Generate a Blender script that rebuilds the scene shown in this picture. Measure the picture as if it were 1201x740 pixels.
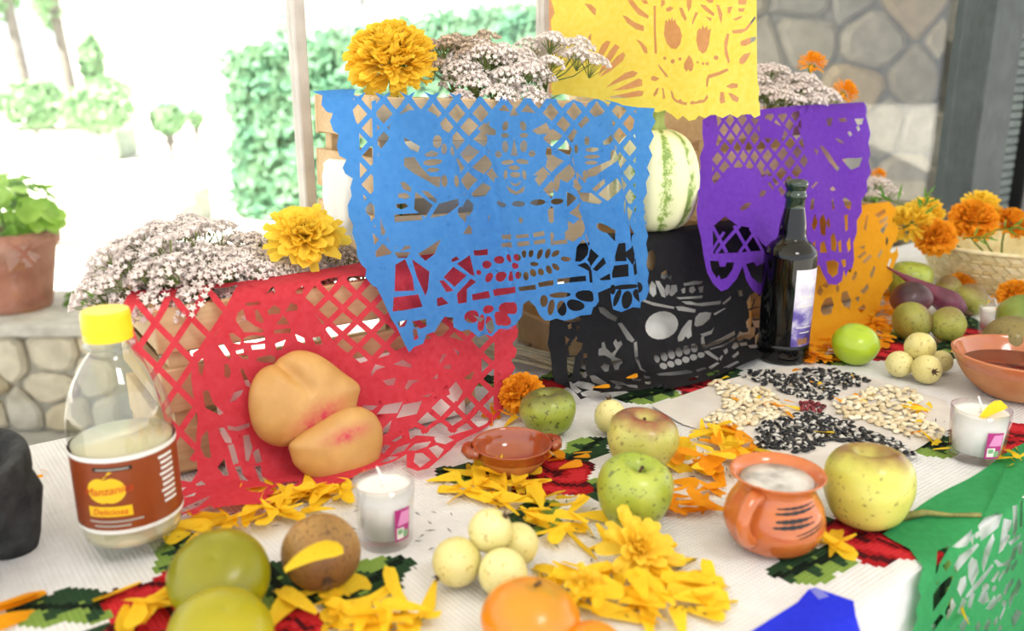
import bpy, bmesh, math, random
import numpy as np
from mathutils import Vector, Matrix, noise
from mathutils.geometry import delaunay_2d_cdt

for o_ in list(bpy.data.objects):
    bpy.data.objects.remove(o_)
S = bpy.context.scene
COL = S.collection
RNG = random.Random(7)

# ------------------------------------------------------------------ camera
# world: table top is z = 0, patio floor z = -0.75; units are metres
FPX, PITCH, ROLL, CAMH = 1000.0, 15.5, -0.2, 0.37
_p, _r = math.radians(PITCH), math.radians(ROLL)
FW = Vector((0, math.cos(_p), -math.sin(_p)))
_x = Vector((1, 0, 0)); _u = _x.cross(FW)
RT = math.cos(_r) * _x + math.sin(_r) * _u
UP = -math.sin(_r) * _x + math.cos(_r) * _u
EYE = Vector((0, 0, CAMH))
cd = bpy.data.cameras.new('camera'); cam = bpy.data.objects.new('camera', cd); COL.objects.link(cam)
cam.matrix_world = Matrix(((RT.x, UP.x, -FW.x, EYE.x), (RT.y, UP.y, -FW.y, EYE.y), (RT.z, UP.z, -FW.z, EYE.z), (0, 0, 0, 1)))
cd.sensor_width = 36; cd.sensor_fit = 'HORIZONTAL'; cd.lens = FPX / 1201 * 36
cd.clip_start = 0.02; cd.clip_end = 200
cd.dof.use_dof = True; cd.dof.focus_distance = 0.96; cd.dof.aperture_fstop = 4.2
S.camera = cam

# ------------------------------------------------------------------ light and exposure
w = bpy.data.worlds.new('sky'); S.world = w; w.use_nodes = True
bg = w.node_tree.nodes['Background']; bg.inputs[0].default_value = (0.93, 0.965, 1.0, 1); bg.inputs[1].default_value = 1.6
sd = bpy.data.lights.new('sun', 'SUN'); sd.energy = 22; sd.angle = math.radians(4); sd.color = (1.0, 0.96, 0.88)
sun = bpy.data.objects.new('sun', sd); COL.objects.link(sun)
sun.rotation_euler = Vector((0.5, 0.45, -1.0)).to_track_quat('-Z', 'Y').to_euler()
# added soft key and fill light, unseen, above the near side of the table
ad = bpy.data.lights.new('soft_key_fill', 'AREA'); ad.energy = 8.5; ad.size = 0.45; ad.color = (1.0, 0.985, 0.975)
al = bpy.data.objects.new('soft_key_fill', ad); COL.objects.link(al)
al.location = (0.75, -0.25, 1.52)
al.rotation_euler = (Vector((0.15, 0.95, 0.05)) - al.location).to_track_quat('-Z', 'Y').to_euler()
vs = S.view_settings; vs.view_transform = 'Standard'; vs.look = 'None'; vs.gamma = 1; vs.use_curve_mapping = False
vs.exposure = 0.16

# ------------------------------------------------------------------ geometry helpers
def ray(px, py):
    return FW + (px - 600.5) / FPX * RT - (py - 370) / FPX * UP
def at(px, py, z=0.0):
    d = ray(px, py); t = (z - CAMH) / d.z
    return EYE + d * t
def at_depth(px, py, dep):
    return EYE + ray(px, py) * dep
def depth(p):
    return (Vector(p) - EYE).dot(FW)
def proj(p):
    v = Vector(p) - EYE; w_ = v.dot(FW)
    return 600.5 + FPX * v.dot(RT) / w_, 370 - FPX * v.dot(UP) / w_
TA = math.radians(38)
TD = Vector((math.cos(TA), math.sin(TA), 0)); TN = Vector((-math.sin(TA), math.cos(TA), 0))   # along the table / towards the window
def so(s, o, z=0.0):
    return TD * s + TN * o + Vector((0, 0, z))

def link(name, me, mat=None, parent=None, smooth=False):
    o = bpy.data.objects.new(name, me); COL.objects.link(o)
    if mat is not None and not me.materials: me.materials.append(mat)
    if parent is not None: o.parent = parent
    if smooth:
        for p in me.polygons: p.use_smooth = True
    return o
def mesh(name, v, f, mat=None, parent=None, smooth=False):
    me = bpy.data.meshes.new(name); me.from_pydata([tuple(q) for q in v], [], f); me.update()
    return link(name, me, mat, parent, smooth)
def frombm(name, bm, mat=None, parent=None, smooth=False):
    me = bpy.data.meshes.new(name); bm.to_mesh(me); bm.free()
    return link(name, me, mat, parent, smooth)
def tag(o, label, cat=None, group=None):
    o['label'] = label
    if cat: o['category'] = cat
    if group: o['group'] = group
    return o
def struct(o, label=None, cat=None):
    o['kind'] = 'structure'
    if label: o['label'] = label
    if cat: o['category'] = cat
    return o
def thing(name, loc, label, cat, group=None, rz=0.0, rot=None):
    o = bpy.data.objects.new(name, None); COL.objects.link(o); o.empty_display_size = 0.02
    o.location = loc; o.rotation_euler = rot if rot else (0, 0, rz)
    return tag(o, label, cat, group)
def copy_tree(o, parent=None):
    c = o.copy(); COL.objects.link(c); c.parent = parent
    for ch in list(o.children): copy_tree(ch, c)
    return c

def lathe_bm(prof, n=32, fn=None):
    """prof: list of (r, z); r=0 closes. fn(r,z,a)->(x,y,z) optional deform"""
    bm = bmesh.new(); rings = []
    for r, z in prof:
        if r < 1e-6:
            p = fn(0, z, 0) if fn else (0, 0, z)
            rings.append([bm.verts.new(p)])
        else:
            ring = []
            for i in range(n):
                a = 2 * math.pi * i / n
                p = fn(r, z, a) if fn else (r * math.cos(a), r * math.sin(a), z)
                ring.append(bm.verts.new(p))
            rings.append(ring)
    for a, b in zip(rings[:-1], rings[1:]):
        if len(a) == 1 and len(b) == 1: continue
        if len(a) == 1:
            for i in range(n): bm.faces.new((a[0], b[(i + 1) % n], b[i]))
        elif len(b) == 1:
            for i in range(n): bm.faces.new((a[i], a[(i + 1) % n], b[0]))
        else:
            for i in range(n): bm.faces.new((a[i], a[(i + 1) % n], b[(i + 1) % n], b[i]))
    bmesh.ops.recalc_face_normals(bm, faces=bm.faces)
    return bm
def smooth_prof(pts, k=4):
    """Catmull-Rom through profile points"""
    out = []
    n = len(pts)
    for i in range(n - 1):
        p0 = pts[max(i - 1, 0)]; p1 = pts[i]; p2 = pts[i + 1]; p3 = pts[min(i + 2, n - 1)]
        for j in range(k):
            t = j / k
            q = []
            for c in range(2):
                q.append(0.5 * (2 * p1[c] + (p2[c] - p0[c]) * t + (2 * p0[c] - 5 * p1[c] + 4 * p2[c] - p3[c]) * t * t + (3 * p1[c] - p0[c] - 3 * p2[c] + p3[c]) * t ** 3))
            out.append((max(q[0], 0.0), q[1]))
    out.append(pts[-1])
    return out
def add_box(bm, c, ax, ay, az, bev=0.0):
    """box centred c with half-axis vectors"""
    c, ax, ay, az = Vector(c), Vector(ax), Vector(ay), Vector(az)
    vs_ = [bm.verts.new(c + sx * ax + sy * ay + sz * az) for sx in (-1, 1) for sy in (-1, 1) for sz in (-1, 1)]
    fs = [(0, 1, 3, 2), (4, 6, 7, 5), (0, 4, 5, 1), (2, 3, 7, 6), (0, 2, 6, 4), (1, 5, 7, 3)]
    nf = [bm.faces.new([vs_[i] for i in f]) for f in fs]
    if bev > 0:
        es = set(e for f in nf for e in f.edges)
        bmesh.ops.bevel(bm, geom=list(es), offset=bev, segments=1, affect='EDGES')
def box_obj(name, c, ax, ay, az, mat, parent=None, bev=0.0):
    bm = bmesh.new(); add_box(bm, c, ax, ay, az, bev)
    bmesh.ops.recalc_face_normals(bm, faces=bm.faces)
    return frombm(name, bm, mat, parent)
def add_tube(bm, pts, rad, n=6, caps=True):
    pts = [Vector(p) for p in pts]
    rads = rad if isinstance(rad, (list, tuple)) else [rad] * len(pts)
    prev = None; rings = []
    for i, p in enumerate(pts):
        t = (pts[min(i + 1, len(pts) - 1)] - pts[max(i - 1, 0)])
        if t.length < 1e-9: t = Vector((0, 0, 1))
        t.normalize()
        if prev is None:
            a = t.orthogonal().normalized()
        else:
            a = (prev - t * prev.dot(t))
            a = a.normalized() if a.length > 1e-6 else t.orthogonal().normalized()
        prev = a; b = t.cross(a)
        rings.append([bm.verts.new(p + (a * math.cos(2 * math.pi * k / n) + b * math.sin(2 * math.pi * k / n)) * rads[i]) for k in range(n)])
    for r0, r1 in zip(rings[:-1], rings[1:]):
        for k in range(n): bm.faces.new((r0[k], r0[(k + 1) % n], r1[(k + 1) % n], r1[k]))
    if caps:
        bm.faces.new(list(reversed(rings[0]))); bm.faces.new(rings[-1])

# ------------------------------------------------------------------ materials
def srgb(h):
    if isinstance(h, str):
        h = h.lstrip('#'); c = [int(h[i:i + 2], 16) / 255 for i in (0, 2, 4)]
        return tuple(x / 12.92 if x <= 0.04045 else ((x + 0.055) / 1.055) ** 2.4 for x in c) + (1,)
    return tuple(h) + ((1,) if len(h) == 3 else ())
class NT:
    def __init__(s, name):
        s.m = bpy.data.materials.new(name); s.m.use_nodes = True
        s.t = s.m.node_tree; s.t.nodes.clear()
        s.out = s.n('ShaderNodeOutputMaterial')
    def n(s, ty, **kw):
        x = s.t.nodes.new(ty)
        for k, v in kw.items():
            if k.startswith('i_'):
                key = k[2:]; key = int(key) if key.isdigit() else key.replace('_', ' ')
                x.inputs[key].default_value = v
            else: setattr(x, k, v)
        return x
    def l(s, a, b): s.t.links.new(a, b)
    def coords(s, scale=1.0, rnd=True, kind='Object'):
        tc = s.n('ShaderNodeTexCoord'); mp = s.n('ShaderNodeMapping')
        s.l(tc.outputs[kind], mp.inputs[0])
        mp.inputs['Scale'].default_value = (scale,) * 3 if not isinstance(scale, tuple) else scale
        if rnd:
            oi = s.n('ShaderNodeObjectInfo'); ml = s.n('ShaderNodeMath', operation='MULTIPLY'); ml.inputs[1].default_value = 37.0
            s.l(oi.outputs['Random'], ml.inputs[0]); s.l(ml.outputs[0], mp.inputs['Location'])
        return mp.outputs[0]
    def noise(s, vec, scale, detail=3, rough=0.55):
        x = s.n('ShaderNodeTexNoise'); x.inputs['Scale'].default_value = scale; x.inputs['Detail'].default_value = detail; x.inputs['Roughness'].default_value = rough
        s.l(vec, x.inputs['Vector']); return x.outputs['Fac']
    def ramp(s, fac, stops):
        x = s.n('ShaderNodeValToRGB'); s.l(fac, x.inputs[0]); e = x.color_ramp.elements
        e[0].position, e[0].color = stops[0][0], srgb(stops[0][1]); e[1].position, e[1].color = stops[-1][0], srgb(stops[-1][1])
        for p, c in stops[1:-1]:
            k = e.new(p); k.color = srgb(c)
        return x.outputs[0]
    def mix(s, fac, a, b):
        x = s.n('ShaderNodeMix', data_type='RGBA')
        for v, i in ((fac, 0), (a, 6), (b, 7)):
            if hasattr(v, 'links') or hasattr(v, 'is_output'): s.l(v, x.inputs[i])
            else: x.inputs[i].default_value = srgb(v) if i else v
        return x.outputs[2]
    def bump(s, h, strength=0.3, dist=0.001):
        x = s.n('ShaderNodeBump'); x.inputs['Strength'].default_value = strength; x.inputs['Distance'].default_value = dist
        s.l(h, x.inputs['Height']); return x.outputs[0]
    def bsdf(s, col, rough=0.5, normal=None, **kw):
        b = s.n('ShaderNodeBsdfPrincipled')
        if hasattr(col, 'is_output'): s.l(col, b.inputs['Base Color'])
        else: b.inputs['Base Color'].default_value = srgb(col)
        b.inputs['Roughness'].default_value = rough
        for k, v in kw.items(): b.inputs[k.replace('_', ' ')].default_value = v
        if normal is not None: s.l(normal, b.inputs['Normal'])
        return b
    def done(s, b):
        s.l(b.outputs[0], s.out.inputs[0]); return s.m

def mat_var(name, c1, c2, scale=30, rough=0.5, bump=0.0, bscale=None, bdist=0.001, lo=0.35, hi=0.65, detail=3, **kw):
    t = NT(name); v = t.coords()
    f = t.noise(v, scale, detail)
    col = t.ramp(f, [(lo, c1), (hi, c2)])
    nrm = t.bump(t.noise(v, bscale or scale * 3, 4), bump, bdist) if bump else None
    return t.done(t.bsdf(col, rough, nrm, **kw))

def mat_paper(name, c, trl=0.35, c2=None):
    t = NT(name); v = t.coords(rnd=False)
    f = t.noise(v, 140, 4); col = t.mix(0.5, c, c2 or c)
    col = t.ramp(f, [(0.3, c), (0.7, c2 or c)])
    nrm = t.bump(t.noise(v, 30, 2), 0.05, 0.004)
    b = t.bsdf(col, 0.75, nrm); b.inputs['Specular IOR Level'].default_value = 0.2
    tr = t.n('ShaderNodeBsdfTranslucent'); t.l(col, tr.inputs[0])
    mx = t.n('ShaderNodeMixShader'); mx.inputs[0].default_value = trl
    t.l(b.outputs[0], mx.inputs[1]); t.l(tr.outputs[0], mx.inputs[2])
    return t.done(mx)
def mat_leafy(name, c1, c2, scale=60, trl=0.3, rough=0.6, spec=0.25):
    t = NT(name); v = t.coords(); col = t.ramp(t.noise(v, scale, 2), [(0.3, c1), (0.7, c2)])
    b = t.bsdf(col, rough); b.inputs['Specular IOR Level'].default_value = spec
    tr = t.n('ShaderNodeBsdfTranslucent'); t.l(col, tr.inputs[0])
    mx = t.n('ShaderNodeMixShader'); mx.inputs[0].default_value = trl
    t.l(b.outputs[0], mx.inputs[1]); t.l(tr.outputs[0], mx.inputs[2])
    return t.done(mx)
def mat_wood(name, c1, c2, axis=0, scale=1.0, rough=0.7):
    t = NT(name)
    sc = [40 * scale] * 3; sc[axis] = 4 * scale
    v = t.coords(tuple(sc)); f = t.noise(v, 4, 5, 0.65)
    v2 = t.coords(6.0); f2 = t.noise(v2, 3, 2)
    col = t.mix(0.45, t.ramp(f, [(0.3, c1), (0.7, c2)]), t.ramp(f2, [(0.35, c1), (0.65, c2)]))
    return t.done(t.bsdf(col, rough, t.bump(f, 0.25, 0.0008), Specular_IOR_Level=0.25))
def mat_glass_pane(name):
    t = NT(name)
    tr = t.n('ShaderNodeBsdfTransparent'); tr.inputs[0].default_value = (0.97, 0.985, 0.98, 1)
    gl = t.n('ShaderNodeBsdfGlossy'); gl.inputs['Roughness'].default_value = 0.02
    lw = t.n('ShaderNodeLayerWeight'); lw.inputs[0].default_value = 0.5
    pw = t.n('ShaderNodeMath', operation='POWER'); t.l(lw.outputs['Facing'], pw.inputs[0]); pw.inputs[1].default_value = 4.0
    fr = t.n('ShaderNodeMath', operation='MULTIPLY_ADD'); t.l(pw.outputs[0], fr.inputs[0]); fr.inputs[1].default_value = 0.5; fr.inputs[2].default_value = 0.03
    mx = t.n('ShaderNodeMixShader'); t.l(fr.outputs[0], mx.inputs[0]); t.l(tr.outputs[0], mx.inputs[1]); t.l(gl.outputs[0], mx.inputs[2])
    return t.done(mx)
def mat_flat(name, c, rough=0.5, **kw):
    t = NT(name); return t.done(t.bsdf(c, rough, **kw))

# ================================================================== THE SETTING
m_floor = mat_var('patio_concrete', '#8f8c86', '#a9a59c', 9, 0.85, 0.2, 60)
m_ground = mat_var('garden_paving', '#cfcac0', '#e6e2d8', 5, 0.9, 0.2, 40)
m_ceil = mat_var('ceiling_plaster', '#e9e5dc', '#f2efe8', 6, 0.9)
m_white_frame = mat_var('white_window_paint', '#bdb6af', '#cfc8c1', 25, 0.5)
m_dark_frame = mat_wood('grey_stained_wood', '#3d4345', '#565d5e', 2, 1.0, 0.6)
m_dark_reed = mat_wood('grey_green_wood', '#5c6664', '#78827f', 2, 1.0, 0.6)
m_black = mat_var('black_shutter_paint', '#0d0e10', '#17181a', 20, 0.5)
m_glass = mat_glass_pane('window_glass')
m_mortar = mat_var('mortar', '#a29d92', '#b8b3a8', 40, 0.95, 0.4, 120, 0.003)
m_stones = [mat_var('rubble_stone_%d' % i, a, b, 14, 0.9, 0.5, 70, 0.004) for i, (a, b) in enumerate(
    [('#b3a996', '#cfc4b0'), ('#c0a981', '#dcc198'), ('#a39d90', '#bfb9ad'), ('#c6b697', '#ded0b3'), ('#ae9f84', '#c6baa0')])]
m_quoin = mat_var('grey_block_stone', '#8f8d85', '#aeaba2', 10, 0.9, 0.4, 60, 0.003)
m_capstone = mat_var('concrete_cap', '#a9a59d', '#c2beb6', 20, 0.9, 0.3, 80)
m_house = mat_var('white_house_wall', '#dedad2', '#eeebe4', 4, 0.9)
m_wframe = mat_var('house_window_frame', '#6d7178', '#858a90', 10, 0.6)
m_wglass = mat_flat('house_window_glass', '#8592a6', 0.2)

FL = -0.75
struct(mesh('floor', [(-9, -4, FL), (9, -4, FL), (9, 4.2, FL), (-9, 4.2, FL)], [(0, 1, 2, 3)], m_floor))
struct(mesh('floor', [(-40, 4.2, FL - 0.02), (40, 4.2, FL - 0.02), (40, 60, FL - 0.02), (-40, 60, FL - 0.02)], [(0, 1, 2, 3)], m_ground),
       'pale sunlit paving of the garden path', 'ground')
CZ = 1.62
bm = bmesh.new(); add_box(bm, so(1.3, 0.65, CZ + 0.05), TD * 3.2, TN * 2.65, (0, 0, 0.05))
struct(frombm('ceiling', bm, m_ceil))

def on_plane(px, py, p0, n):
    d = ray(px, py); t = (Vector(p0) - EYE).dot(n) / d.dot(n)
    return EYE + d * t
WO = 1.10
def on_win(px, py): return on_plane(px, py, so(0, WO), TN)
def s_win(px, py): return on_win(px, py).dot(TD)

# white mullions, rails and panes of the full-height window behind the table
S1 = s_win(349.5, 60); S2 = s_win(638, 20); S0 = S1 - 0.62; SE = s_win(1112, 180)
for k, s_ in enumerate((S0, S1, S2)):
    struct(box_obj('trim_%d' % (k + 1), so(s_, WO, (CZ + FL) / 2), TD * 0.0085, TN * 0.012, (0, 0, (CZ - FL) / 2), m_white_frame, None, 0.002))
win = struct(box_obj('window_1', so((S0 + SE) / 2, WO, FL + 0.02), TD * ((SE - S0) / 2), TN * 0.02, (0, 0, 0.02), m_white_frame, None, 0.002))
for a_, b_ in ((S0, S1), (S1, S2), (S2, SE)):
    box_obj('pane', so((a_ + b_) / 2, WO, (CZ + FL) / 2 + 0.02), TD * ((b_ - a_) / 2 - 0.0085), TN * 0.002, (0, 0, (CZ - FL) / 2 - 0.02), m_glass, win)

# dark wooden door frame on the right: jamb, reeded board, shutter
zc, zh = (CZ + FL) / 2, (CZ - FL) / 2
sa = [s_win(x, 110) for x in (1126.5, 1163, 1166, 1187, 1192)]
struct(box_obj('trim_4', so((sa[0] + sa[1]) / 2, WO - 0.01, zc), TD * ((sa[1] - sa[0]) / 2), TN * 0.05, (0, 0, zh), m_dark_frame, None, 0.004))
reed = struct(box_obj('trim_5', so((sa[2] + sa[3]) / 2, WO, zc), TD * ((sa[3] - sa[2]) / 2), TN * 0.03, (0, 0, zh), m_dark_frame, None, 0.003))
for i in range(64):
    z_ = -0.25 + i * 0.0235
    box_obj('slat', so((sa[2] + sa[3]) / 2, WO - 0.032, z_), TD * ((sa[3] - sa[2]) / 2 - 0.006), TN * 0.006, (0, 0, 0.0095), m_dark_reed, reed, 0.002)
struct(box_obj('door_1', so(sa[4] + 0.55, WO - 0.03, zc), TD * 0.55, TN * 0.03, (0, 0, zh), m_black, None, 0.004))
struct(box_obj('wall_right', so(sa[4] + 1.1 + 0.25, WO, zc), TD * 0.25, TN * 0.06, (0, 0, zh), m_house))

# ---- rubble walls: every stone a piece of its own
def clip_poly(poly, p, n):
    out = []
    for i in range(len(poly)):
        a, b = poly[i], poly[(i + 1) % len(poly)]
        da = (a[0] - p[0]) * n[0] + (a[1] - p[1]) * n[1]; db = (b[0] - p[0]) * n[0] + (b[1] - p[1]) * n[1]
        if da <= 0: out.append(a)
        if da * db < 0:
            t = da / (da - db); out.append((a[0] + (b[0] - a[0]) * t, a[1] + (b[1] - a[1]) * t))
    return out
def rubble(parent, p0, ux, un, W, H, cw, ch, rng, depth_=0.035, joint=0.008):
    seeds = []
    ny = max(1, round(H / ch)); nx = max(1, round(W / cw))
    for j in range(ny):
        for i in range(nx + 1):
            seeds.append(((i + (0.5 if j % 2 else 0) + rng.uniform(-0.3, 0.3)) * W / nx, (j + 0.5 + rng.uniform(-0.28, 0.28)) * H / ny))
    for k, c in enumerate(seeds):
        poly = [(0, 0), (W, 0), (W, H), (0, H)]
        for q, e in enumerate(seeds):
            if q == k: continue
            dx, dy = e[0] - c[0], e[1] - c[1]
            if abs(dx) > 3 * cw or abs(dy) > 3 * ch: continue
            L = math.hypot(dx, dy)
            if L < 1e-6: continue
            n = (dx / L, dy / L); mid = ((c[0] + e[0]) / 2 - n[0] * joint, (c[1] + e[1]) / 2 - n[1] * joint)
            poly = clip_poly(poly, mid, n)
            if len(poly) < 3: break
        if len(poly) < 3: continue
        ar = abs(sum(poly[i][0] * poly[(i + 1) % len(poly)][1] - poly[(i + 1) % len(poly)][0] * poly[i][1] for i in range(len(poly)))) / 2
        if ar < cw * ch * 0.12: continue
        ch_ = []
        for i in range(len(poly)):
            a, b = poly[i], poly[(i + 1) % len(poly)]
            ch_ += [(a[0] * .8 + b[0] * .2, a[1] * .8 + b[1] * .2), (a[0] * .2 + b[0] * .8, a[1] * .2 + b[1] * .8)]
        cx = sum(p[0] for p in ch_) / len(ch_); cy = sum(p[1] for p in ch_) / len(ch_)
        d_ = depth_ * rng.uniform(0.6, 1.2); n = len(ch_); v = []
        for sc, dd in ((1, -0.01), (1, d_ * 0.55), (0.8, d_), ):
            for p in ch_:
                v.append(p0 + ux * (cx + (p[0] - cx) * sc) + Vector((0, 0, cy + (p[1] - cy) * sc)) + un * dd)
        f = []
        for r_ in range(2):
            for i in range(n): f.append((r_ * n + i, r_ * n + (i + 1) % n, (r_ + 1) * n + (i + 1) % n, (r_ + 1) * n + i))
        f.append(tuple(2 * n + i for i in range(n)))
        mesh('stone', v, f, m_stones[rng.randrange(5)], parent)
rs = random.Random(3)
# stone wall seen through the panes on the right, ending in a grey block corner
WD = 3.6
a = at_depth(668, 100, WD); b = at_depth(1098, 100, WD); a.z = b.z = FL
ux = (b - a).normalized(); un = Vector((ux.y, -ux.x, 0))
Wd = (b - a).length
wl = struct(mesh('wall_back', [a, b, b + Vector((0, 0, 2.3)), a + Vector((0, 0, 2.3)), a - un * .2, b - un * .2, b - un * .2 + Vector((0, 0, 2.3)), a - un * .2 + Vector((0, 0, 2.3))],
                 [(0, 1, 2, 3), (4, 7, 6, 5), (0, 4, 5, 1), (1, 5, 6, 2), (2, 6, 7, 3), (3, 7, 4, 0)], m_mortar))
rubble(wl, a, ux, un, Wd, 2.3, 0.27, 0.19, rs, 0.05, 0.007)
c0 = b + ux * 0.0
corner = struct(box_obj('wall_corner', c0 + ux * 0.17 + Vector((0, 0, 1.15)) + un * 0.02, ux * 0.165, un * 0.1, (0, 0, 1.15), m_mortar))
zz = 0.0; k = 0
while zz < 2.25:
    hh = rs.uniform(0.2, 0.34); hw = 0.172 if k % 2 else 0.165
    box_obj('block', c0 + ux * 0.17 + Vector((0, 0, zz + hh / 2)) + un * 0.03, ux * hw, un * 0.11, (0, 0, hh / 2 - 0.006), m_quoin, corner, 0.012)
    zz += hh; k += 1
# low stone bench wall on the left with a concrete cap
bl = at_depth(-90, 430, 2.78); br = at_depth(135, 430, 2.78); bl.z = br.z = FL
ux2 = (br - bl).normalized(); un2 = Vector((ux2.y, -ux2.x, 0)); BH = 0.335; Wb = (br - bl).length
bench = struct(box_obj('wall_left', (bl + br) / 2 - un2 * 0.2 + Vector((0, 0, BH / 2)), ux2 * (Wb / 2), un2 * 0.2, (0, 0, BH / 2), m_mortar),
               'low rubble stone bench wall under the flower pot', 'stone wall')
rubble(bench, bl, ux2, un2, Wb, BH, 0.17, 0.125, random.Random(11), 0.035, 0.005)
box_obj('capstone', (bl + br) / 2 - un2 * 0.19 + Vector((0, 0, BH + 0.02)), ux2 * (Wb / 2 + 0.02), un2 * 0.24, (0, 0, 0.02), m_capstone, bench, 0.006)
BENCH_TOP = FL + BH + 0.04

# ---- foliage
m_leaf = mat_leafy('green_leaf', '#3f7a2a', '#86b84c', 8, 0.35)
m_ivy = mat_leafy('ivy_leaf', '#5c8f70', '#94b894', 6, 0.3)  # ivy greens paled in the colour itself to imitate overexposed daylight
m_hedge = mat_leafy('shrub_leaf', '#7ba272', '#a9c698', 6, 0.3)  # shrub greens also paled, washed-out daylight put into the leaf colour
m_trunk = mat_var('tree_bark', '#6d655c', '#8b8379', 12, 0.9, 0.5, 40, 0.01)
m_terra = mat_var('terracotta_pot', '#a06854', '#ba8270', 14, 0.8, 0.15, 60)
m_soil = mat_var('soil', '#2b2018', '#41322a', 60, 0.95, 0.6, 120, 0.004)
def leaf_cloud(name, n, pos_fn, size, mat, parent, rng, cup=0.25):
    v, f = [], []
    for _ in range(n):
        p, nr = pos_fn(rng)
        nr = (nr + Vector((rng.gauss(0, .5), rng.gauss(0, .5), rng.gauss(0, .5)))).normalized()
        t = nr.orthogonal(); t.rotate(Matrix.Rotation(rng.uniform(0, 6.28), 3, nr)); b_ = nr.cross(t)
        s_ = size * rng.uniform(0.6, 1.3); i = len(v)
        v += [p - t * s_ * .5, p + b_ * s_ * .32 - t * s_ * .1 + nr * s_ * cup * .5, p + t * s_ * .55, p - b_ * s_ * .32 - t * s_ * .1 + nr * s_ * cup * .5]
        f += [(i, i + 1, i + 2), (i, i + 2, i + 3)]
    o = mesh(name, v, f, mat, parent); o['kind'] = 'stuff'
    return o
def ellip(c, r):
    c = Vector(c); r = Vector(r)
    def fn(rng):
        d = Vector((rng.gauss(0, 1), rng.gauss(0, 1), rng.gauss(0, 1))).normalized(); q = rng.uniform(0.72, 1.0)
        return c + Vector((d.x * r.x * q, d.y * r.y * q, d.z * r.z * q)), d
    return fn
# potted geranium
pc = at_depth(22, 372, 2.92); pc.z = BENCH_TOP
pot = thing('potted_geranium', pc, 'bushy green geranium in a terracotta pot on the low stone wall', 'potted plant')
frombm('pot', lathe_bm([(0, 0), (0.105, 0), (0.112, 0.01), (0.15, 0.215), (0.162, 0.22), (0.165, 0.265), (0.15, 0.268), (0.14, 0.235), (0, 0.235)], 40), m_terra, pot, True)
frombm('soil', lathe_bm([(0, 0.24), (0.14, 0.238), (0.14, 0.23), (0, 0.23)], 24), m_soil, pot)
def round_leaves(name, n, c, r, size, mat, parent, rng):
    v, f = [], []
    fn = ellip(c, r)
    for _ in range(n):
        p, nr = fn(rng); nr = (nr + Vector((0, -0.3, 0.9)) + Vector((rng.gauss(0, .4), rng.gauss(0, .4), rng.gauss(0, .3)))).normalized()
        t = nr.orthogonal().normalized(); b_ = nr.cross(t); s_ = size * rng.uniform(.6, 1.2); i = len(v); k_ = 9
        v.append(p - nr * s_ * .25)
        for j in range(k_):
            a_ = 2 * math.pi * j / k_; rr = s_ * (1 + .12 * (j % 2))
            v.append(p + (t * math.cos(a_) + b_ * math.sin(a_)) * rr)
        f += [(i, i + 1 + j, i + 1 + (j + 1) % k_) for j in range(k_)]
    return mesh(name, v, f, mat, parent, True)
m_ger = mat_leafy('geranium_leaf', '#7db23c', '#b8dd68', 5, 0.4)
lv = round_leaves('foliage', 150, (0.0, 0, 0.33), (0.20, 0.16, 0.13), 0.032, m_ger, pot, random.Random(5)); lv['kind'] = 'stuff'
bm = bmesh.new()
for i in range(9):
    a_ = i * 0.7; add_tube(bm, [(0.05 * math.cos(a_), 0.05 * math.sin(a_), 0.235), (0.1 * math.cos(a_), 0.09 * math.sin(a_), 0.31), (0.15 * math.cos(a_), 0.13 * math.sin(a_), 0.37)], 0.004, 5)
frombm('stem', bm, m_leaf, pot, True)
pc2 = at_depth(100, 350, 2.95); pc2.z = BENCH_TOP
tr = thing('trailing_plant', pc2, 'small low green creeper spreading on the wall cap beside the pot', 'plant')
lf = round_leaves('foliage', 46, (0, 0, 0.015), (0.075, 0.06, 0.035), 0.018, m_leaf, tr, random.Random(9)); lf['kind'] = 'stuff'
bm = bmesh.new()
for i in range(6): add_tube(bm, [(0, 0, 0.003), (0.04 * math.cos(i), 0.04 * math.sin(i), 0.015), (0.07 * math.cos(i), 0.05 * math.sin(i), 0.012)], 0.002, 4)
frombm('stem', bm, m_leaf, tr)

# garden steps, raised bed, shrubs, trees, houses
for i in range(3):
    q = at(110, 285, FL)
    st = box_obj('garden_step', (q.x - 0.15, q.y + 0.2 + 0.403 * i, FL + 0.045 + 0.045 * i), (0.6, 0, 0), (0, 0.2, 0), (0, 0, 0.044 + 0.045 * i), m_capstone, None, 0.01)
    tag(st, ['bottom', 'middle', 'top'][i] + ' stone step of the garden stair', 'step', 'garden steps')
q = at(64, 188, FL)
bed = thing('planter_bed', (q.x, q.y, FL), 'low rendered planter bed holding the garden shrubs', 'planter', rz=0.18)
bm = bmesh.new(); add_box(bm, (0, 0.6, 0.21), (0.9, 0, 0), (0, 0.6, 0), (0, 0, 0.21), 0.02)
frombm('wall', bm, mat_var('planter_render', '#8f9a86', '#aab3a0', 6, 0.9), bed)
bm = bmesh.new(); add_box(bm, (0, 0.6, 0.415), (0.8, 0, 0), (0, 0.5, 0), (0, 0, 0.02)); frombm('soil', bm, m_soil, bed)
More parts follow.
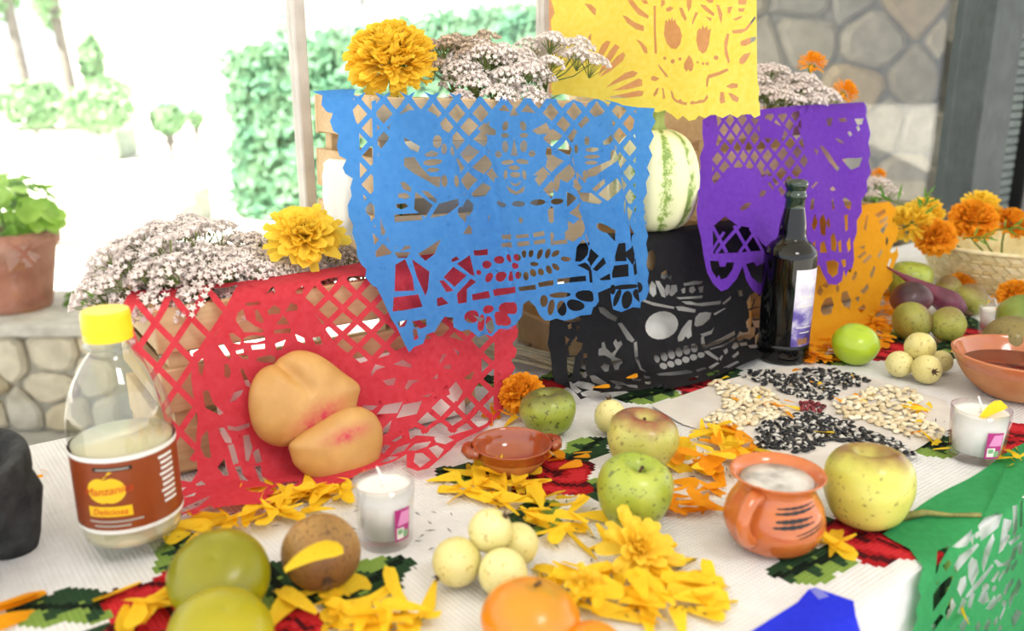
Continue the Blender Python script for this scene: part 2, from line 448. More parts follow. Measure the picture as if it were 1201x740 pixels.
def shrub(px, py, dep, rx, rz, lab, n=500, sz=0.11):
    c = at_depth(px, py, dep); base = FL + 0.42 if abs(dep - 11.2) < 1.3 and px < 140 else FL
    t = thing('shrub', (c.x, c.y, base), lab, 'shrub')
    h = c.z - base
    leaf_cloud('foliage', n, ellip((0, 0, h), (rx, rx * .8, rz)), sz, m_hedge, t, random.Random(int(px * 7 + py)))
    bm = bmesh.new()
    for k in range(4): add_tube(bm, [(0, 0, 0), (rx * .2 * math.cos(k * 1.6), rx * .2 * math.sin(k * 1.6), h * .6), (rx * .5 * math.cos(k * 1.6), rx * .4 * math.sin(k * 1.6), h)], 0.02, 5)
    frombm('stem', bm, m_trunk, t)
shrub(38, 122, 11.4, 0.45, 0.33, 'wide clipped green shrub at the far end of the planter bed')
shrub(112, 128, 11.2, 0.5, 0.3, 'rounded pale green shrub in front of the tall topiary')
shrub(107, 72, 12.2, 0.18, 0.38, 'narrow upright topiary shrub rising above the planter bed', 300)
shrub(125, 108, 12.0, 0.34, 0.22, 'spreading shrub beneath the upright topiary', 300)
shrub(197, 140, 12.5, 0.26, 0.22, 'small square-cut hedge before the far house', 300)
shrub(229, 140, 13.4, 0.12, 0.13, 'tiny box-cut shrub beside the square-cut hedge', 160, 0.08)
for px, dep, rad, lab in ((20, 14, 0.09, 'slim grey tree trunk with a loose crown, left of its twin'), (73, 15, 0.1, 'slim grey tree with a bare trunk behind the topiary')):
    c = at_depth(px, 60, dep)
    t = thing('tree', (c.x, c.y, FL), lab, 'tree')
    bm = bmesh.new(); add_tube(bm, [(0.15, 0, 0), (0.05, 0, 1.2), (-0.05, 0.02, 2.4), (-0.12, 0, 4.2)], [rad * 1.1, rad, rad * .9, rad * .6], 8)
    frombm('trunk', bm, m_trunk, t, True)
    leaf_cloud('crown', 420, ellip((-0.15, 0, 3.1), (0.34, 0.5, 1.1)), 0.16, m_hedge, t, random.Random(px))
# far house
fh = at_depth(205, 100, 19.0)
house = thing('far_house', (fh.x, fh.y, FL), 'pale far house with three dark openings behind the hedge', 'house')
bm = bmesh.new(); add_box(bm, (0.3, 1.5, 1.6), (2.6, 0, 0), (0, 1.5, 0), (0, 0, 1.6)); frombm('wall', bm, m_house, house)
bm = bmesh.new(); add_box(bm, (0.3, 1.4, 3.26), (2.9, 0, 0), (0, 1.9, 0), (0, 0, 0.08)); frombm('roof', bm, m_capstone, house)
for px, hw, z0, z1 in ((193, 0.42, 0.25, 1.35), (228, 0.15, 0.3, 1.0), (252, 0.17, 0.5, 0.85)):
    c = at_depth(px, 100, 19.0)
    bm = bmesh.new(); add_box(bm, (c.x - fh.x, -0.01, (z0 + z1) / 2), (hw, 0, 0), (0, 0.03, 0), (0, 0, (z1 - z0) / 2)); frombm('window', bm, m_wglass, house)
# neighbouring white building wearing ivy
nb = at(272, 252, FL); ne = at_depth(705, 150, 6.2)
uxn = Vector((ne.x - nb.x, ne.y - nb.y, 0)); Ln = uxn.length; uxn.normalize(); unn = Vector((uxn.y, -uxn.x, 0))
nbd = thing('ivy_building', (nb.x, nb.y, FL), 'white neighbouring house half covered in green ivy', 'building')
def L(s_, d_, z_): return uxn * s_ + unn * d_ + Vector((0, 0, z_))
box_obj('wall', L(Ln / 2, -0.6, 1.6), uxn * (Ln / 2), unn * 0.6, (0, 0, 1.6), m_house, nbd)
def nb_s(px, py):
    p = on_plane(px, py, nb, unn); q_ = p - nb; return q_.dot(uxn), p.z - FL
for (x0, y0, x1, y1) in ((319, -40, 352, 27), (366, -40, 424, 8)):
    s0_, z0_ = nb_s(x0, y1); s1_, z1_ = nb_s(x1, y0)
    wf = box_obj('window', L((s0_ + s1_) / 2, 0.0, (z0_ + z1_) / 2), uxn * (abs(s1_ - s0_) / 2), unn * 0.05, (0, 0, abs(z1_ - z0_) / 2), m_wframe, nbd)
    box_obj('pane', L((s0_ + s1_) / 2, 0.03, (z0_ + z1_) / 2), uxn * (abs(s1_ - s0_) / 2 - 0.05), unn * 0.03, (0, 0, abs(z1_ - z0_) / 2 - 0.05), m_wglass, wf)
def ivy_pos(rng):
    while True:
        px = rng.uniform(268, 700); lim = 66 - 0.24 * (px - 268) if px < 360 else 46 - 0.16 * (px - 360)
        s_, zt = nb_s(px, max(lim, -60) + rng.gauss(0, 4))
        z_ = rng.uniform(0, max(zt, 0.1))
        return L(s_, rng.uniform(0.01, 0.14), z_), unn.copy()
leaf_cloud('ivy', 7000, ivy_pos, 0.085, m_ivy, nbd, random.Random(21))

# ================================================================== TABLE AND CLOTH
m_tabwood = mat_wood('table_wood', '#7a5a3c', '#96724e', 0)
F0, B0, TS0, TS1 = 0.275, 0.97, -0.75, 2.62
table = thing('table', so((TS0 + TS1) / 2, (F0 + B0) / 2, FL), 'long wooden table under the white embroidered cloth', 'table', rz=TA)
hl, hd = (TS1 - TS0) / 2, (B0 - F0) / 2
bm = bmesh.new(); add_box(bm, (0, 0, 0.725), (hl - 0.004, 0, 0), (0, hd - 0.004, 0), (0, 0, 0.0175)); frombm('table_top', bm, m_tabwood, table)
for sx in (-1, 1):
    for sy in (-1, 1):
        bm = bmesh.new(); add_box(bm, (sx * (hl - 0.1), sy * (hd - 0.08), 0.3535), (0.025, 0, 0), (0, 0.025, 0), (0, 0, 0.3535), 0.003); frombm('leg', bm, m_tabwood, table)

# embroidered cotton cloth: 4 mm stitches, each cell one stitch colour
CELL = 0.004
n_s = int((TS1 - TS0) / CELL); n_o = int((B0 - F0) / CELL); DROP = 64; DB = 3
cols_o = n_o + DROP + DB
white = (0.765, 0.76, 0.775)
grid = np.tile(np.array(white, dtype=np.float32), (cols_o, n_s, 1))
STC = {'r': srgb('#a3161e')[:3], 'R': srgb('#c42a33')[:3], 'd': srgb('#4a0b12')[:3], 'g': srgb('#27422a')[:3], 'G': srgb('#7d9a48')[:3], 'k': srgb('#101d14')[:3]}
def cell_of(px, py):
    p = at(px, py); return int((p.dot(TD) - TS0) / CELL), int((p.dot(TN) - F0) / CELL) + DROP
def put(i, j, c):
    if 0 <= i < n_s and 0 <= j < cols_o: grid[j, i] = STC[c]
def rose(px, py, rad, leaves, rng):
    ci, cj = cell_of(px, py); rc = rad / CELL
    for (la, ld, lr) in leaves:
        li, lj = ci + ld / CELL * math.cos(la), cj + ld / CELL * math.sin(la); n = int(lr / CELL)
        ca, sn = math.cos(la), math.sin(la)
        for di in range(-n - 1, n + 2):
            for dj in range(-n - 1, n + 2):
                u = (di * ca + dj * sn) / n; v = (-di * sn + dj * ca) / n
                if u * u + (v / 0.55) ** 2 < 1 - 0.25 * math.sin(6 * u + 5 * v):
                    c = 'k' if abs(v) < 0.09 else ('G' if v > 0.12 + 0.3 * math.sin(9 * u) else 'g')
                    put(int(li + di), int(lj + dj), c)
    n = int(rc) + 2
    for di in range(-n, n + 1):
        for dj in range(-n, n + 1):
            a = math.atan2(dj, di); r = math.hypot(di, dj) / rc
            if r < 0.86 + 0.14 * math.cos(5 * a + 1):
                sp = math.sin(9 * r - 2.2 * a + 2 * math.sin(2 * a))
                c = 'd' if sp > 0.72 else ('R' if sp < -0.25 else 'r')
                if r > 0.8 and c == 'R': c = 'r'
                put(ci + di, cj + dj, c)
rg = random.Random(4)
rose(200, 705, 0.055, [(2.5, 0.07, 0.045), (3.4, 0.075, 0.04), (1.2, 0.07, 0.035), (-0.4, 0.09, 0.05), (0.1, 0.12, 0.03)], rg)
rose(640, 555, 0.055, [(0.3, 0.075, 0.04), (2.4, 0.07, 0.04), (-1.2, 0.075, 0.045), (-2.4, 0.08, 0.04), (1.3, 0.07, 0.035)], rg)
rose(1030, 628, 0.052, [(-1.3, 0.07, 0.045), (2.0, 0.075, 0.045), (3.0, 0.08, 0.04), (0.5, 0.07, 0.04)], rg)
rose(815, 452, 0.04, [(2.9, 0.07, 0.045), (0.2, 0.06, 0.04)], rg)
rose(1030, 408, 0.06, [(0.1, 0.09, 0.045), (-0.9, 0.08, 0.045), (3.0, 0.08, 0.04)], rg)
rose(1195, 515, 0.07, [(2.6, 0.09, 0.05), (-1.5, 0.09, 0.05)], rg)
rose(625, 455, 0.05, [(2.0, 0.065, 0.04), (0.2, 0.065, 0.04)], rg)
rose(1150, 395, 0.06, [(3.0, 0.08, 0.045), (0.6, 0.08, 0.045)], rg)
rose(350, 735, 0.03, [(1.4, 0.05, 0.045), (2.6, 0.06, 0.04), (0.3, 0.07, 0.045)], rg)
for s_c in (1.02, 1.42):
    for dz in (14, 44):
        ci = int((s_c - TS0) / CELL)
        for di in range(-16, 17):
            for dj in range(-12, 13):
                r = math.hypot(di / 1.3, dj)
                if r < 11 + 1.5 * math.sin(5 * math.atan2(dj, di)): put(ci + di, dz + dj, 'R' if (di * 2 + dj * 3) % 7 < 4 else ('g' if r > 8 else 'r'))
verts = []
for j in range(cols_o + 1):
    for i in range(n_s + 1):
        s_ = TS0 + i * CELL; k = j - DROP
        x_ = s_ * 9; hem = 0.0006 * math.sin(s_ * 31 + j * .13) + 0.0006 * math.sin(j * .21 + s_ * 17)
        if k < 0:
            fold = 0.002 * (1 - math.cos(min(-k * CELL / 0.02, 1) * math.pi)) / 2 + 0.002 * math.sin(s_ * 22) * min(-k * CELL / 0.1, 1)
            p = so(s_, F0 - 0.006 - fold, k * CELL)
        elif k > n_o:
            p = so(s_, B0 + 0.003, -(k - n_o) * CELL)
        else:
            p = so(s_, F0 + k * CELL - (0.006 if k == 0 else 0), -0.0012 + hem)
        verts.append(p)
faces = [(j * (n_s + 1) + i, j * (n_s + 1) + i + 1, (j + 1) * (n_s + 1) + i + 1, (j + 1) * (n_s + 1) + i) for j in range(cols_o) for i in range(n_s)]
t = NT('embroidered_cotton'); at_ = t.n('ShaderNodeAttribute', attribute_name='stitch')
tc = t.n('ShaderNodeTexCoord'); mp = t.n('ShaderNodeMapping'); mp.inputs['Rotation'].default_value = (0, 0, -TA); t.l(tc.outputs['Object'], mp.inputs[0])
wv = t.n('ShaderNodeTexWave'); wv.inputs['Scale'].default_value = 78; wv.bands_direction = 'X'; wv.inputs['Distortion'].default_value = 1.0; t.l(mp.outputs[0], wv.inputs[0])
wv2 = t.n('ShaderNodeTexWave'); wv2.inputs['Scale'].default_value = 78; wv2.bands_direction = 'Y'; wv2.inputs['Distortion'].default_value = 1.0; t.l(mp.outputs[0], wv2.inputs[0])
ml = t.n('ShaderNodeMath', operation='MULTIPLY'); t.l(wv.outputs['Fac'], ml.inputs[0]); t.l(wv2.outputs['Fac'], ml.inputs[1])
f3 = t.noise(mp.outputs[0], 60, 3)
col = t.n('ShaderNodeMix', data_type='RGBA', blend_type='MULTIPLY'); col.inputs[0].default_value = 0.35
t.l(at_.outputs['Color'], col.inputs[6]); t.l(t.ramp(f3, [(0.3, '#e6e4e2'), (0.7, '#ffffff')]), col.inputs[7])
m_cloth = t.done(t.bsdf(col.outputs[2], 0.9, t.bump(ml.outputs[0], 0.55, 0.0022), Specular_IOR_Level=0.15))
cl = mesh('tablecloth', verts, faces, m_cloth)
ca = cl.data.color_attributes.new('stitch', 'FLOAT_COLOR', 'CORNER')
flat = np.ones((cols_o * n_s, 4, 4), dtype=np.float32); flat[:, :, :3] = grid.reshape(-1, 1, 3)
ca.data.foreach_set('color', flat.reshape(-1)); del flat
for p in cl.data.polygons: p.use_smooth = True
tag(cl, 'white woven cotton tablecloth with red cross-stitch roses and green leaves', 'tablecloth')

# ================================================================== CRATES
m_slat = mat_wood('crate_pine', '#b8966c', '#d8bb92', 0)
m_post = mat_wood('crate_post_pine', '#c4a478', '#dec49c', 2)
def crate(label, p, phi, Lx, Dy, h, tilt=0.0, nsl=3, seed=0):
    """p = front left bottom corner; x runs along the front, y towards the back"""
    rng = random.Random(seed)
    c = thing('wooden_crate', p, label, 'crate', 'slatted wooden crates stepped up on the table')
    c.rotation_euler = (0, tilt, math.radians(phi))
    th = 0.0045; g = 0.30 * h / nsl; sh = (h - g * (nsl - 1) - 0.008) / nsl
    for i in range(nsl):
        z_ = 0.008 + sh / 2 + i * (sh + g) + 0.0
        for (cx, cy, ax, ay) in ((Lx / 2, th, Lx / 2, th), (Lx / 2, Dy - th, Lx / 2, th), (th, Dy / 2, th, Dy / 2 - 2 * th), (Lx - th, Dy / 2, th, Dy / 2 - 2 * th)):
            j = rng.uniform(-0.0012, 0.0012)
            bm = bmesh.new(); add_box(bm, (cx, cy, z_ + j), (ax, 0, 0), (0, ay, 0), (0, 0, sh / 2), 0.001); frombm('slat', bm, m_slat, c)
    for (cx, cy) in ((0.02, 0.02), (Lx - 0.02, 0.02), (0.02, Dy - 0.02), (Lx - 0.02, Dy - 0.02)):
        bm = bmesh.new(); add_box(bm, (cx, cy, h / 2 - 0.001), (0.0105, 0, 0), (0, 0.0105, 0), (0, 0, h / 2 - 0.003), 0.001); frombm('corner_post', bm, m_post, c)
    for k in range(4):
        y_ = 0.03 + k * (Dy - 0.06) / 3
        bm = bmesh.new(); add_box(bm, (Lx / 2, y_, 0.004), (Lx / 2, 0, 0), (0, 0.02, 0), (0, 0, 0.0035), 0.001); frombm('floor_board', bm, m_slat, c)
    return c
def dirv(phi): a_ = math.radians(phi); return Vector((math.cos(a_), math.sin(a_), 0))
def outv(phi): a_ = math.radians(phi); return Vector((math.sin(a_), -math.cos(a_), 0))
RED = dict(p=Vector((-0.325, 0.745, 0)), phi=34, L=0.34, D=0.20, h=0.17)
BLK = dict(p=Vector((0.075, 1.072, 0)), phi=29.5, L=0.33, D=0.20, h=0.16)
BLU = dict(p=Vector((-0.15, 0.923, 0.171)), phi=31.3, L=0.305, D=0.19, h=0.182)
PUR = dict(p=Vector((0.29, 1.26, 0.161)), phi=38, L=0.36, D=0.19, h=0.16)
ORG = dict(p=Vector((0.408, 1.285, 0)), phi=36, L=0.30, D=0.20, h=0.16)
crate('low pine crate behind the red cut paper, heaped with white flowers', RED['p'], RED['phi'], RED['L'], RED['D'], RED['h'], 0, 3, 1)
crate('pine crate behind the black skull paper, bearing the squash', BLK['p'], BLK['phi'], BLK['L'], BLK['D'], BLK['h'], 0, 3, 2)
crate('upper pine crate behind the blue cut paper with white cloth inside', BLU['p'], BLU['phi'], BLU['L'], BLU['D'], BLU['h'], math.radians(1.9), 3, 3)
crate('upper pine crate behind the purple cut paper', PUR['p'], PUR['phi'], PUR['L'], PUR['D'], PUR['h'], 0, 3, 4)
crate('pine crate behind the orange cut paper near the basket', ORG['p'], ORG['phi'], ORG['L'], ORG['D'], ORG['h'], 0, 3, 5)

# white cloth bundle inside the upper crate, bulging between the slats
m_linen = mat_var('white_linen', '#e9e7e1', '#f6f4ef', 20, 0.9, 0.2, 50, 0.003)
def blob(name, c, r, mat, label, cat, amp=0.12, fr=9.0, rz=0.0, group=None, seed=0, n=36):
    prof = [(math.sin(math.pi * k / 22), -math.cos(math.pi * k / 22)) for k in range(23)]
    def fn(rr, z, a_):
        d = Vector((rr * math.cos(a_), rr * math.sin(a_), z)); q = 1 + amp * noise.noise(d * 1.7 + Vector((seed * 7, 0, 0))) + amp * .5 * noise.noise(d * 4 + Vector((0, seed * 3, 0)))
        e = 0.55
        d = Vector([math.copysign(abs(x) ** e, x) * 0.9 if abs(x) > 1e-6 else 0 for x in d])
        return (d.x * r[0] * q, d.y * r[1] * q, d.z * r[2] * q)
    o = frombm(name, lathe_bm(prof, n, fn), mat, None, True); o.location = c; o.rotation_euler = (0, 0, rz)
    return tag(o, label, cat, group)
uB, oB = dirv(BLU['phi']), outv(BLU['phi'])
blob('folded_cloth', BLU['p'] + uB * 0.175 - oB * 0.095 + Vector((0, 0, 0.082)), (0.100, 0.066, 0.066), m_linen, 'white cloth bundle stuffed inside the upper crate behind blue paper', 'cloth', 0.10, rz=math.radians(BLU['phi']), seed=2)
blob('folded_cloth', BLU['p'] + uB * 0.024 - oB * 0.105 + Vector((0, 0, 0.062)), (0.036, 0.062, 0.05), m_linen, 'white cloth end bulging out between the slats beside blue paper', 'cloth', 0.14, rz=math.radians(BLU['phi']), seed=5)
uK, oK = dirv(BLK['phi']), outv(BLK['phi'])
# pale board box and dried grass seen between the red and black papers
m_board = mat_var('pale_board', '#d8d6c8', '#e6e4d8', 15, 0.6)
pb = at(628, 436); pbox = thing('cardboard_box', pb + Vector((-0.055, 0.075, 0)), 'pale smooth card box standing between the red and black papers', 'box', rz=math.radians(33))
bm = bmesh.new(); add_box(bm, (0, 0.035, 0.075), (0.045, 0, 0), (0, 0.03, 0), (0, 0, 0.073), 0.004); frombm('body', bm, m_board, pbox)
bm = bmesh.new(); add_box(bm, (0, 0.035, 0.150), (0.047, 0, 0), (0, 0.032, 0), (0, 0, 0.0035), 0.002); frombm('lid', bm, m_board, pbox)
m_straw = mat_var('dried_straw', '#bfbb98', '#dcd9bd', 60, 0.6)
gb = at(612, 440); gw = thing('straw_bundle', gb + Vector((0, 0.03, 0)), 'bundle of pale dried straw lying in front of the card box', 'straw')
for k in range(26):
    rr = random.Random(k); bm = bmesh.new(); y0 = rr.uniform(-0.012, 0.012); z0 = 0.003 + rr.uniform(0, 0.02)
    add_tube(bm, [(-0.05 + rr.uniform(-.01, .01), y0 + 0.01, z0 + 0.01), (0.0, y0 + rr.uniform(-.004, .004), z0 + 0.006), (0.07 + rr.uniform(-.01, .01), y0 - 0.025 + rr.uniform(-.02, .01), z0 * .5 + 0.002)], 0.0011, 5)
    frombm('stalk', bm, m_straw, gw)

# ================================================================== CUT PAPERS (papel picado)
class Sheet:
    """paper hung over an edge: profile of (out, z) extruded along d; (s, t) -> 3D"""
    def __init__(self, p, phi, prof, tilt=0.0, wave=None):
        self.p = Vector((p[0], p[1], 0)); self.d = dirv(phi); self.o = outv(phi); self.tilt = tilt; self.wave = wave
        P = smooth_prof2(prof)
        self.P = P; self.T = [0.0]
        for a_, b_ in zip(P[:-1], P[1:]): self.T.append(self.T[-1] + math.hypot(b_[0] - a_[0], b_[1] - a_[1]))
    def unproj(self, px, py):
        d = ray(px, py); best = None
        n = len(self.P) - 1
        for i in range(n):
            a_, b_ = self.P[i], self.P[i + 1]; T0, T1 = self.T[i], self.T[i + 1]
            e = self.o * (b_[0] - a_[0]) + Vector((0, 0, b_[1] - a_[1])); Ls = T1 - T0; e = e / Ls
            ds = self.d + Vector((0, 0, self.tilt))
            p0 = self.p + self.o * a_[0] + Vector((0, 0, a_[1]))
            # p0 + s*ds + u*e = EYE + k*d
            Mx = Matrix(((ds.x, e.x, -d.x), (ds.y, e.y, -d.y), (ds.z, e.z, -d.z)))
            try: sol = Mx.inverted() @ (EYE - p0)
            except ValueError: continue
            s_, u_, k_ = sol
            if k_ <= 0: continue
            lo = -1e-6 if i > 0 else -0.2; hi = Ls + 1e-6 if i < n - 1 else Ls + 0.3
            if lo <= u_ <= hi and (best is None or k_ < best[0]): best = (k_, s_, T0 + u_)
        if best is None: return None
        return best[1], best[2]
    def prof_at(self, t):
        T, P = self.T, self.P
        if t <= 0: i = 0
        elif t >= T[-1]: i = len(T) - 2
        else:
            i = 0
            while T[i + 1] < t: i += 1
        k = (t - T[i]) / (T[i + 1] - T[i])
        o_ = P[i][0] + (P[i + 1][0] - P[i][0]) * k; z_ = P[i][1] + (P[i + 1][1] - P[i][1]) * k
        nx, nz = -(P[i + 1][1] - P[i][1]), (P[i + 1][0] - P[i][0]); l_ = math.hypot(nx, nz)
        return o_, z_, nx / l_, nz / l_
    def pos(self, s_, t):
        o_, z_, nx, nz = self.prof_at(t)
        w_ = self.wave(s_, t) if self.wave else 0.0
        p = self.p + self.d * s_ + self.o * (o_ + nx * w_); p.z = z_ + nz * w_ + self.tilt * s_
        return p
def smooth_prof2(pr, r=0.012, k=5):
    """round the corners of an open polyline"""
    out = [pr[0]]
    for i in range(1, len(pr) - 1):
        a_, b_, c_ = Vector(pr[i - 1]), Vector(pr[i]), Vector(pr[i + 1])
        la, lc = (a_ - b_).length, (c_ - b_).length; q = min(r, la * .45, lc * .45)
        p0 = b_ + (a_ - b_) / la * q; p1 = b_ + (c_ - b_) / lc * q
        for j in range(k + 1):
            t = j / k; v = p0 * (1 - t) ** 2 + b_ * 2 * t * (1 - t) + p1 * t * t; out.append((v.x, v.y))
    out.append(pr[-1]); return out

def Z(x0, y0, sc, pts): return [(x0 + x / sc, y0 + y / sc) for x, y in pts]
def ELL(cx, cy, rx, ry, rot=0, n=14):
    c_, s_ = math.cos(math.radians(rot)), math.sin(math.radians(rot))
    return [(cx + rx * math.cos(2 * math.pi * k / n) * c_ - ry * math.sin(2 * math.pi * k / n) * s_, cy + rx * math.cos(2 * math.pi * k / n) * s_ + ry * math.sin(2 * math.pi * k / n) * c_) for k in range(n)]
def LENS(x0, y0, x1, y1, w_, n=5):
    dx, dy = x1 - x0, y1 - y0; l_ = math.hypot(dx, dy); nx, ny = -dy / l_, dx / l_
    up = [(x0 + dx * k / n + nx * w_ * math.sin(math.pi * k / n), y0 + dy * k / n + ny * w_ * math.sin(math.pi * k / n)) for k in range(n + 1)]
    dn = [(x0 + dx * k / n - nx * w_ * math.sin(math.pi * k / n), y0 + dy * k / n - ny * w_ * math.sin(math.pi * k / n)) for k in range(n - 1, 0, -1)]
    return up + dn
def grow(p, k): cx = sum(q[0] for q in p) / len(p); cy = sum(q[1] for q in p) / len(p); return [(cx + (x - cx) * k, cy + (y - cy) * k) for x, y in p]
def BAR(x0, y0, x1, y1, w_):
    dx, dy = x1 - x0, y1 - y0; l_ = math.hypot(dx, dy); nx, ny = -dy / l_ * w_ / 2, dx / l_ * w_ / 2
    return [(x0 + nx, y0 + ny), (x1 + nx, y1 + ny), (x1 - nx, y1 - ny), (x0 - nx, y0 - ny)]
def DROPS(cx, cy, r0, r1, w0, w1, a0, a1, n):
    """fan of petal-shaped cuts"""
    out = []
    for k in range(n):
        a_ = math.radians(a0 + (a1 - a0) * k / max(n - 1, 1)); c_, s_ = math.cos(a_), math.sin(a_)
        pts = [(r0, -w0), (r0 + (r1 - r0) * .6, -w1), (r0 + (r1 - r0) * .9, -w1 * .8), (r1, 0), (r0 + (r1 - r0) * .9, w1 * .8), (r0 + (r1 - r0) * .6, w1), (r0, w0)]
        out.append([(cx + x * c_ - y * s_, cy + x * s_ + y * c_) for x, y in pts])
    return out
def LATTICE(fx, us, vs_, w_, seg=6):
    """diagonal strips in a (u, v) frame; fx maps (u, v) to pixels"""
    out = []; (u0, u1), (v0, v1) = us, vs_
    ks = range(int(math.floor(u0 - (v1 - v0))), int(math.ceil(u1 + (v1 - v0))) + 1)
    for sg in (1, -1):
        for k in ks:
            pts = []
            for j in range(seg + 1):
                v = v0 + (v1 - v0) * j / seg; u = k + sg * (v - v0)
                if u0 - .6 <= u <= u1 + .6: pts.append(fx(u, v))
            for p, q in zip(pts[:-1], pts[1:]):
                if math.hypot(q[0] - p[0], q[1] - p[1]) > 1:
                    dx, dy = q[0] - p[0], q[1] - p[1]; l_ = math.hypot(dx, dy); e = 0.8 / l_
                    out.append(BAR(p[0] - dx * e, p[1] - dy * e, q[0] + dx * e, q[1] + dy * e, w_))
    return out

def cut_paper(name, sheet, outline, layers, mat, label, grid=0.008, dens=10, group='cut tissue papers draped over the altar', flap=None):
    def conv(poly):
        res = []
        for i in range(len(poly)):
            a_, b_ = poly[i], poly[(i + 1) % len(poly)]
            n = max(1, int(math.hypot(b_[0] - a_[0], b_[1] - a_[1]) / dens))
            for j in range(n):
                u = sheet.unproj(a_[0] + (b_[0] - a_[0]) * j / n, a_[1] + (b_[1] - a_[1]) * j / n)
                if u is not None: res.append(u)
        return res
    polys = [(1, conv(outline))]
    if flap: polys.append((1, flap))          # extra outline piece given directly in (s, t)
    for sg, pl in layers: polys.append((1 if sg == '+' else 0, pl if sg == '-s' else conv(pl)))   # '-s': given in (s, t)
    polys = [(s_, p) for s_, p in polys if len(p) >= 3]
    nout = 2 if flap else 1
    V, E = [], []
    for _, p in polys:
        i0 = len(V); V += [Vector(q) for q in p]; E += [(i0 + k, i0 + (k + 1) % len(p)) for k in range(len(p))]
    sx = [q[0] for q in polys[0][1]] + ([q[0] for q in flap] if flap else []); tx = [q[1] for q in polys[0][1]] + ([q[1] for q in flap] if flap else [])
    a_ = min(sx)
    while a_ < max(sx):
        b_ = min(tx)
        while b_ < max(tx):
            V.append(Vector((a_ + 0.0013 * math.sin(b_ * 977), b_ + 0.0013 * math.sin(a_ * 811)))); b_ += grid
        a_ += grid
    r = delaunay_2d_cdt(V, E, [], 0, 1e-6)
    ov, of = r[0], r[2]
    A = np.array([(v[0], v[1]) for v in ov]); Fc = np.array([f for f in of if len(f) == 3]); Cn = A[Fc].mean(axis=1)
    def inside(poly):
        P = np.array(poly); res = np.zeros(len(Cn), bool)
        mn, mx = P.min(0), P.max(0)
        idx = np.where((Cn[:, 0] >= mn[0]) & (Cn[:, 0] <= mx[0]) & (Cn[:, 1] >= mn[1]) & (Cn[:, 1] <= mx[1]))[0]
        if len(idx) == 0: return res
        x, y = Cn[idx, 0], Cn[idx, 1]; c_ = np.zeros(len(idx), bool); j = len(P) - 1
        for i in range(len(P)):
            yi, yj = P[i, 1], P[j, 1]
            cond = (yi > y) != (yj > y)
            if cond.any(): c_ ^= cond & (x < (P[j, 0] - P[i, 0]) * (y - yi) / (yj - yi + 1e-15) + P[i, 0])
            j = i
        res[idx] = c_; return res
    state = np.zeros(len(Cn), bool); outl = np.zeros(len(Cn), bool)
    for k, (sg, p) in enumerate(polys):
        ins = inside(p)
        if k < nout: outl |= ins; state |= ins
        else: state[ins] = bool(sg)
    state &= outl
    keep = Fc[state]
    used = np.unique(keep); remap = {int(v): i for i, v in enumerate(used)}
    vv = [sheet.pos(A[i, 0], A[i, 1]) for i in used]
    me = bpy.data.meshes.new(name); me.from_pydata([tuple(q) for q in vv], [], [tuple(remap[int(x)] for x in f) for f in keep]); me.update()
    o = link(name, me, mat, None, True)
    return tag(o, label, 'paper', group)

# ---------------------------------------------------------------- blue
m_blue = mat_paper('blue_tissue', '#4489d6', 0.42, '#5093dd')
def wv_blue(s_, t):
    q = min(1, max(0, t - 0.07) / 0.06); fd = sum(a_ * math.exp(-((s_ - c_) / w_) ** 2) for c_, a_, w_ in ((0.075, 0.006, 0.012), (0.118, 0.008, 0.01), (0.225, 0.009, 0.011), (0.29, 0.008, 0.01), (0.165, -0.003, 0.02)))
    return 0.004 + 1.7 * q * fd + 0.003 * math.sin(s_ * 46 + 0.6) * min(1, max(0, t - 0.08) / 0.1) + 0.002 * math.sin(s_ * 21 + t * 17)
tB = -math.sin(math.radians(1.9))
blue = Sheet(BLU['p'], BLU['phi'], [(-0.05, 0.355), (0.005, 0.3555), (0.068, 0.18), (0.10, 0.05), (0.105, 0.01)], tB, wv_blue)
A_ = lambda pts: Z(340, 90, 4.354, pts); B_ = lambda pts: Z(550, 100, 4.113, pts); C_ = lambda pts: Z(400, 240, 4.11, pts); D_ = lambda pts: Z(580, 240, 4.11, pts); E_ = lambda pts: Z(340, 80, 2.177, pts)
ol = A_([(75, 58), (140, 62), (260, 86), (430, 84), (640, 84), (800, 84), (958, 86)]) + B_([(150, 40), (280, 42), (480, 52), (600, 66), (650, 86), (730, 106), (800, 116), (885, 118), (875, 150), (890, 180), (870, 220), (885, 250), (860, 300), (880, 340), (855, 400), (870, 430), (850, 470), (858, 520), (835, 560), (850, 600), (838, 640), (855, 690)]) \
    + D_([(722, 0), (715, 20), (730, 60), (720, 100), (738, 150), (725, 190), (735, 240), (725, 290), (738, 330), (730, 370), (738, 410), (720, 455), (690, 470), (665, 500), (630, 495), (600, 518), (565, 505), (556, 460), (550, 400), (495, 425), (500, 465), (480, 490), (440, 495), (430, 530), (400, 535), (375, 550), (330, 560), (290, 548), (265, 558), (235, 558), (205, 530), (185, 490), (150, 462), (122, 480), (115, 535), (60, 580), (20, 608)]) \
    + C_([(800, 592), (750, 600), (720, 635), (680, 625), (635, 638), (600, 602), (565, 610), (532, 590), (530, 545), (490, 540), (470, 565), (440, 612), (402, 625), (385, 670), (345, 685), (322, 712), (305, 680), (265, 590), (240, 550), (200, 460), (170, 400), (150, 390), (115, 350), (120, 312), (95, 290), (75, 250), (70, 195), (50, 140), (55, 100), (33, 60), (28, 10)]) \
    + A_([(290, 720), (290, 660), (310, 612), (302, 570), (314, 525), (275, 500), (262, 470), (281, 430), (245, 410), (232, 360), (242, 302), (215, 285), (197, 235), (212, 195), (180, 185), (155, 150), (162, 108), (110, 90)])
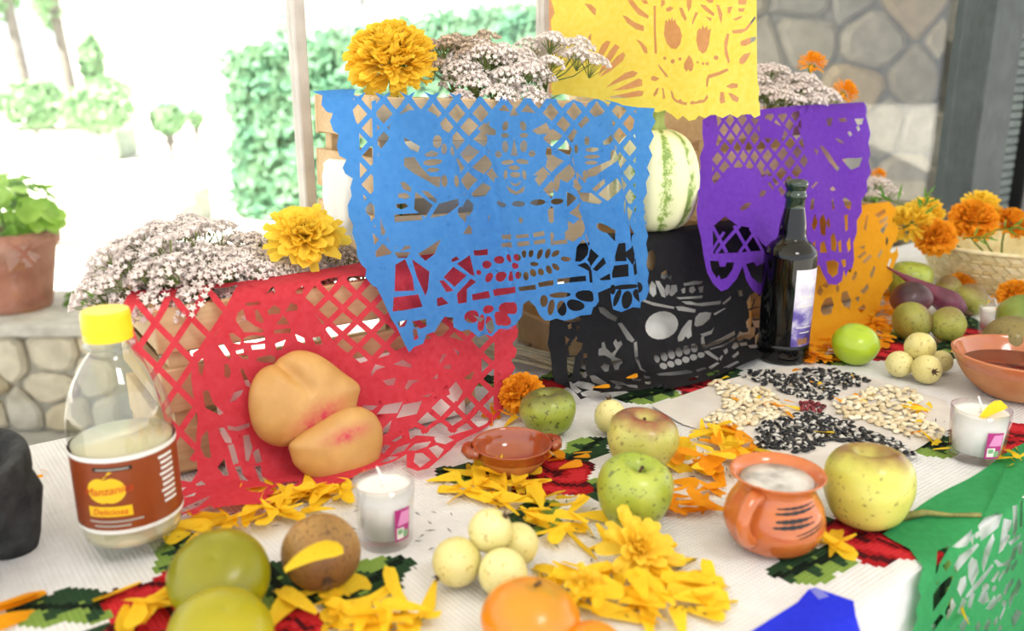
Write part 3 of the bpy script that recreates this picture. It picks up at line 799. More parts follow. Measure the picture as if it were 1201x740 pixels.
lat_reg = A_([(330, 92), (380, 88)]) + B_([(0, 46), (300, 46), (600, 74), (720, 112), (795, 130), (780, 200), (800, 300), (790, 420), (800, 560), (785, 700), (790, 735)]) + D_([(660, 0), (660, 160), (665, 330), (560, 350), (300, 230), (180, 130), (60, 130)]) + C_([(560, 150), (560, 260), (640, 330), (600, 470), (560, 460), (470, 380), (440, 470), (260, 520), (235, 500), (190, 380), (165, 250), (135, 60)]) + A_([(385, 700), (350, 520), (345, 300), (310, 170), (320, 110)])
ux_b = lambda u: 403 + 30 * u - 0.19 * u * u
fxb = lambda u, v: (ux_b(u), 103 + v * (33 - 0.35 * u))
L = [('-', lat_reg)] + [('+', q) for q in LATTICE(fxb, (0.3, 13), (0, 8), 6.2, 16)]
# three figures
L += [('+', E_([(250, 150), (270, 125), (300, 112), (340, 108), (370, 125), (382, 160), (410, 178), (407, 215), (430, 260), (432, 300), (445, 330), (430, 372), (440, 412), (425, 440), (400, 470), (385, 505), (378, 545), (330, 540), (310, 470), (300, 455), (255, 460), (245, 430), (232, 400), (214, 330), (210, 270), (224, 215), (246, 186)])),
      ('+', E_([(507, 122), (520, 108), (560, 112), (590, 112), (640, 118), (650, 150), (630, 162), (640, 172), (656, 205), (650, 250), (622, 285), (650, 335), (656, 400), (662, 470), (640, 520), (530, 520), (470, 560), (470, 480), (500, 450), (500, 380), (490, 330), (510, 290), (500, 230), (497, 190), (506, 160)])),
      ('+', E_([(745, 150), (765, 130), (800, 118), (815, 125), (820, 250), (828, 380), (824, 450), (800, 500), (760, 470), (725, 440), (728, 390), (715, 370), (740, 320), (750, 290), (715, 260), (710, 200), (725, 170)])),
      ('+', E_([(470, 330), (496, 330), (500, 420), (480, 470), (455, 470), (462, 420)])), ('+', E_([(668, 300), (690, 296), (700, 400), (705, 440), (668, 440)])),
      ('+', E_([(246, 600), (270, 612), (390, 590), (440, 575), (560, 560), (660, 560), (700, 540), (820, 560), (905, 530), (915, 545), (910, 620), (850, 640), (600, 690), (320, 740), (280, 690)])),
      ('+', E_([(445, 520), (520, 470), (680, 465), (720, 500), (770, 540), (830, 560), (700, 590), (460, 620), (440, 560)])),
      ('+', E_([(204, 90), (215, 88), (222, 300), (230, 430), (216, 430), (208, 300)]))]
L += [('+', C_([(165, 255), (240, 240), (440, 180), (560, 160), (640, 330), (600, 470), (250, 560), (185, 400)])), ('+', D_([(270, 170), (400, 110), (560, 110), (600, 0), (660, 0), (668, 350), (560, 400), (270, 400)]))]
hol = [A_(p) for p in ([(575, 322), (600, 335), (648, 362), (640, 388), (605, 375), (582, 350)], [(685, 400), (715, 385), (742, 398), (735, 412), (690, 412)], [(585, 432), (630, 428), (660, 470), (700, 510), (745, 512), (742, 560), (690, 530), (630, 500), (585, 468)],
      [(555, 550), (575, 548), (605, 575), (600, 592), (570, 580)], [(545, 605), (580, 603), (598, 618), (580, 630), (545, 622)], [(535, 658), (575, 655), (588, 668), (560, 682), (535, 672)], [(635, 605), (715, 660), (680, 715), (628, 680)], [(670, 592), (700, 595), (740, 630), (735, 645), (700, 625)], [(720, 718), (760, 655), (830, 640), (835, 668), (790, 705)],
      [(533, 712), (650, 705), (655, 735), (535, 745)])]
hol += [ELL(340 + 740 / 4.354, 90 + 340 / 4.354, 4, 6.5), ELL(340 + 770 / 4.354, 90 + 380 / 4.354, 2.5, 5.5), ELL(340 + 812 / 4.354, 90 + 392 / 4.354, 2.5, 5), ELL(340 + 717 / 4.354, 90 + 443 / 4.354, 9, 3.2, -3), ELL(340 + 722 / 4.354, 90 + 481 / 4.354, 6, 2.2), ELL(340 + 775 / 4.354, 90 + 540 / 4.354, 2.5, 6, -8), ELL(340 + 832 / 4.354, 90 + 545 / 4.354, 3, 6, -5), ELL(340 + 865 / 4.354, 90 + 705 / 4.354, 5, 7, -25)]
hol += [B_(p) for p in ([(195, 148), (210, 108), (232, 145)], [(205, 335), (218, 262), (234, 335)], [(35, 220), (70, 190), (120, 220), (118, 240), (60, 240)], [(305, 222), (362, 190), (380, 235), (330, 238)], [(622, 285), (665, 252), (670, 275), (640, 300), (625, 300)], [(570, 440), (568, 410), (640, 380), (640, 345), (665, 333), (682, 350), (675, 375), (600, 435)],
      [(585, 505), (628, 465), (632, 485), (600, 515)], [(615, 530), (665, 475), (685, 515), (650, 560)], [(515, 525), (575, 528), (618, 565), (605, 575), (540, 562), (518, 545)], [(455, 715), (490, 668), (525, 690), (500, 740), (460, 740)], [(310, 435), (350, 400), (380, 435)], [(62, 442), (85, 415), (128, 448), (75, 460)], [(180, 490), (225, 515), (262, 488), (255, 515), (222, 528), (195, 518)], [(195, 465), (220, 478), (248, 463), (235, 485), (210, 485)])]
for cx, cy, rx, ry, ro in ((173, 198, 3, 5, 15), (258, 198, 3, 5, -15), (172, 243, 4, 2.5, 0), (262, 243, 4, 2.5, 0), (173, 297, 3.4, 6, 0), (262, 295, 3.4, 6, 0), (138, 335, 3.5, 3.5, 0), (300, 332, 3.2, 3.2, 0), (185, 372, 7, 2.5, -8), (258, 368, 6, 2.5, 12), (217, 398, 6, 2.5, 0), (222, 432, 5.5, 3, 0), (172, 433, 2, 5, 8), (266, 432, 2, 5, -8), (136, 582, 7, 3, 0), (233, 575, 7, 3, -2), (325, 568, 7, 3, -3), (242, 655, 2, 3, 0),
                           (506, 313, 2, 4.5, 0), (375, 330, 2.5, 6, 0), (578, 318, 6, 2.3, 0), (578, 352, 7, 2, 0), (575, 380, 6, 2, 0), (556, 275, 2.5, 4.5, 0), (507, 445, 1.8, 4, 0), (548, 438, 2.2, 5, -8), (410, 480, 2.5, 8, 0), (412, 565, 5.5, 3, 0), (480, 495, 3, 6, -30), (640, 695, 8, 3.5, 25)):
    hol.append(ELL(550 + cx / 4.113, 100 + cy / 4.113, rx, ry, ro))
hol += [C_(p) for p in ([(255, 235), (320, 235), (305, 258), (270, 258)], [(370, 240), (468, 178), (440, 240), (400, 268)], [(262, 300), (300, 278), (330, 350), (338, 405), (260, 408)], [(340, 280), (412, 330), (405, 400), (395, 428), (360, 350)], [(258, 452), (355, 440), (372, 490), (300, 505), (255, 510)], [(528, 265), (545, 255), (555, 268), (530, 278)], [(555, 290), (600, 258), (620, 340), (600, 335)], [(495, 350), (535, 308), (578, 345), (540, 390)], [(470, 370), (490, 370), (530, 412), (500, 418)], [(560, 470), (555, 430), (600, 368), (625, 380), (588, 410), (588, 465)],
      [(455, 455), (475, 448), (505, 475), (458, 488)], [(615, 435), (700, 420), (705, 448), (618, 460)], [(730, 412), (805, 400), (805, 425), (735, 438)], [(635, 225), (695, 218), (697, 242), (638, 246)], [(745, 160), (802, 152), (802, 172), (750, 176)], [(748, 202), (802, 192), (805, 210), (752, 216)], [(272, 568), (310, 558), (300, 585), (280, 590)], [(340, 565), (395, 555), (398, 585), (375, 595), (350, 590)], [(340, 605), (355, 600), (362, 640), (345, 650)])]
hol += [ELL(400 + x / 4.11, 240 + y / 4.11, rx, ry, ro) for x, y, rx, ry, ro in ((697, 290, 4, 4, 20), (738, 272, 3, 3.8, -30), (778, 268, 4, 3, 30), (655, 328, 3.5, 2.5, 0), (707, 352, 3, 5, 20), (745, 350, 3, 5, 0), (785, 348, 2.5, 5, -15), (610, 540, 6, 6.5, 30), (655, 570, 4.5, 9, 15), (708, 580, 4.5, 9, -10), (758, 550, 4.5, 8, -30), (700, 505, 6, 4, -15), (788, 500, 5.5, 6, 0))]
hol += [D_(p) for p in ([(5, 160), (62, 150), (62, 170), (8, 178)], [(95, 152), (152, 145), (152, 160), (98, 166)], [(182, 140), (225, 132), (228, 152), (185, 158)], [(5, 200), (62, 188), (62, 206), (8, 216)], [(100, 186), (155, 180), (155, 198), (104, 206)], [(185, 178), (230, 170), (232, 188), (188, 194)], [(275, 180), (332, 172), (334, 190), (280, 196)], [(332, 160), (380, 92), (402, 125), (360, 180)], [(372, 215), (385, 190), (428, 218), (385, 272), (372, 270)], [(405, 170), (420, 150), (445, 190), (440, 200)], [(412, 270), (455, 220), (490, 250), (445, 300)], [(470, 310), (515, 260), (525, 285), (490, 318)], [(382, 300), (400, 290), (450, 325), (452, 370), (420, 372), (415, 325)],
      [(300, 360), (395, 348), (398, 370), (302, 380)], [(205, 378), (268, 366), (268, 388), (212, 396)], [(105, 400), (180, 388), (184, 408), (110, 416)], [(0, 408), (64, 402), (64, 424), (4, 436)], [(505, 358), (545, 335), (548, 362), (512, 364)], [(488, 100), (505, 98), (555, 130), (558, 175), (530, 140)], [(560, 330), (566, 300), (602, 295), (606, 345), (562, 350)], [(568, 250), (575, 200), (590, 200), (598, 270), (570, 270)], [(595, 240), (625, 210), (652, 240), (620, 290)], [(612, 110), (622, 105), (655, 140), (612, 188)], [(625, 300), (660, 265), (668, 330), (630, 340)], [(610, 60), (625, 20), (650, 40), (630, 80)])]
hol += [ELL(580 + x / 4.11, 240 + y / 4.11, rx, ry, ro) for x, y, rx, ry, ro in ((38, 265, 4, 3, 40), (80, 298, 4.5, 3, 0), (98, 342, 3.5, 4, 40), (42, 350, 2.6, 5, 15), (8, 345, 3, 4, 0), (95, 258, 4, 3.5, 20), (130, 240, 2.5, 4, 0), (167, 238, 2.5, 4, 20), (210, 240, 2.4, 5.5, 20), (246, 238, 2.4, 5, 15), (283, 238, 4.6, 2.6, -35), (332, 264, 5, 2.4, 5), (284, 302, 4.6, 2.6, 40), (252, 315, 2.6, 4.5, -20), (215, 325, 3, 3.6, -30), (175, 330, 3.4, 4, -40), (138, 345, 3, 4.5, 0), (182, 288, 4.4, 2.2, 0), (308, 436, 11, 2.8, -3), (415, 442, 8, 5.5, 20), (375, 485, 7.5, 5.5, 25), (316, 500, 5, 7.8, -8), (265, 495, 3.2, 8, 8), (230, 465, 4, 6, 0), (30, 500, 5, 6, 0), (15, 550, 4, 7, 10), (677, 400, 5.5, 5.5, 30), (648, 440, 4, 7, -25), (612, 460, 3, 9, 0), (580, 450, 2.4, 9, 15), (606, 398, 9, 2.4, -5), (562, 410, 2.6, 5, 0))]
L += [('-', grow(h, 1.17)) for h in hol]
cut_paper('cut_paper', blue, ol, L, m_blue, 'blue cut tissue paper with three skeleton figures, over the upper crate')

# ---------------------------------------------------------------- red
m_red = mat_paper('red_tissue', '#d63a48', 0.38, '#e04a58')
def wv_red(s_, t): return 0.003 + 0.0035 * math.sin(s_ * 30 + 1) * min(1, max(0, t - 0.09) / 0.08) + 0.002 * math.sin(s_ * 55 + t * 23) * min(1, max(0, t - 0.07) / 0.1)
red = Sheet(RED['p'], RED['phi'], [(-0.075, 0.1745), (0.005, 0.1745), (0.030, 0.035), (0.045, 0.0055), (0.13, 0.0045)], 0, wv_red)
F_ = lambda pts: Z(130, 310, 4.625, pts); G_ = lambda pts: Z(150, 440, 4.11, pts); H_ = lambda pts: Z(420, 400, 4.11, pts); K_ = lambda pts: Z(300, 310, 3.753, pts)
rol = [(146, 358), (152, 345), (200, 341), (280, 334), (360, 322), (430, 310), (500, 300), (560, 290), (606, 300), (608, 330), (604, 345), (608, 357), (603, 378), (606.5, 388), (605, 396), (600, 403), (605, 410), (603, 418.5), (598.6, 422), (603, 431), (598, 441), (601, 450), (602, 466), (590, 481), (575, 495), (563, 505), (551, 514), (536, 526), (529, 536), (517, 546), (503, 556), (490, 557), (477, 551), (477, 537), (464, 543), (443, 549), (420, 558), (400, 568), (370, 578), (330, 590), (295, 598), (260, 605), (225, 612), (208, 612), (203, 560), (194, 500), (180, 450), (168, 425), (158, 416), (145, 396), (143, 370)]
reg1 = F_([(120, 225), (200, 185), (420, 160), (640, 140), (720, 115), (660, 200), (640, 260), (560, 390), (440, 480), (430, 620), (440, 700)]) + G_([(330, 200), (320, 330), (330, 470), (300, 520), (220, 500), (180, 320), (150, 100)]) + F_([(230, 640), (170, 500), (90, 260)])
reg2 = K_([(180, 120), (330, 70), (480, 60), (560, 90), (640, 200), (760, 230), (900, 210), (1050, 250), (1058, 420), (1056, 600)]) + H_([(690, 340), (600, 400), (420, 500), (340, 490), (270, 480), (260, 400), (320, 290), (420, 230), (540, 270), (600, 170), (590, 70), (430, 40), (350, 10)]) + K_([(800, 370), (640, 400), (500, 470), (390, 480), (330, 420), (280, 350), (250, 280), (170, 240)])
fr1 = lambda u, v: (136 + 42 * u + 3 * v, 333 - 6.5 * u + v * 52)
fr2 = lambda u, v: (352 + 32.5 * u, 318 - 2.0 * u + v * 31)
L = [('-', reg1)] + [('+', q) for q in LATTICE(fr1, (0.2, 4), (0, 4.2), 7.4, 12)]
L += [('-', reg2)] + [('+', q) for q in LATTICE(fr2, (-0.6, 8), (0, 6.6), 6.6, 14)]
L += [('+', [(330, 372), (352, 352), (372, 372), (392, 402), (420, 425), (452, 416), (480, 402), (520, 393), (550, 402), (566, 418), (566, 440), (548, 455), (528, 462), (505, 470), (480, 500), (482, 530), (430, 560), (310, 560), (240, 560), (228, 530), (236, 490), (232, 450), (240, 425), (262, 405), (300, 390)]),
      ('+', [(255, 372), (285, 355), (300, 350), (338, 350), (352, 372), (330, 395), (260, 405)]),
      ('+', K_([(1056, 240), (1150, 230), (1150, 640), (1050, 640)]))]
hol = [F_(p) for p in ([(690, 270), (715, 250), (730, 300), (770, 330), (812, 350), (808, 362), (720, 360), (682, 305)], [(778, 255), (790, 248), (818, 295), (815, 315), (785, 300)], [(850, 250), (875, 228), (905, 245), (908, 262), (855, 268)], [(895, 320), (930, 280), (930, 325)], [(640, 378), (660, 375), (698, 405), (690, 428), (655, 420)], [(722, 400), (760, 385), (820, 388), (822, 408), (780, 420), (725, 420)], [(582, 440), (605, 432), (635, 480), (640, 508), (615, 490)], [(675, 470), (710, 460), (712, 480), (680, 485)], [(690, 492), (735, 492), (738, 512), (710, 510)], [(760, 440), (825, 432), (825, 455), (765, 460)], [(785, 518), (840, 498), (882, 500), (880, 530), (820, 528)], [(470, 535), (492, 515), (500, 545), (488, 598), (475, 580)], [(612, 545), (630, 545), (642, 580), (630, 612), (612, 600)], [(697, 572), (710, 570), (745, 640), (748, 660), (725, 650)], [(870, 160), (885, 150), (885, 162), (860, 168)], [(725, 212), (790, 205), (800, 215), (740, 224)])]
hol += [G_(p) for p in ([(360, 82), (385, 78), (402, 130), (445, 172), (430, 180), (370, 150)], [(488, 118), (505, 82), (545, 70), (535, 90), (510, 115), (490, 122)], [(475, 238), (510, 245), (570, 228), (572, 245), (520, 262), (480, 256)], [(350, 300), (375, 270), (382, 330), (390, 392), (365, 388), (346, 345)], [(430, 255), (455, 252), (485, 300), (488, 320), (462, 318)], [(475, 340), (500, 335), (522, 420), (500, 428)], [(550, 295), (575, 292), (592, 350), (575, 410), (562, 405)], [(600, 375), (625, 360), (640, 415), (615, 425)], [(428, 450), (455, 412), (478, 495), (460, 502)], [(512, 452), (538, 450), (550, 495), (578, 530), (545, 530)], [(612, 452), (640, 448), (650, 500), (705, 522), (690, 532), (640, 522)],
      [(570, 575), (670, 548), (640, 580), (600, 584)], [(690, 560), (750, 520), (820, 510), (780, 540), (730, 560)], [(250, 670), (390, 628), (340, 668), (270, 684)], [(228, 560), (278, 555), (260, 575), (232, 578)], [(350, 690), (400, 670), (425, 690), (380, 702)], [(275, 612), (330, 598), (320, 612)], [(252, 700), (300, 690), (310, 704), (260, 720)], [(325, 540), (350, 525), (372, 555), (340, 558)])]
hol += [K_(p) for p in ([(50, 205), (75, 182), (100, 195), (98, 215), (55, 218)], [(130, 205), (150, 172), (175, 180), (178, 200)], [(90, 262), (118, 228), (142, 262)], [(80, 290), (145, 282), (146, 300), (82, 302)], [(175, 310), (210, 325), (216, 350), (185, 335)], [(85, 350), (125, 335), (112, 372), (90, 376)], [(252, 325), (280, 320), (290, 350), (265, 352)], [(5, 410), (60, 400), (80, 412), (70, 428), (15, 425)], [(600, 438), (640, 420), (675, 440), (670, 452)], [(500, 470), (515, 440), (555, 450), (520, 462), (500, 488)], [(552, 510), (605, 500), (595, 528), (570, 528)], [(650, 540), (665, 510), (710, 508), (680, 525), (660, 548)], [(800, 430), (815, 395), (830, 398), (805, 432)], [(865, 370), (890, 385), (885, 400)], [(820, 445), (850, 440), (848, 458), (825, 458)], [(770, 500), (790, 480), (790, 500)], [(915, 500), (962, 472), (945, 508)], [(720, 580), (760, 570), (750, 582)], [(845, 550), (875, 520), (905, 560), (880, 600), (850, 570)], [(45, 132), (75, 110), (78, 122), (50, 135)], [(170, 120), (205, 105), (200, 128), (180, 130)])]
hol += [H_(p) for p in ([(90, 350), (120, 310), (198, 296), (178, 345)], [(185, 368), (212, 310), (290, 294), (268, 352)], [(15, 308), (80, 310), (60, 330), (30, 330)], [(115, 425), (150, 390), (140, 440), (118, 456)], [(165, 495), (205, 468), (208, 485), (180, 500)], [(238, 440), (268, 432), (275, 480), (255, 492)], [(245, 545), (280, 522), (345, 518), (330, 538), (280, 550)], [(272, 600), (280, 568), (310, 570), (345, 602), (300, 626)], [(345, 550), (380, 540), (410, 560), (385, 596)], [(372, 500), (420, 490), (455, 508), (420, 530), (380, 520)], [(102, 540), (130, 515), (152, 520), (125, 550)], [(160, 560), (190, 530), (245, 518), (220, 545)], [(110, 592), (150, 568), (190, 572), (140, 590)])]
L += [('-', grow(h, 1.15)) for h in hol]
nap2 = Sheet(RED['p'], RED['phi'], [(0.003, 0.088), (0.018, 0.004)], 0, lambda s_, t: 0.0015 + 0.001 * math.sin(s_ * 50))
me_v = [nap2.pos(0.045 + 0.27 * i / 30, 0.085 * j / 8) for j in range(9) for i in range(31)]
nk2 = mesh('paper_napkin', me_v, [(j * 31 + i, j * 31 + i + 1, (j + 1) * 31 + i + 1, (j + 1) * 31 + i) for j in range(8) for i in range(30)], m_linen, None, True)
nk2.modifiers.new('thickness', 'SOLIDIFY').thickness = 0.0004
tag(nk2, 'white paper lining showing through the lower cuts of red paper', 'paper')
cut_paper('cut_paper', red, rol, L, m_red, 'red cut tissue paper with diamond lattice, spread from crate onto the cloth')

# ---------------------------------------------------------------- black
m_blk = mat_paper('black_tissue', '#17161a', 0.08, '#201f22')
def wv_blk(s_, t): return 0.003 + 0.0035 * math.sin(s_ * 26 + 2.2) * min(1, max(0, t - 0.2) / 0.05)
black = Sheet(BLK['p'], BLK['phi'], [(-0.20, 0.1645), (0.006, 0.1645), (0.045, 0.04), (0.065, 0.0065), (0.16, 0.005)], 0, wv_blk)
M_ = lambda pts: Z(630, 270, 3.524, pts); N_ = lambda pts: Z(750, 270, 3.70, pts)
bol = M_([(150, 60), (240, 20)]) + [(750, 276), (800, 268), (890, 255), (905, 262), (905, 330), (900, 400), (893, 424), (860, 436), (830, 446), (780, 458), (740, 464), (700, 467)] + M_([(180, 715), (150, 680), (115, 660), (70, 640), (55, 600), (52, 555), (45, 510), (35, 470), (40, 430), (42, 380), (70, 340), (110, 280)])
hol = [M_(p) for p in ([(248, 320), (270, 322), (300, 345), (325, 360), (318, 375), (285, 362), (255, 340)], [(332, 388), (348, 385), (400, 452), (390, 462), (370, 450)], [(248, 512), (250, 495), (262, 490), (262, 470), (272, 466), (280, 492), (302, 512), (320, 495), (308, 470), (318, 455), (328, 468), (340, 462), (346, 475), (322, 505), (312, 525), (342, 535), (346, 548), (334, 556), (330, 578), (315, 578), (305, 555), (298, 532), (275, 520), (250, 522)], [(255, 570), (270, 555), (290, 562), (288, 592), (275, 595), (262, 580)], [(175, 552), (188, 548), (190, 590), (200, 612), (195, 626), (170, 615)], [(180, 515), (195, 512), (196, 530), (182, 535)], [(130, 640), (150, 655), (182, 682), (165, 690), (140, 670)], [(150, 655), (172, 645), (210, 650), (235, 660), (225, 680), (185, 672)], [(215, 620), (235, 618), (285, 650), (270, 660), (230, 648)], [(180, 690), (215, 680), (260, 690), (225, 708), (190, 702)],
      [(102, 372), (160, 358), (170, 372), (140, 380), (105, 378)], [(115, 395), (130, 385), (132, 405), (120, 410)], [(150, 398), (165, 400), (155, 412)], [(105, 440), (122, 452), (108, 475)], [(128, 470), (150, 440), (155, 450), (135, 478)], [(120, 485), (150, 462), (175, 470), (170, 495), (150, 520), (125, 520)], [(115, 535), (145, 530), (140, 570), (135, 618), (122, 620), (115, 570)], [(400, 470), (412, 465), (418, 530), (430, 568), (450, 585), (425, 575), (404, 530)], [(300, 640), (350, 645), (370, 655), (330, 660)], [(325, 660), (350, 665), (340, 676), (320, 672)], [(360, 655), (410, 655), (415, 668), (380, 665)], [(390, 622), (430, 625), (425, 632), (395, 632)], [(440, 605), (468, 610), (465, 616), (445, 614)], [(445, 635), (470, 632), (466, 645), (450, 645)], [(470, 670), (500, 665), (525, 645), (520, 662), (490, 682), (462, 685)])]
hol += [N_(p) for p in ([(15, 298), (55, 312), (142, 332), (140, 340), (60, 326), (10, 306)], [(155, 332), (180, 332), (232, 345), (228, 358), (165, 348)], [(182, 310), (215, 310), (240, 318), (300, 312), (335, 308), (330, 322), (260, 330), (200, 322)], [(345, 318), (385, 288), (380, 302), (355, 322)], [(310, 362), (350, 342), (362, 340), (330, 360), (315, 370)], [(165, 465), (180, 430), (205, 395), (218, 395), (215, 430), (218, 460), (205, 472), (195, 460), (185, 478), (168, 482)], [(232, 412), (235, 380), (250, 362), (275, 358), (296, 362), (290, 385), (262, 412), (240, 418)], [(258, 470), (268, 462), (275, 505), (268, 515), (260, 500)], [(275, 505), (330, 480), (395, 445), (398, 460), (340, 495), (280, 515)], [(300, 520), (370, 495), (395, 470), (400, 480), (350, 515), (305, 528)], [(275, 535), (292, 532), (340, 568), (338, 578), (315, 565), (290, 550)], [(345, 572), (355, 560), (362, 562), (352, 580)], [(78, 622), (130, 615), (200, 608), (228, 612), (220, 620), (140, 628), (90, 630)], [(245, 608), (280, 600), (290, 605), (255, 616)], [(212, 645), (255, 632), (250, 645), (220, 650)], [(300, 600), (335, 585), (345, 590), (310, 608)], [(290, 625), (340, 615), (345, 625), (300, 635)], [(255, 455), (300, 440), (310, 425), (300, 455), (270, 465)], [(362, 540), (375, 530), (382, 548), (370, 556)], [(365, 605), (420, 585), (430, 590), (380, 612)], [(400, 565), (425, 545), (430, 556), (410, 572)],
      [(20, 640), (40, 635), (45, 645), (25, 650)], [(22, 705), (70, 690), (100, 672), (90, 695), (50, 715)],
      [(410, 470), (425, 445), (440, 452), (438, 478), (420, 490)], [(438, 450), (462, 445), (465, 425), (495, 425), (490, 460), (470, 480), (442, 470)], [(455, 400), (470, 380), (468, 350), (482, 352), (484, 395), (475, 420), (458, 425)], [(465, 340), (460, 310), (475, 285), (500, 270), (515, 290), (490, 300), (480, 335)], [(485, 345), (520, 335), (525, 380), (490, 385)], [(485, 395), (518, 392), (515, 425), (492, 420)], [(500, 300), (525, 285), (525, 328), (488, 335)], [(425, 500), (455, 495), (462, 512), (435, 518)], [(470, 515), (505, 508), (508, 525), (480, 528)], [(495, 465), (520, 440), (520, 480), (500, 500)], [(400, 495), (415, 500), (425, 520), (410, 535), (395, 525)], [(418, 265), (436, 262), (438, 285), (425, 288)],
      [(45, 240), (55, 222), (70, 240), (72, 275), (60, 288), (45, 270)], [(70, 222), (85, 222), (105, 255), (110, 290), (95, 285), (80, 250)], [(108, 262), (115, 238), (128, 240), (128, 270), (115, 285)], [(135, 240), (155, 240), (158, 265), (138, 285), (128, 280)], [(185, 232), (230, 222), (260, 225), (250, 235), (190, 242)], [(208, 250), (225, 245), (232, 262), (220, 275), (208, 268)], [(245, 250), (265, 245), (262, 270), (250, 272)], [(175, 258), (190, 250), (190, 272), (180, 275)], [(160, 292), (230, 288), (260, 285), (255, 296), (170, 300)], [(95, 185), (112, 175), (118, 200), (105, 212), (92, 205)], [(120, 205), (135, 195), (132, 218)])]
hol.append(ELL(750 + 95 / 3.7, 270 + 413 / 3.7, 17.5, 15, -20, 18))
hol.append(ELL(750 + 48 / 3.7, 270 + 130 / 3.7, 5, 11))
for k in range(6):
    hol.append(ELL(750 + (76 + 31 * k) / 3.7, 270 + (556 - 8.2 * k) / 3.7, 3.6 if k else 3, 5.2 if k else 4.6, -18))
    hol.append(ELL(750 + (104 + 32 * k) / 3.7, 270 + (588 - 7.5 * k) / 3.7, 4.2, 3.2, 25))
nap = Sheet(BLK['p'], BLK['phi'], [(0.004, 0.112), (0.016, 0.004)], 0, lambda s_, t: 0.002 + 0.0015 * math.sin(s_ * 60))
me_v = [nap.pos(0.03 + 0.28 * i / 30, 0.108 * j / 8) for j in range(9) for i in range(31)]
nk = mesh('paper_napkin', me_v, [(j * 31 + i, j * 31 + i + 1, (j + 1) * 31 + i + 1, (j + 1) * 31 + i) for j in range(8) for i in range(30)], m_linen, None, True)
nk.modifiers.new('thickness', 'SOLIDIFY').thickness = 0.0004
tag(nk, 'white paper lining showing through the skull cuts of black paper', 'paper')
cut_paper('cut_paper', black, bol, [('-', grow(h, 1.08)) for h in hol], m_blk, 'black cut tissue paper with a crowned skull and crossbones')

# ---------------------------------------------------------------- yellow (hung from a string)
m_yel = mat_paper('yellow_tissue', '#f2e45c', 0.5, '#f7ee78')
ya = at_depth(650, 110, 1.16); yb = at_depth(889, 136, 1.055)
yphi = math.degrees(math.atan2(yb.y - ya.y, yb.x - ya.x))
yellow = Sheet((ya.x, ya.y), yphi, [(0.0, 0.66), (0.0, 0.30)], 0, lambda s_, t: 0.004 * math.sin(s_ * 34 + 0.4) + 0.002 * math.sin(s_ * 71))
Y_ = lambda pts: Z(640, 0, 4.62, pts)
ytop = -232
yol = [(646, ytop), (886, ytop)] + [(886 + (3 if k % 2 else 0), ytop + 20 * k) for k in range(1, 12)] + Y_([(1143, 0), (1144, 200), (1146, 400), (1150, 455), (1158, 480), (1152, 540), (1160, 560), (1162, 625), (1130, 640), (1110, 618), (1060, 622), (1040, 640), (1000, 618), (960, 640), (920, 620), (900, 620), (870, 640), (835, 625), (815, 648), (780, 655), (745, 628), (715, 650), (680, 622), (640, 598), (600, 610), (560, 600), (530, 612), (490, 590), (440, 590), (400, 570), (330, 562), (290, 540), (240, 528), (160, 520), (100, 508), (40, 518), (30, 480), (38, 400), (30, 320), (40, 240), (32, 170), (28, 110), (52, 70), (40, 30), (28, 0)]) + [(646 + (3 if k % 2 else 0), -20 * k) for k in range(1, 12)]
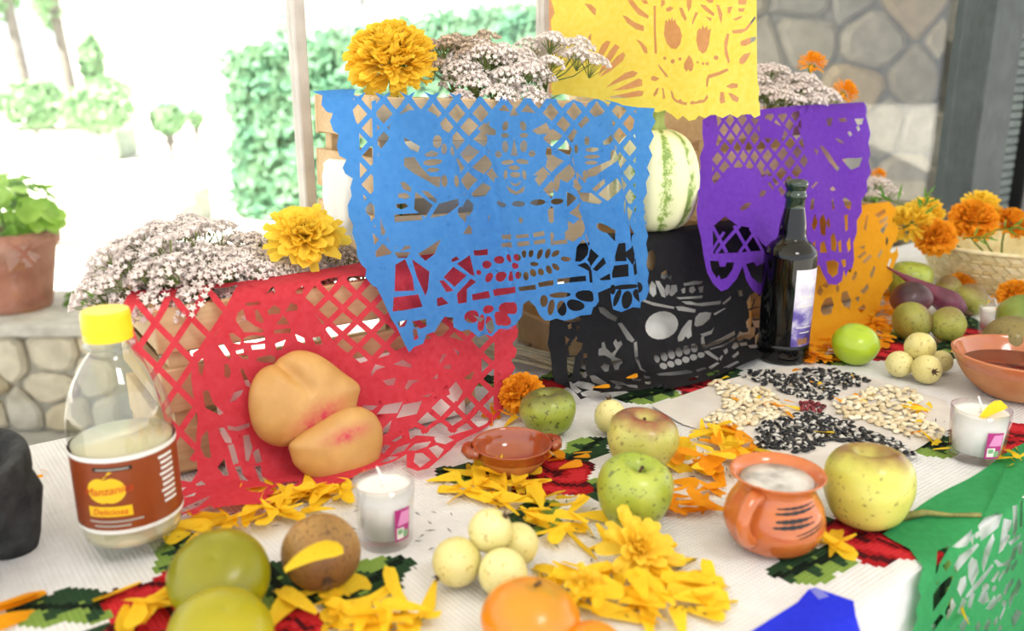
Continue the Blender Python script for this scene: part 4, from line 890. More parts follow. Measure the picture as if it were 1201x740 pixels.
hol = [Y_(p) for p in ([(415, 82), (440, 90), (480, 120), (530, 140), (528, 168), (490, 160), (440, 125)], [(442, 0), (470, 0), (500, 40), (555, 85), (550, 100), (500, 80), (460, 30)], [(488, 212), (515, 225), (545, 260), (548, 290), (530, 285), (510, 245)], [(515, 0), (545, 0), (552, 20), (530, 20)], [(580, 30), (592, 30), (592, 160), (598, 290), (585, 290), (580, 160)], [(600, 345), (612, 355), (650, 400), (660, 420), (645, 415), (615, 375)],
      [(258, 370), (275, 310), (305, 240), (330, 220), (350, 225), (335, 260), (300, 320)], [(285, 412), (310, 340), (345, 275), (375, 238), (400, 255), (365, 310), (320, 375)], [(292, 418), (330, 370), (385, 305), (420, 282), (430, 300), (415, 330), (350, 385)], [(325, 475), (365, 440), (430, 395), (470, 382), (497, 395), (480, 415), (420, 435)], [(360, 492), (420, 465), (500, 425), (518, 432), (520, 465), (440, 485)], [(340, 525), (420, 508), (500, 490), (528, 495), (520, 520), (440, 530), (360, 532)],
      [(215, 20), (250, 25), (275, 50), (272, 85), (255, 72), (235, 45)], [(235, 200), (250, 180), (248, 230), (235, 260)],
      [(640, 130), (645, 105), (658, 118), (662, 95), (672, 112), (680, 88), (688, 115), (698, 100), (705, 128), (725, 150), (738, 190), (728, 240), (705, 265), (675, 262), (650, 235), (635, 185)], [(825, 170), (840, 150), (848, 162), (855, 135), (866, 155), (880, 140), (885, 165), (902, 155), (895, 190), (890, 240), (875, 280), (855, 292), (832, 270), (820, 220)],
      [(750, 345), (765, 320), (778, 298), (795, 318), (806, 350), (800, 380), (785, 388), (775, 375), (765, 390), (750, 370)], [(620, 0), (640, 0), (640, 20), (620, 40)], [(645, 45), (670, 32), (690, 42), (670, 60), (650, 62)], [(720, 40), (740, 42), (765, 100), (755, 115), (735, 85)], [(765, 0), (795, 0), (790, 40), (775, 65), (765, 30)], [(795, 120), (815, 65), (832, 70), (810, 110), (798, 138)], [(840, 25), (870, 30), (920, 75), (915, 90), (870, 60)], [(870, 90), (905, 100), (900, 118)], [(928, 25), (945, 30), (962, 80), (955, 130), (945, 100)], [(870, 0), (915, 0), (910, 18), (890, 18)], [(988, 40), (1015, 35), (1000, 75), (988, 70)], [(1045, 0), (1090, 0), (1085, 25), (1045, 25)], [(1045, 45), (1080, 45), (1070, 65), (1045, 62)], [(1015, 105), (1060, 85), (1065, 95), (1030, 112)], [(1010, 165), (1080, 155), (1135, 85), (1138, 100), (1090, 165), (1060, 180), (1015, 182)], [(985, 180), (997, 185), (985, 260), (1000, 335), (990, 345), (972, 290), (970, 230)], [(1055, 225), (1100, 205), (1140, 198), (1138, 220), (1085, 248), (1058, 248)], [(1050, 320), (1075, 292), (1112, 285), (1085, 335), (1065, 350), (1050, 342)],
      [(885, 405), (940, 390), (985, 370), (995, 382), (950, 405), (890, 425), (882, 470), (875, 470), (875, 430)], [(978, 468), (1010, 450), (1042, 455), (1040, 475), (1005, 480)], [(950, 498), (968, 500), (975, 555), (950, 562), (945, 540)], [(990, 505), (1010, 505), (1048, 530), (1040, 555), (1015, 545)], [(565, 420), (580, 410), (612, 425), (590, 440), (568, 435)], [(578, 510), (600, 475), (608, 475), (598, 510), (582, 525)], [(625, 475), (634, 480), (642, 530), (632, 540)],
      [(672, 488), (685, 500), (695, 530), (715, 545), (730, 535), (745, 552), (768, 555), (765, 570), (735, 565), (700, 552), (680, 530)], [(785, 555), (800, 545), (818, 552), (840, 540), (862, 540), (880, 510), (886, 530), (865, 555), (830, 560), (790, 566)])]
hol += [ELL(640 + x / 4.62, y / 4.62, r_, r_) for x, y, r_ in ((640, 315, 2), (685, 332, 2.6), (727, 320, 2), (828, 338, 1.5), (858, 345, 1.7), (880, 345, 2), (928, 313, 2.7))]
L = [('-', h) for h in hol]
# the hidden upper half repeats the fan cuts
for k in range(8): L += [('-', q) for q in DROPS(668 + k * 28, -60 - 34 * (k % 2), 4, 18, 1, 4, 20, 340, 6)]
for k in range(8): L += [('-', q) for q in DROPS(668 + k * 28, -150 - 30 * (k % 2), 4, 18, 1, 4, 20, 340, 6)]
yo = cut_paper('cut_paper', yellow, yol, L, m_yel, 'yellow cut tissue paper with a skull face, hanging from a string')
# string and the plain tan sheet behind
m_string = mat_flat('white_string', '#e8e4da', 0.8)
P0 = yellow.pos(-0.02, yellow.unproj(646, ytop)[1]); P1 = yellow.pos(0.30, yellow.unproj(886, ytop)[1])
ztop_y = P0.z
bm = bmesh.new()
sA = so(S1, WO - 0.025, 0); sA.z = ztop_y + 0.10; sB = so(sa[0] + 0.04, WO - 0.065, ztop_y + 0.22)
pa = yellow.pos(-0.005, 0); pa.z = ztop_y + 0.001; pb_ = yellow.pos((yb - ya).length + 0.005, 0); pb_.z = ztop_y + 0.001
add_tube(bm, [sA, pa, (pa + pb_) / 2 - Vector((0, 0, 0.001)), pb_, sB], 0.0012, 5)
tag(frombm('string', bm, m_string), 'thin white string carrying the yellow cut paper', 'string')
m_tan = mat_paper('tan_tissue', '#d69c74', 0.35, '#dfa982')
tp = at_depth(643, 60, 1.21); tq = at_depth(884, 60, 1.13)
tphi = math.degrees(math.atan2(tq.y - tp.y, tq.x - tp.x))
tan = Sheet((tp.x, tp.y), tphi, [(0, 0.66), (0, 0.30)], 0, lambda s_, t: 0.004 * math.sin(s_ * 30))
zt_ = tan.unproj(643, -215)
cut_paper('tissue_paper', tan, [(643.5, -215), (882, -200), (880, 126), (800, 124), (720, 112), (644, 110)], [], m_tan, 'plain tan tissue paper hanging behind the yellow cut paper', 0.02, 30, None)
bm = bmesh.new(); ta_ = tan.pos(0, 0); tb_ = tan.pos((tq - tp).length, 0); ta_.z = tan.pos(*tan.unproj(643.5, -215)).z; tb_.z = tan.pos(*tan.unproj(882, -200)).z
sC = sA.copy(); sC.z += 0.02; sD = sB.copy(); sD.z += 0.03
add_tube(bm, [sC, ta_, tb_, sD], 0.0012, 5)
tag(frombm('string', bm, m_string), 'thin white string carrying the plain tan paper', 'string')

# ---------------------------------------------------------------- purple
m_pur = mat_paper('purple_tissue', '#6a35b8', 0.35, '#7640c4')
purple = Sheet(PUR['p'], PUR['phi'], [(-0.14, 0.3245), (0.005, 0.3245), (0.092, 0.165), (0.135, 0.06), (0.145, 0.02)], 0, lambda s_, t: 0.004 + 0.004 * math.sin(s_ * 40 + 2) * min(1, max(0, t - 0.14) / 0.08))
R_ = lambda pts: Z(810, 110, 3.083, pts)
pol = R_([(35, 100), (60, 85), (150, 75), (250, 65), (400, 50), (520, 45), (620, 38), (628, 80), (638, 110), (648, 145), (640, 180), (645, 220), (632, 250), (640, 290), (622, 320), (625, 360), (608, 390), (612, 430), (598, 460), (600, 500), (588, 540), (590, 600), (580, 630), (560, 640), (548, 665), (540, 640), (530, 680), (510, 695), (485, 690), (468, 655), (455, 620), (430, 640), (350, 640), (290, 630), (275, 690), (262, 730), (245, 735), (215, 712), (195, 675), (182, 625), (165, 670), (135, 705), (108, 715), (75, 690), (50, 650), (38, 590), (30, 520), (20, 480), (18, 420), (28, 370), (22, 320), (35, 270), (30, 230), (42, 190), (35, 150)])
preg = R_([(85, 85), (200, 78), (320, 80), (395, 66), (390, 150), (410, 250), (345, 370), (330, 370), (290, 300), (240, 275), (120, 275), (75, 340), (70, 240), (90, 150)])
fpp = lambda u, v: (838 + 15.4 * u, 133 - 1.2 * u + v * 22)
L = [('-', preg)] + [('+', q) for q in LATTICE(fpp, (-0.8, 7), (0, 5), 3.6, 12)]
preg2 = R_([(80, 480), (120, 445), (160, 480), (200, 490), (240, 545), (275, 570), (180, 575), (80, 578)])
L += [('+', R_([(180, 85), (240, 80), (330, 130), (320, 170), (250, 160), (240, 95)])), ('-', preg2), ('+', R_(BAR(80, 480, 130, 575, 12))), ('+', R_(BAR(75, 570, 120, 500, 10))), ('+', R_(BAR(90, 578, 170, 478, 12))), ('+', R_(BAR(150, 480, 200, 575, 10))), ('+', R_(BAR(170, 575, 215, 505, 10))), ('+', R_(BAR(200, 490, 245, 575, 10)))]
hol = [R_(p) for p in ([(65, 605), (100, 605), (105, 625), (125, 625), (130, 610), (155, 610), (150, 635), (130, 665), (108, 672), (100, 655), (92, 668), (70, 640)], [(192, 618), (215, 612), (225, 628), (255, 610), (268, 612), (262, 650), (250, 690), (235, 690), (210, 665)],
      [(165, 420), (185, 402), (205, 402), (190, 422), (172, 430)], [(238, 372), (250, 352), (272, 352), (262, 370), (245, 378)], [(278, 325), (285, 318), (300, 338), (298, 348)], [(245, 275), (262, 270), (268, 295), (258, 302)], [(420, 345), (440, 325), (450, 325), (425, 350)], [(465, 190), (475, 188), (500, 215), (520, 250), (535, 270), (530, 282), (500, 245)], [(540, 240), (560, 238), (585, 240), (606, 238), (595, 270), (570, 280), (555, 262)], [(555, 145), (565, 142), (572, 155), (562, 162)], [(590, 125), (600, 118), (606, 132), (596, 142)], [(500, 345), (515, 335), (525, 348), (510, 352)], [(485, 95), (505, 90), (500, 120), (488, 118)], [(525, 95), (550, 92), (555, 105), (530, 108)], [(585, 95), (620, 92), (615, 112), (595, 118)], [(515, 165), (530, 170), (545, 185), (530, 182)], [(440, 200), (460, 205), (455, 225)],
      [(450, 460), (465, 440), (475, 470), (470, 520), (455, 510)], [(425, 480), (435, 440), (445, 470), (435, 500)], [(490, 520), (505, 505), (515, 545), (510, 575), (492, 570)], [(520, 540), (535, 530), (535, 575), (522, 575)], [(428, 545), (440, 535), (440, 575), (425, 580)], [(455, 545), (468, 535), (478, 578), (455, 578)], [(550, 380), (560, 375), (580, 395), (575, 420), (560, 410)], [(505, 385), (512, 380), (515, 415), (505, 425)], [(555, 440), (568, 435), (568, 490), (558, 500)], [(475, 610), (500, 605), (520, 615), (515, 655), (498, 668), (482, 650)], [(530, 605), (550, 600), (552, 625), (538, 632)], [(560, 540), (575, 520), (578, 560), (565, 575)], [(420, 390), (432, 385), (430, 420), (420, 430)], [(360, 130), (380, 120), (385, 160), (365, 165)], [(475, 470), (485, 450), (490, 480), (482, 495)])]
cut_paper('cut_paper', purple, pol, L + [('-', h) for h in hol], m_pur, 'purple cut tissue paper with a heart and fine lattice, over the far upper crate')

# ---------------------------------------------------------------- orange
m_org = mat_paper('orange_tissue', '#f0a818', 0.45, '#f6b324')
orange = Sheet(ORG['p'], ORG['phi'], [(-0.12, 0.1645), (0.005, 0.1645), (0.07, 0.02), (0.085, 0.006), (0.20, 0.005)], 0, lambda s_, t: 0.003 + 0.004 * math.sin(s_ * 33) * min(1, max(0, t - 0.12) / 0.06))
O_ = lambda pts: Z(930, 220, 3.7, pts)
ool = [(905, 280), (930, 255), (960, 245), (1000, 243), (1042, 238), (1050, 246), (1046, 258), (1052, 270), (1047, 284), (1050, 300), (1042, 318), (1043, 330), (1034, 345), (1030, 365), (1020, 380), (1000, 392), (980, 400), (955, 405), (930, 402), (905, 395)]
hol = [O_(p) for p in ([(110, 515), (125, 485), (150, 478), (160, 510), (150, 555), (120, 560), (108, 540)], [(195, 490), (205, 455), (230, 450), (248, 490), (240, 525), (210, 520)], [(90, 460), (100, 425), (115, 450), (105, 475)], [(365, 190), (395, 150), (400, 165), (375, 205)], [(345, 120), (390, 95), (395, 110), (360, 135)], [(360, 150), (400, 125), (402, 140), (370, 165)], [(300, 180), (312, 120), (318, 125), (310, 190)], [(285, 260), (310, 250), (305, 268)], [(300, 320), (330, 290), (335, 305), (310, 330)], [(385, 240), (392, 215), (398, 235), (390, 260)], [(295, 450), (325, 415), (330, 435), (310, 462)], [(330, 380), (345, 340), (352, 350), (340, 395)], [(270, 480), (290, 470), (285, 500)], [(355, 300), (370, 270), (375, 280), (362, 310)], [(420, 150), (432, 120), (436, 140), (426, 170)], [(405, 280), (425, 240), (438, 245), (430, 280), (412, 290)], [(255, 395), (275, 360), (282, 375), (265, 405)], [(395, 340), (405, 310), (412, 320), (402, 350)], [(280, 300), (310, 275), (315, 285), (290, 310)], [(240, 360), (250, 335), (258, 345), (250, 370)], [(170, 440), (185, 420), (190, 445), (178, 460)], [(280, 530), (310, 505), (320, 520), (295, 545)], [(110, 430), (150, 400), (160, 410), (130, 440)])]
cut_paper('cut_paper', orange, ool, [('-', h) for h in hol], m_org, 'orange cut tissue paper hanging over the far low crate')

# ---------------------------------------------------------------- green and royal blue papers over the table edge
m_grn = mat_paper('green_tissue', '#36995a', 0.3, '#41a464')
edge0 = so(0, F0 - 0.006)
green = Sheet(edge0, 38, [(-0.05, 0.0025), (0.009, 0.0025), (0.022, -0.28)], 0, lambda s_, t: 0.002 * math.sin(s_ * 37))
V_ = lambda pts: Z(1030, 530, 3.524, pts)
gol = V_([(20, 330), (120, 262), (300, 145), (450, 60), (560, -10), (620, -46)]) + [(1290, 552), (1215, 750), (1190, 760), (1110, 760)] + V_([(130, 760), (150, 720), (165, 690), (155, 650), (180, 600), (165, 560), (180, 510), (190, 470), (150, 420), (130, 390), (70, 360)])
hol = [V_(p) for p in ([(250, 410), (290, 395), (280, 420), (262, 455), (256, 492), (250, 490)], [(318, 385), (380, 335), (375, 365), (365, 385), (340, 390)], [(380, 365), (390, 345), (388, 385)], [(280, 470), (300, 450), (308, 465), (290, 492)], [(248, 545), (262, 540), (255, 552)], [(245, 590), (265, 560), (300, 528), (310, 530), (290, 580), (245, 645)], [(330, 465), (345, 430), (395, 390), (402, 395), (370, 440), (335, 488)], [(420, 310), (440, 285), (480, 268), (500, 268), (480, 310), (425, 355), (422, 335)], [(425, 450), (435, 400), (460, 352), (465, 370), (445, 430), (430, 480)], [(495, 400), (505, 330), (515, 290), (545, 295), (540, 320), (525, 335), (540, 345), (510, 390)], [(558, 330), (560, 235), (575, 230), (578, 300), (568, 345)], [(590, 300), (592, 210), (602, 205), (602, 300)], [(480, 445), (490, 440), (510, 455), (540, 440), (555, 400), (568, 402), (560, 440), (530, 462), (495, 465)], [(375, 470), (385, 445), (400, 455), (405, 490), (385, 540), (375, 510)], [(370, 585), (395, 545), (450, 475), (455, 482), (420, 535), (375, 590)], [(335, 565), (345, 530), (360, 520), (362, 550), (345, 590)], [(460, 525), (485, 490), (490, 500), (470, 530)], [(490, 520), (510, 490), (515, 500), (495, 530)], [(410, 610), (425, 570), (440, 580), (445, 610), (425, 620)], [(440, 640), (470, 595), (480, 620), (460, 645)], [(520, 490), (540, 460), (548, 470), (530, 500)], [(550, 480), (575, 450), (580, 460), (560, 490)], [(540, 370), (590, 345), (585, 360), (550, 382)], [(580, 390), (602, 375), (602, 420), (588, 420)], [(515, 580), (530, 550), (540, 560), (525, 590)], [(545, 610), (560, 580), (570, 590), (550, 640)], [(570, 570), (590, 530), (600, 545), (580, 590)], [(290, 660), (310, 610), (322, 640), (295, 690)], [(335, 660), (350, 610), (362, 620), (345, 670)], [(370, 630), (380, 580), (392, 590), (378, 640)], [(235, 720), (265, 680), (275, 690), (240, 740)], [(340, 720), (360, 680), (370, 690), (350, 740)], [(430, 720), (445, 690), (455, 700), (440, 735)], [(470, 700), (485, 680), (488, 700), (475, 715)], [(500, 680), (520, 640), (525, 650), (505, 690)], [(395, 720), (405, 700), (412, 715), (402, 738)], [(560, 690), (580, 660), (600, 670), (570, 720)], [(490, 735), (500, 715), (510, 725), (500, 745)])]
hol += [ELL(1030 + x / 3.524, 530 + y / 3.524, rx, ry, 30) for x, y, rx, ry in ((405, 347, 2, 3), (435, 555, 3, 4), (495, 600, 3, 4), (470, 560, 2, 3), (550, 545, 2.5, 5), (520, 625, 3, 3))]
rr = random.Random(8)
L = [('-', grow(h, 1.28)) for h in hol]
sL = green.unproj(1083, 700)[0]; tK = green.unproj(1201, 525)[1]; sC_, tC_ = green.unproj(1201, 535)
SR_ = sL + 0.46; TB = 0.27
scal = []
for k in range(24):                      # scalloped lower hem
    u = k / 23; scal.append((SR_ + (sL - SR_) * u, TB + 0.008 * abs(math.sin(u * math.pi * 9))))
gflap = [(sL, 0.10), (sL + 0.03, 0.07), (sC_ - 0.02, tK + 0.004), (sC_, tK), (SR_, tK), (SR_, TB)] + scal
for i in range(16):
    for j in range(8):
        s0_, t0_ = sL + 0.025 + i * 0.028 + (0.012 if j % 2 else 0), 0.075 + j * 0.024
        if s0_ > SR_ - 0.03: continue
        pp = proj(green.pos(s0_, t0_))
        if pp[0] < 1206 and pp[1] < 750: continue
        L.append(('-s', LENS(s0_ - 0.004, t0_ - 0.008, s0_ + rr.uniform(0.002, 0.008), t0_ + 0.009, rr.uniform(0.003, 0.005))))
cut_paper('cut_paper', green, gol, L, m_grn, 'green cut tissue paper with leafy cuts, hanging over the table front', 0.012, flap=gflap)
m_rb = mat_paper('royal_blue_paper', '#1f2ccf', 0.15, '#2634d8')
rblue = Sheet(edge0, 38, [(-0.04, 0.0025), (0.009, 0.0025), (0.022, -0.26)], 0, lambda s_, t: 0.0015 * math.sin(s_ * 25))
rs1, rt1 = rblue.unproj(1002, 720); rs0, rt0 = rblue.unproj(956, 690); rs2, rt2 = rblue.unproj(940, 703)
rflap = [(rs2, rt2), (rs1, rt1), (rs1, 0.28), (rs1 - 0.34, 0.28), (rs1 - 0.34, rt2)]
ro = cut_paper('cut_paper', rblue, [(885, 744), (930, 712), (948, 692), (956, 690), (1001, 706), (1003, 722), (1003, 756), (885, 756)], [], m_rb, 'plain royal blue paper taped over the table front edge', 0.012, flap=rflap)
t = NT('clear_tape'); m_tape = t.done(t.bsdf('#c9cdf2', 0.15, Alpha=0.3))
tpx = [rblue.unproj(*q) for q in ((950, 694), (962, 692), (972, 702), (960, 705))]
mesh('tape', [rblue.pos(*q) + Vector((0, 0, 0.0012)) for q in tpx], [(0, 1, 2, 3)], m_tape, ro)

# ================================================================== FLOWERS
m_mari_y = mat_leafy('yellow_marigold_petal', '#fdc910', '#ffe245', 40, 0.35)
m_mari_o = mat_leafy('orange_marigold_petal', '#f09410', '#fab21c', 40, 0.35)
m_bloom_y = mat_leafy('yellow_marigold_bloom', '#ffd42c', '#ffea66', 40, 0.4)
m_bloom_o = mat_leafy('orange_marigold_bloom', '#f8a41c', '#fdc038', 40, 0.4)
m_calyx = mat_leafy('flower_calyx', '#5d7a2e', '#86a046', 40, 0.15)
def petal_geo(length, width, curl, rng, k=4):
    """a ruffled petal along +x, cupped, as rows of 3 verts"""
    v, f = [], []
    for i in range(k + 1):
        t = i / k; w_ = width * (0.28 + 0.9 * t - 0.25 * t * t) * (0.75 if i == k else 1)
        z_ = curl * length * t * t; x_ = length * t
        ru = 0.18 * width * rng.uniform(-1, 1) * t
        v += [(x_ * (0.96 if i == k else 1), -w_ / 2, z_ + 0.22 * w_ + ru), (x_ * (1.05 if i == k else 1), 0, z_), (x_ * (0.97 if i == k else 1), w_ / 2, z_ + 0.22 * w_ - ru)]
    for i in range(k):
        a_ = i * 3; f += [(a_, a_ + 1, a_ + 4, a_ + 3), (a_ + 1, a_ + 2, a_ + 5, a_ + 4)]
    return v, f
def marigold_mesh(name, R_, n, rng, flat=0.75, open_=False):
    V, Fs = [], []
    for i in range(n):
        t = (i + 0.5) / n
        if open_: el = math.radians(-12 + 92 * t)
        else: el = math.radians(-38 + 126 * t ** 0.8)
        az = i * 2.39996 + rng.uniform(-.25, .25); el += rng.gauss(0, .10)
        ln = R_ * rng.uniform(0.82, 1.08) * (1.0 if not open_ else (1.0 - 0.45 * t)); wd = R_ * (0.34 if open_ else 0.24) * rng.uniform(.8, 1.25)
        st = 0.0
        if not open_:
            st = R_ * rng.uniform(0.30, 0.55); ln = (R_ * rng.uniform(0.86, 1.06) - st)
        pv, pf = petal_geo(ln, wd, rng.uniform(-0.35, 0.45) if not open_ else rng.uniform(-0.15, 0.25), rng)
        pv = [(x + st, y, z) for x, y, z in pv]
        M_e = Matrix.Rotation(az, 4, 'Z') @ Matrix.Rotation(-el, 4, 'Y') @ Matrix.Rotation(rng.uniform(-.5, .5), 4, 'X')
        b0 = len(V)
        for q in pv:
            p = M_e @ Vector(q); p.z *= flat; V.append(p)
        Fs += [tuple(b0 + x for x in ff) for ff in pf]
    me = bpy.data.meshes.new(name); me.from_pydata([tuple(q) for q in V], [], Fs); me.update()
    for p in me.polygons: p.use_smooth = True
    return me
_mg = {}
def marigold(loc, R_, label, col='y', rot=(0, 0, 0), open_=False, n=420, group='marigold blooms', seed=0, kind='marigold', foot=None):
    key = (col, open_, n, seed)
    if key not in _mg: _mg[key] = marigold_mesh('petals', 1.0, n, random.Random(seed + n), 0.8, open_)
    t = thing(kind, loc, label, 'flower', group, rot=rot); t.scale = (R_,) * 3
    me = _mg[key]; o = link('petals', me, m_bloom_y if col == 'y' else m_bloom_o, t)
    o['kind'] = 'stuff'
    frombm('calyx', lathe_bm([(0, -0.62), (0.12, -0.6), (0.2, -0.35), (0.3, -0.12), (0.12, 0.0), (0, 0.02)], 12), m_calyx, t, True)
    bm = bmesh.new()
    if foot is None: add_tube(bm, [(0, 0, -0.55), (0.03, 0.0, -0.8), (0.08, 0.02, -1.0)], 0.05, 6)
    else:
        from mathutils import Euler
        lf_ = (Euler(rot).to_matrix().inverted() @ (Vector(foot) - Vector(loc))) / R_
        a0 = Vector((0, 0, -0.5)); c0 = a0 + Vector((0, 0, -0.35)) * min(2.0, lf_.length * .5)
        add_tube(bm, [tuple(a0 * (1 - u) ** 2 + c0 * 2 * u * (1 - u) + lf_ * u * u) for u in (0, .25, .5, .75, 1)], 0.0018 / R_, 6)
    frombm('stem', bm, m_calyx, t)
    return t
# yarrow-like sprigs of tiny pinkish white flowers
m_floret = mat_var('yarrow_floret', '#d6c6c0', '#f0e8e4', 300, 0.8)
m_floret_b = mat_var('dry_yarrow_floret', '#ac957c', '#d3c0b0', 300, 0.8)
m_stem = mat_leafy('sprig_stem', '#5f7038', '#8a9a55', 60, 0.1)
def sprig_meshes(seed, heads=9, spread=0.05, h=0.09):
    rng = random.Random(seed); bs = bmesh.new(); fv, ff = [], []; lv, lf = [], []
    top = Vector((rng.uniform(-.01, .01), rng.uniform(-.01, .01), h * 0.45))
    add_tube(bs, [(0, 0, 0), tuple(top * .5 + Vector((0.003, 0, 0))), tuple(top)], [0.0021, 0.0018, 0.0015], 5)
    for k in range(heads):
        a_ = k * 2.4 + rng.uniform(-.3, .3); r_ = spread * math.sqrt((k + .5) / heads)
        hp = Vector((r_ * math.cos(a_), r_ * math.sin(a_), h * (1.0 - 0.35 * (r_ / spread) ** 2) + rng.uniform(-.008, .008)))
        add_tube(bs, [tuple(top * rng.uniform(.6, 1)), tuple((top + hp) / 2 + Vector((r_ * .12 * math.cos(a_), r_ * .12 * math.sin(a_), -0.004))), tuple(hp)], [0.0012, 0.001, 0.0008], 4, False)
        cr = rng.uniform(0.017, 0.025)
        for j in range(34):
            b_ = j * 2.39996; q = math.sqrt((j + .5) / 34) * cr
            c_ = hp + Vector((q * math.cos(b_), q * math.sin(b_), 0.45 * cr * (1 - (q / cr) ** 2) + rng.uniform(-.002, .003)))
            rr_ = rng.uniform(0.0027, 0.0041); i0 = len(fv); m_ = 5
            nrm = Vector((q * math.cos(b_), q * math.sin(b_), cr * .9)).normalized(); tx = nrm.orthogonal().normalized(); ty = nrm.cross(tx)
            fv.append(c_ + nrm * rr_ * .35)
            for e in range(m_ * 2):
                an = math.pi * e / m_; rad = rr_ * (1.15 if e % 2 == 0 else 0.62)
                fv.append(c_ + (tx * math.cos(an) + ty * math.sin(an)) * rad + nrm * rr_ * (0.5 if e % 2 == 0 else 0.1))
            fv.append(c_ - nrm * rr_ * 1.6)
            for e in range(m_ * 2):
                ff.append((i0, i0 + 1 + e, i0 + 1 + (e + 1) % (m_ * 2))); ff.append((i0 + 1 + m_ * 2, i0 + 1 + (e + 1) % (m_ * 2), i0 + 1 + e))
            if j % 3 == 0: add_tube(bs, [tuple(hp - Vector((0, 0, cr * .8))), tuple(c_ - nrm * rr_)], 0.0005, 3, False)
    for k in range(7):
        a_ = rng.uniform(0, 6.28); z_ = rng.uniform(.1, .6) * h; d = Vector((math.cos(a_), math.sin(a_), rng.uniform(.2, .9))).normalized(); b0 = Vector((0, 0, z_)); sd_ = d.cross(Vector((0, 0, 1))).normalized()
        ln = rng.uniform(.018, .032); i0 = len(lv)
        lv += [b0, b0 + d * ln * .5 + sd_ * .0035, b0 + d * ln, b0 + d * ln * .5 - sd_ * .0035]; lf += [(i0, i0 + 1, i0 + 2, i0 + 3)]
    ms = bpy.data.meshes.new('stems'); bs.to_mesh(ms); bs.free(); ms.materials.append(m_stem)
    mf = bpy.data.meshes.new('florets'); mf.from_pydata([tuple(q) for q in fv], [], ff); mf.update()
    ml_ = bpy.data.meshes.new('leaves'); ml_.from_pydata([tuple(q) for q in lv], [], lf); ml_.update(); ml_.materials.append(m_calyx)
    return ms, mf, ml_
SPR = [sprig_meshes(i + 10, 8 + i, 0.047 + 0.006 * i, 0.085 + 0.008 * i) for i in range(3)]
for ms, mf, ml_ in SPR: mf.materials.append(m_floret)
SPRB = []
for ms, mf, ml_ in SPR:
    c_ = mf.copy(); c_.materials.clear(); c_.materials.append(m_floret_b); SPRB.append((ms, c_, ml_))
def sprig(loc, v, label, group, sc=1.0, rot=(0, 0, 0), dry=False):
    t = thing('yarrow_sprig', loc, label, 'flower', group, rot=rot); t.scale = (sc,) * 3
    ms, mf, ml_ = (SPRB if dry else SPR)[v]
    link('stem', ms, None, t); o = link('florets', mf, None, t); o['kind'] = 'stuff'; link('leaves', ml_, None, t)
    return t
def lean(dx, dy, rz=0.0):
    """rotation tilting the sprig's top towards (dx, dy)"""
    q = Vector((0, 0, 1)).rotation_difference(Vector((dx, dy, 1)).normalized())
    return (q.to_matrix() @ Matrix.Rotation(rz, 3, 'Z')).to_euler()
# on the red crate: px of the head centre, height of the stem foot
uR, oR = dirv(RED['phi']), outv(RED['phi'])
zr = RED['h'] - 0.035
GR = 'pale yarrow sprigs on the red paper crate'
def red_sprig(px, py, v, sc, lab, dx=0.0, dy=0.0, back=0.1, rz=0.0, dry=False):
    # head at pixel, at a plane 'back' behind the crate front
    p = on_plane(px, py, RED['p'] - oR * back, oR)
    h = (0.085 + 0.008 * v) * sc
    ax = Vector((dx, dy, 1)).normalized()
    sprig(p - ax * h, v, lab, GR, sc, lean(dx, dy, rz), dry)
for k, (px, py, v, sc, dx, dy, back, lab) in enumerate((
        (140, 288, 2, 1.0, -0.7, -0.1, 0.09, 'pale yarrow sprig leaning out over the crate end by the bottle cap'),
        (168, 322, 1, 1.0, -0.5, -0.6, 0.05, 'pale yarrow sprig drooping on the red paper behind the bottle cap'),
        (185, 268, 2, 1.0, -0.3, 0.1, 0.13, 'tallest pale yarrow sprig, at the back of the red crate'),
        (128, 318, 1, 0.8, -0.8, -0.4, 0.07, 'small yarrow sprig hanging outside the crate end above the bottle'),
        (222, 318, 1, 1.0, -0.1, -0.6, 0.05, 'pale yarrow sprig lying on the red paper edge, between two others'),
        (240, 298, 2, 0.9, 0, 0, 0.13, 'low yarrow sprig in the dip between the tall sprigs'),
        (268, 314, 1, 1.0, 0.2, -0.5, 0.06, 'pinkish yarrow sprig on the red paper edge before the tall ones'),
        (296, 280, 0, 1.1, 0.1, 0.1, 0.15, 'upright yarrow sprig behind the open yellow marigold'),
        (308, 318, 2, 0.9, 0.2, -0.6, 0.06, 'broad pale yarrow sprig just beside the open yellow marigold'),
        (345, 320, 1, 0.95, 0.3, -0.6, 0.06, 'pale yarrow sprig under the open yellow marigold'))):
    red_sprig(px, py, v, sc, lab, dx, dy, back, k * 1.3)
red_sprig(408, 310, 1, 0.85, 'drooping yarrow sprig beside the blue paper, at the crate end', 0.7, -0.5, 0.07, 1.0, True)
# on the blue crate
GB = 'yarrow sprigs along the top of the blue crate'
def top_sprig(C_, px, py, v, sc, lab, grp, dx=0.0, dy=0.0, back=0.08, rz=0.0, dry=False, name=None):
    oo = outv(C_['phi']); p = on_plane(px, py, C_['p'] - oo * back, oo); h = (0.085 + 0.008 * v) * sc; ax = Vector((dx, dy, 1)).normalized()
    sprig(p - ax * h, v, lab, grp, sc, lean(dx, dy, rz), dry)
lab_b = ['dry brownish yarrow sprig right beside the large marigold', 'dry brownish yarrow sprig between another dry sprig and white ones']
for k, (px, py, v, sc, dx, dy, back) in enumerate(((520, 52, 1, 0.85, -0.2, 0, 0.09), (548, 45, 2, 0.9, -0.1, 0, 0.11))):
    top_sprig(BLU, px, py, v, sc, lab_b[k], GB, dx, dy, back, k * 1.1, True)
lab_b2 = ['full pinkish white yarrow sprig in the middle of the blue crate', 'pinkish white yarrow sprig bending towards the yellow paper', 'low yarrow sprig resting on the blue crate edge']
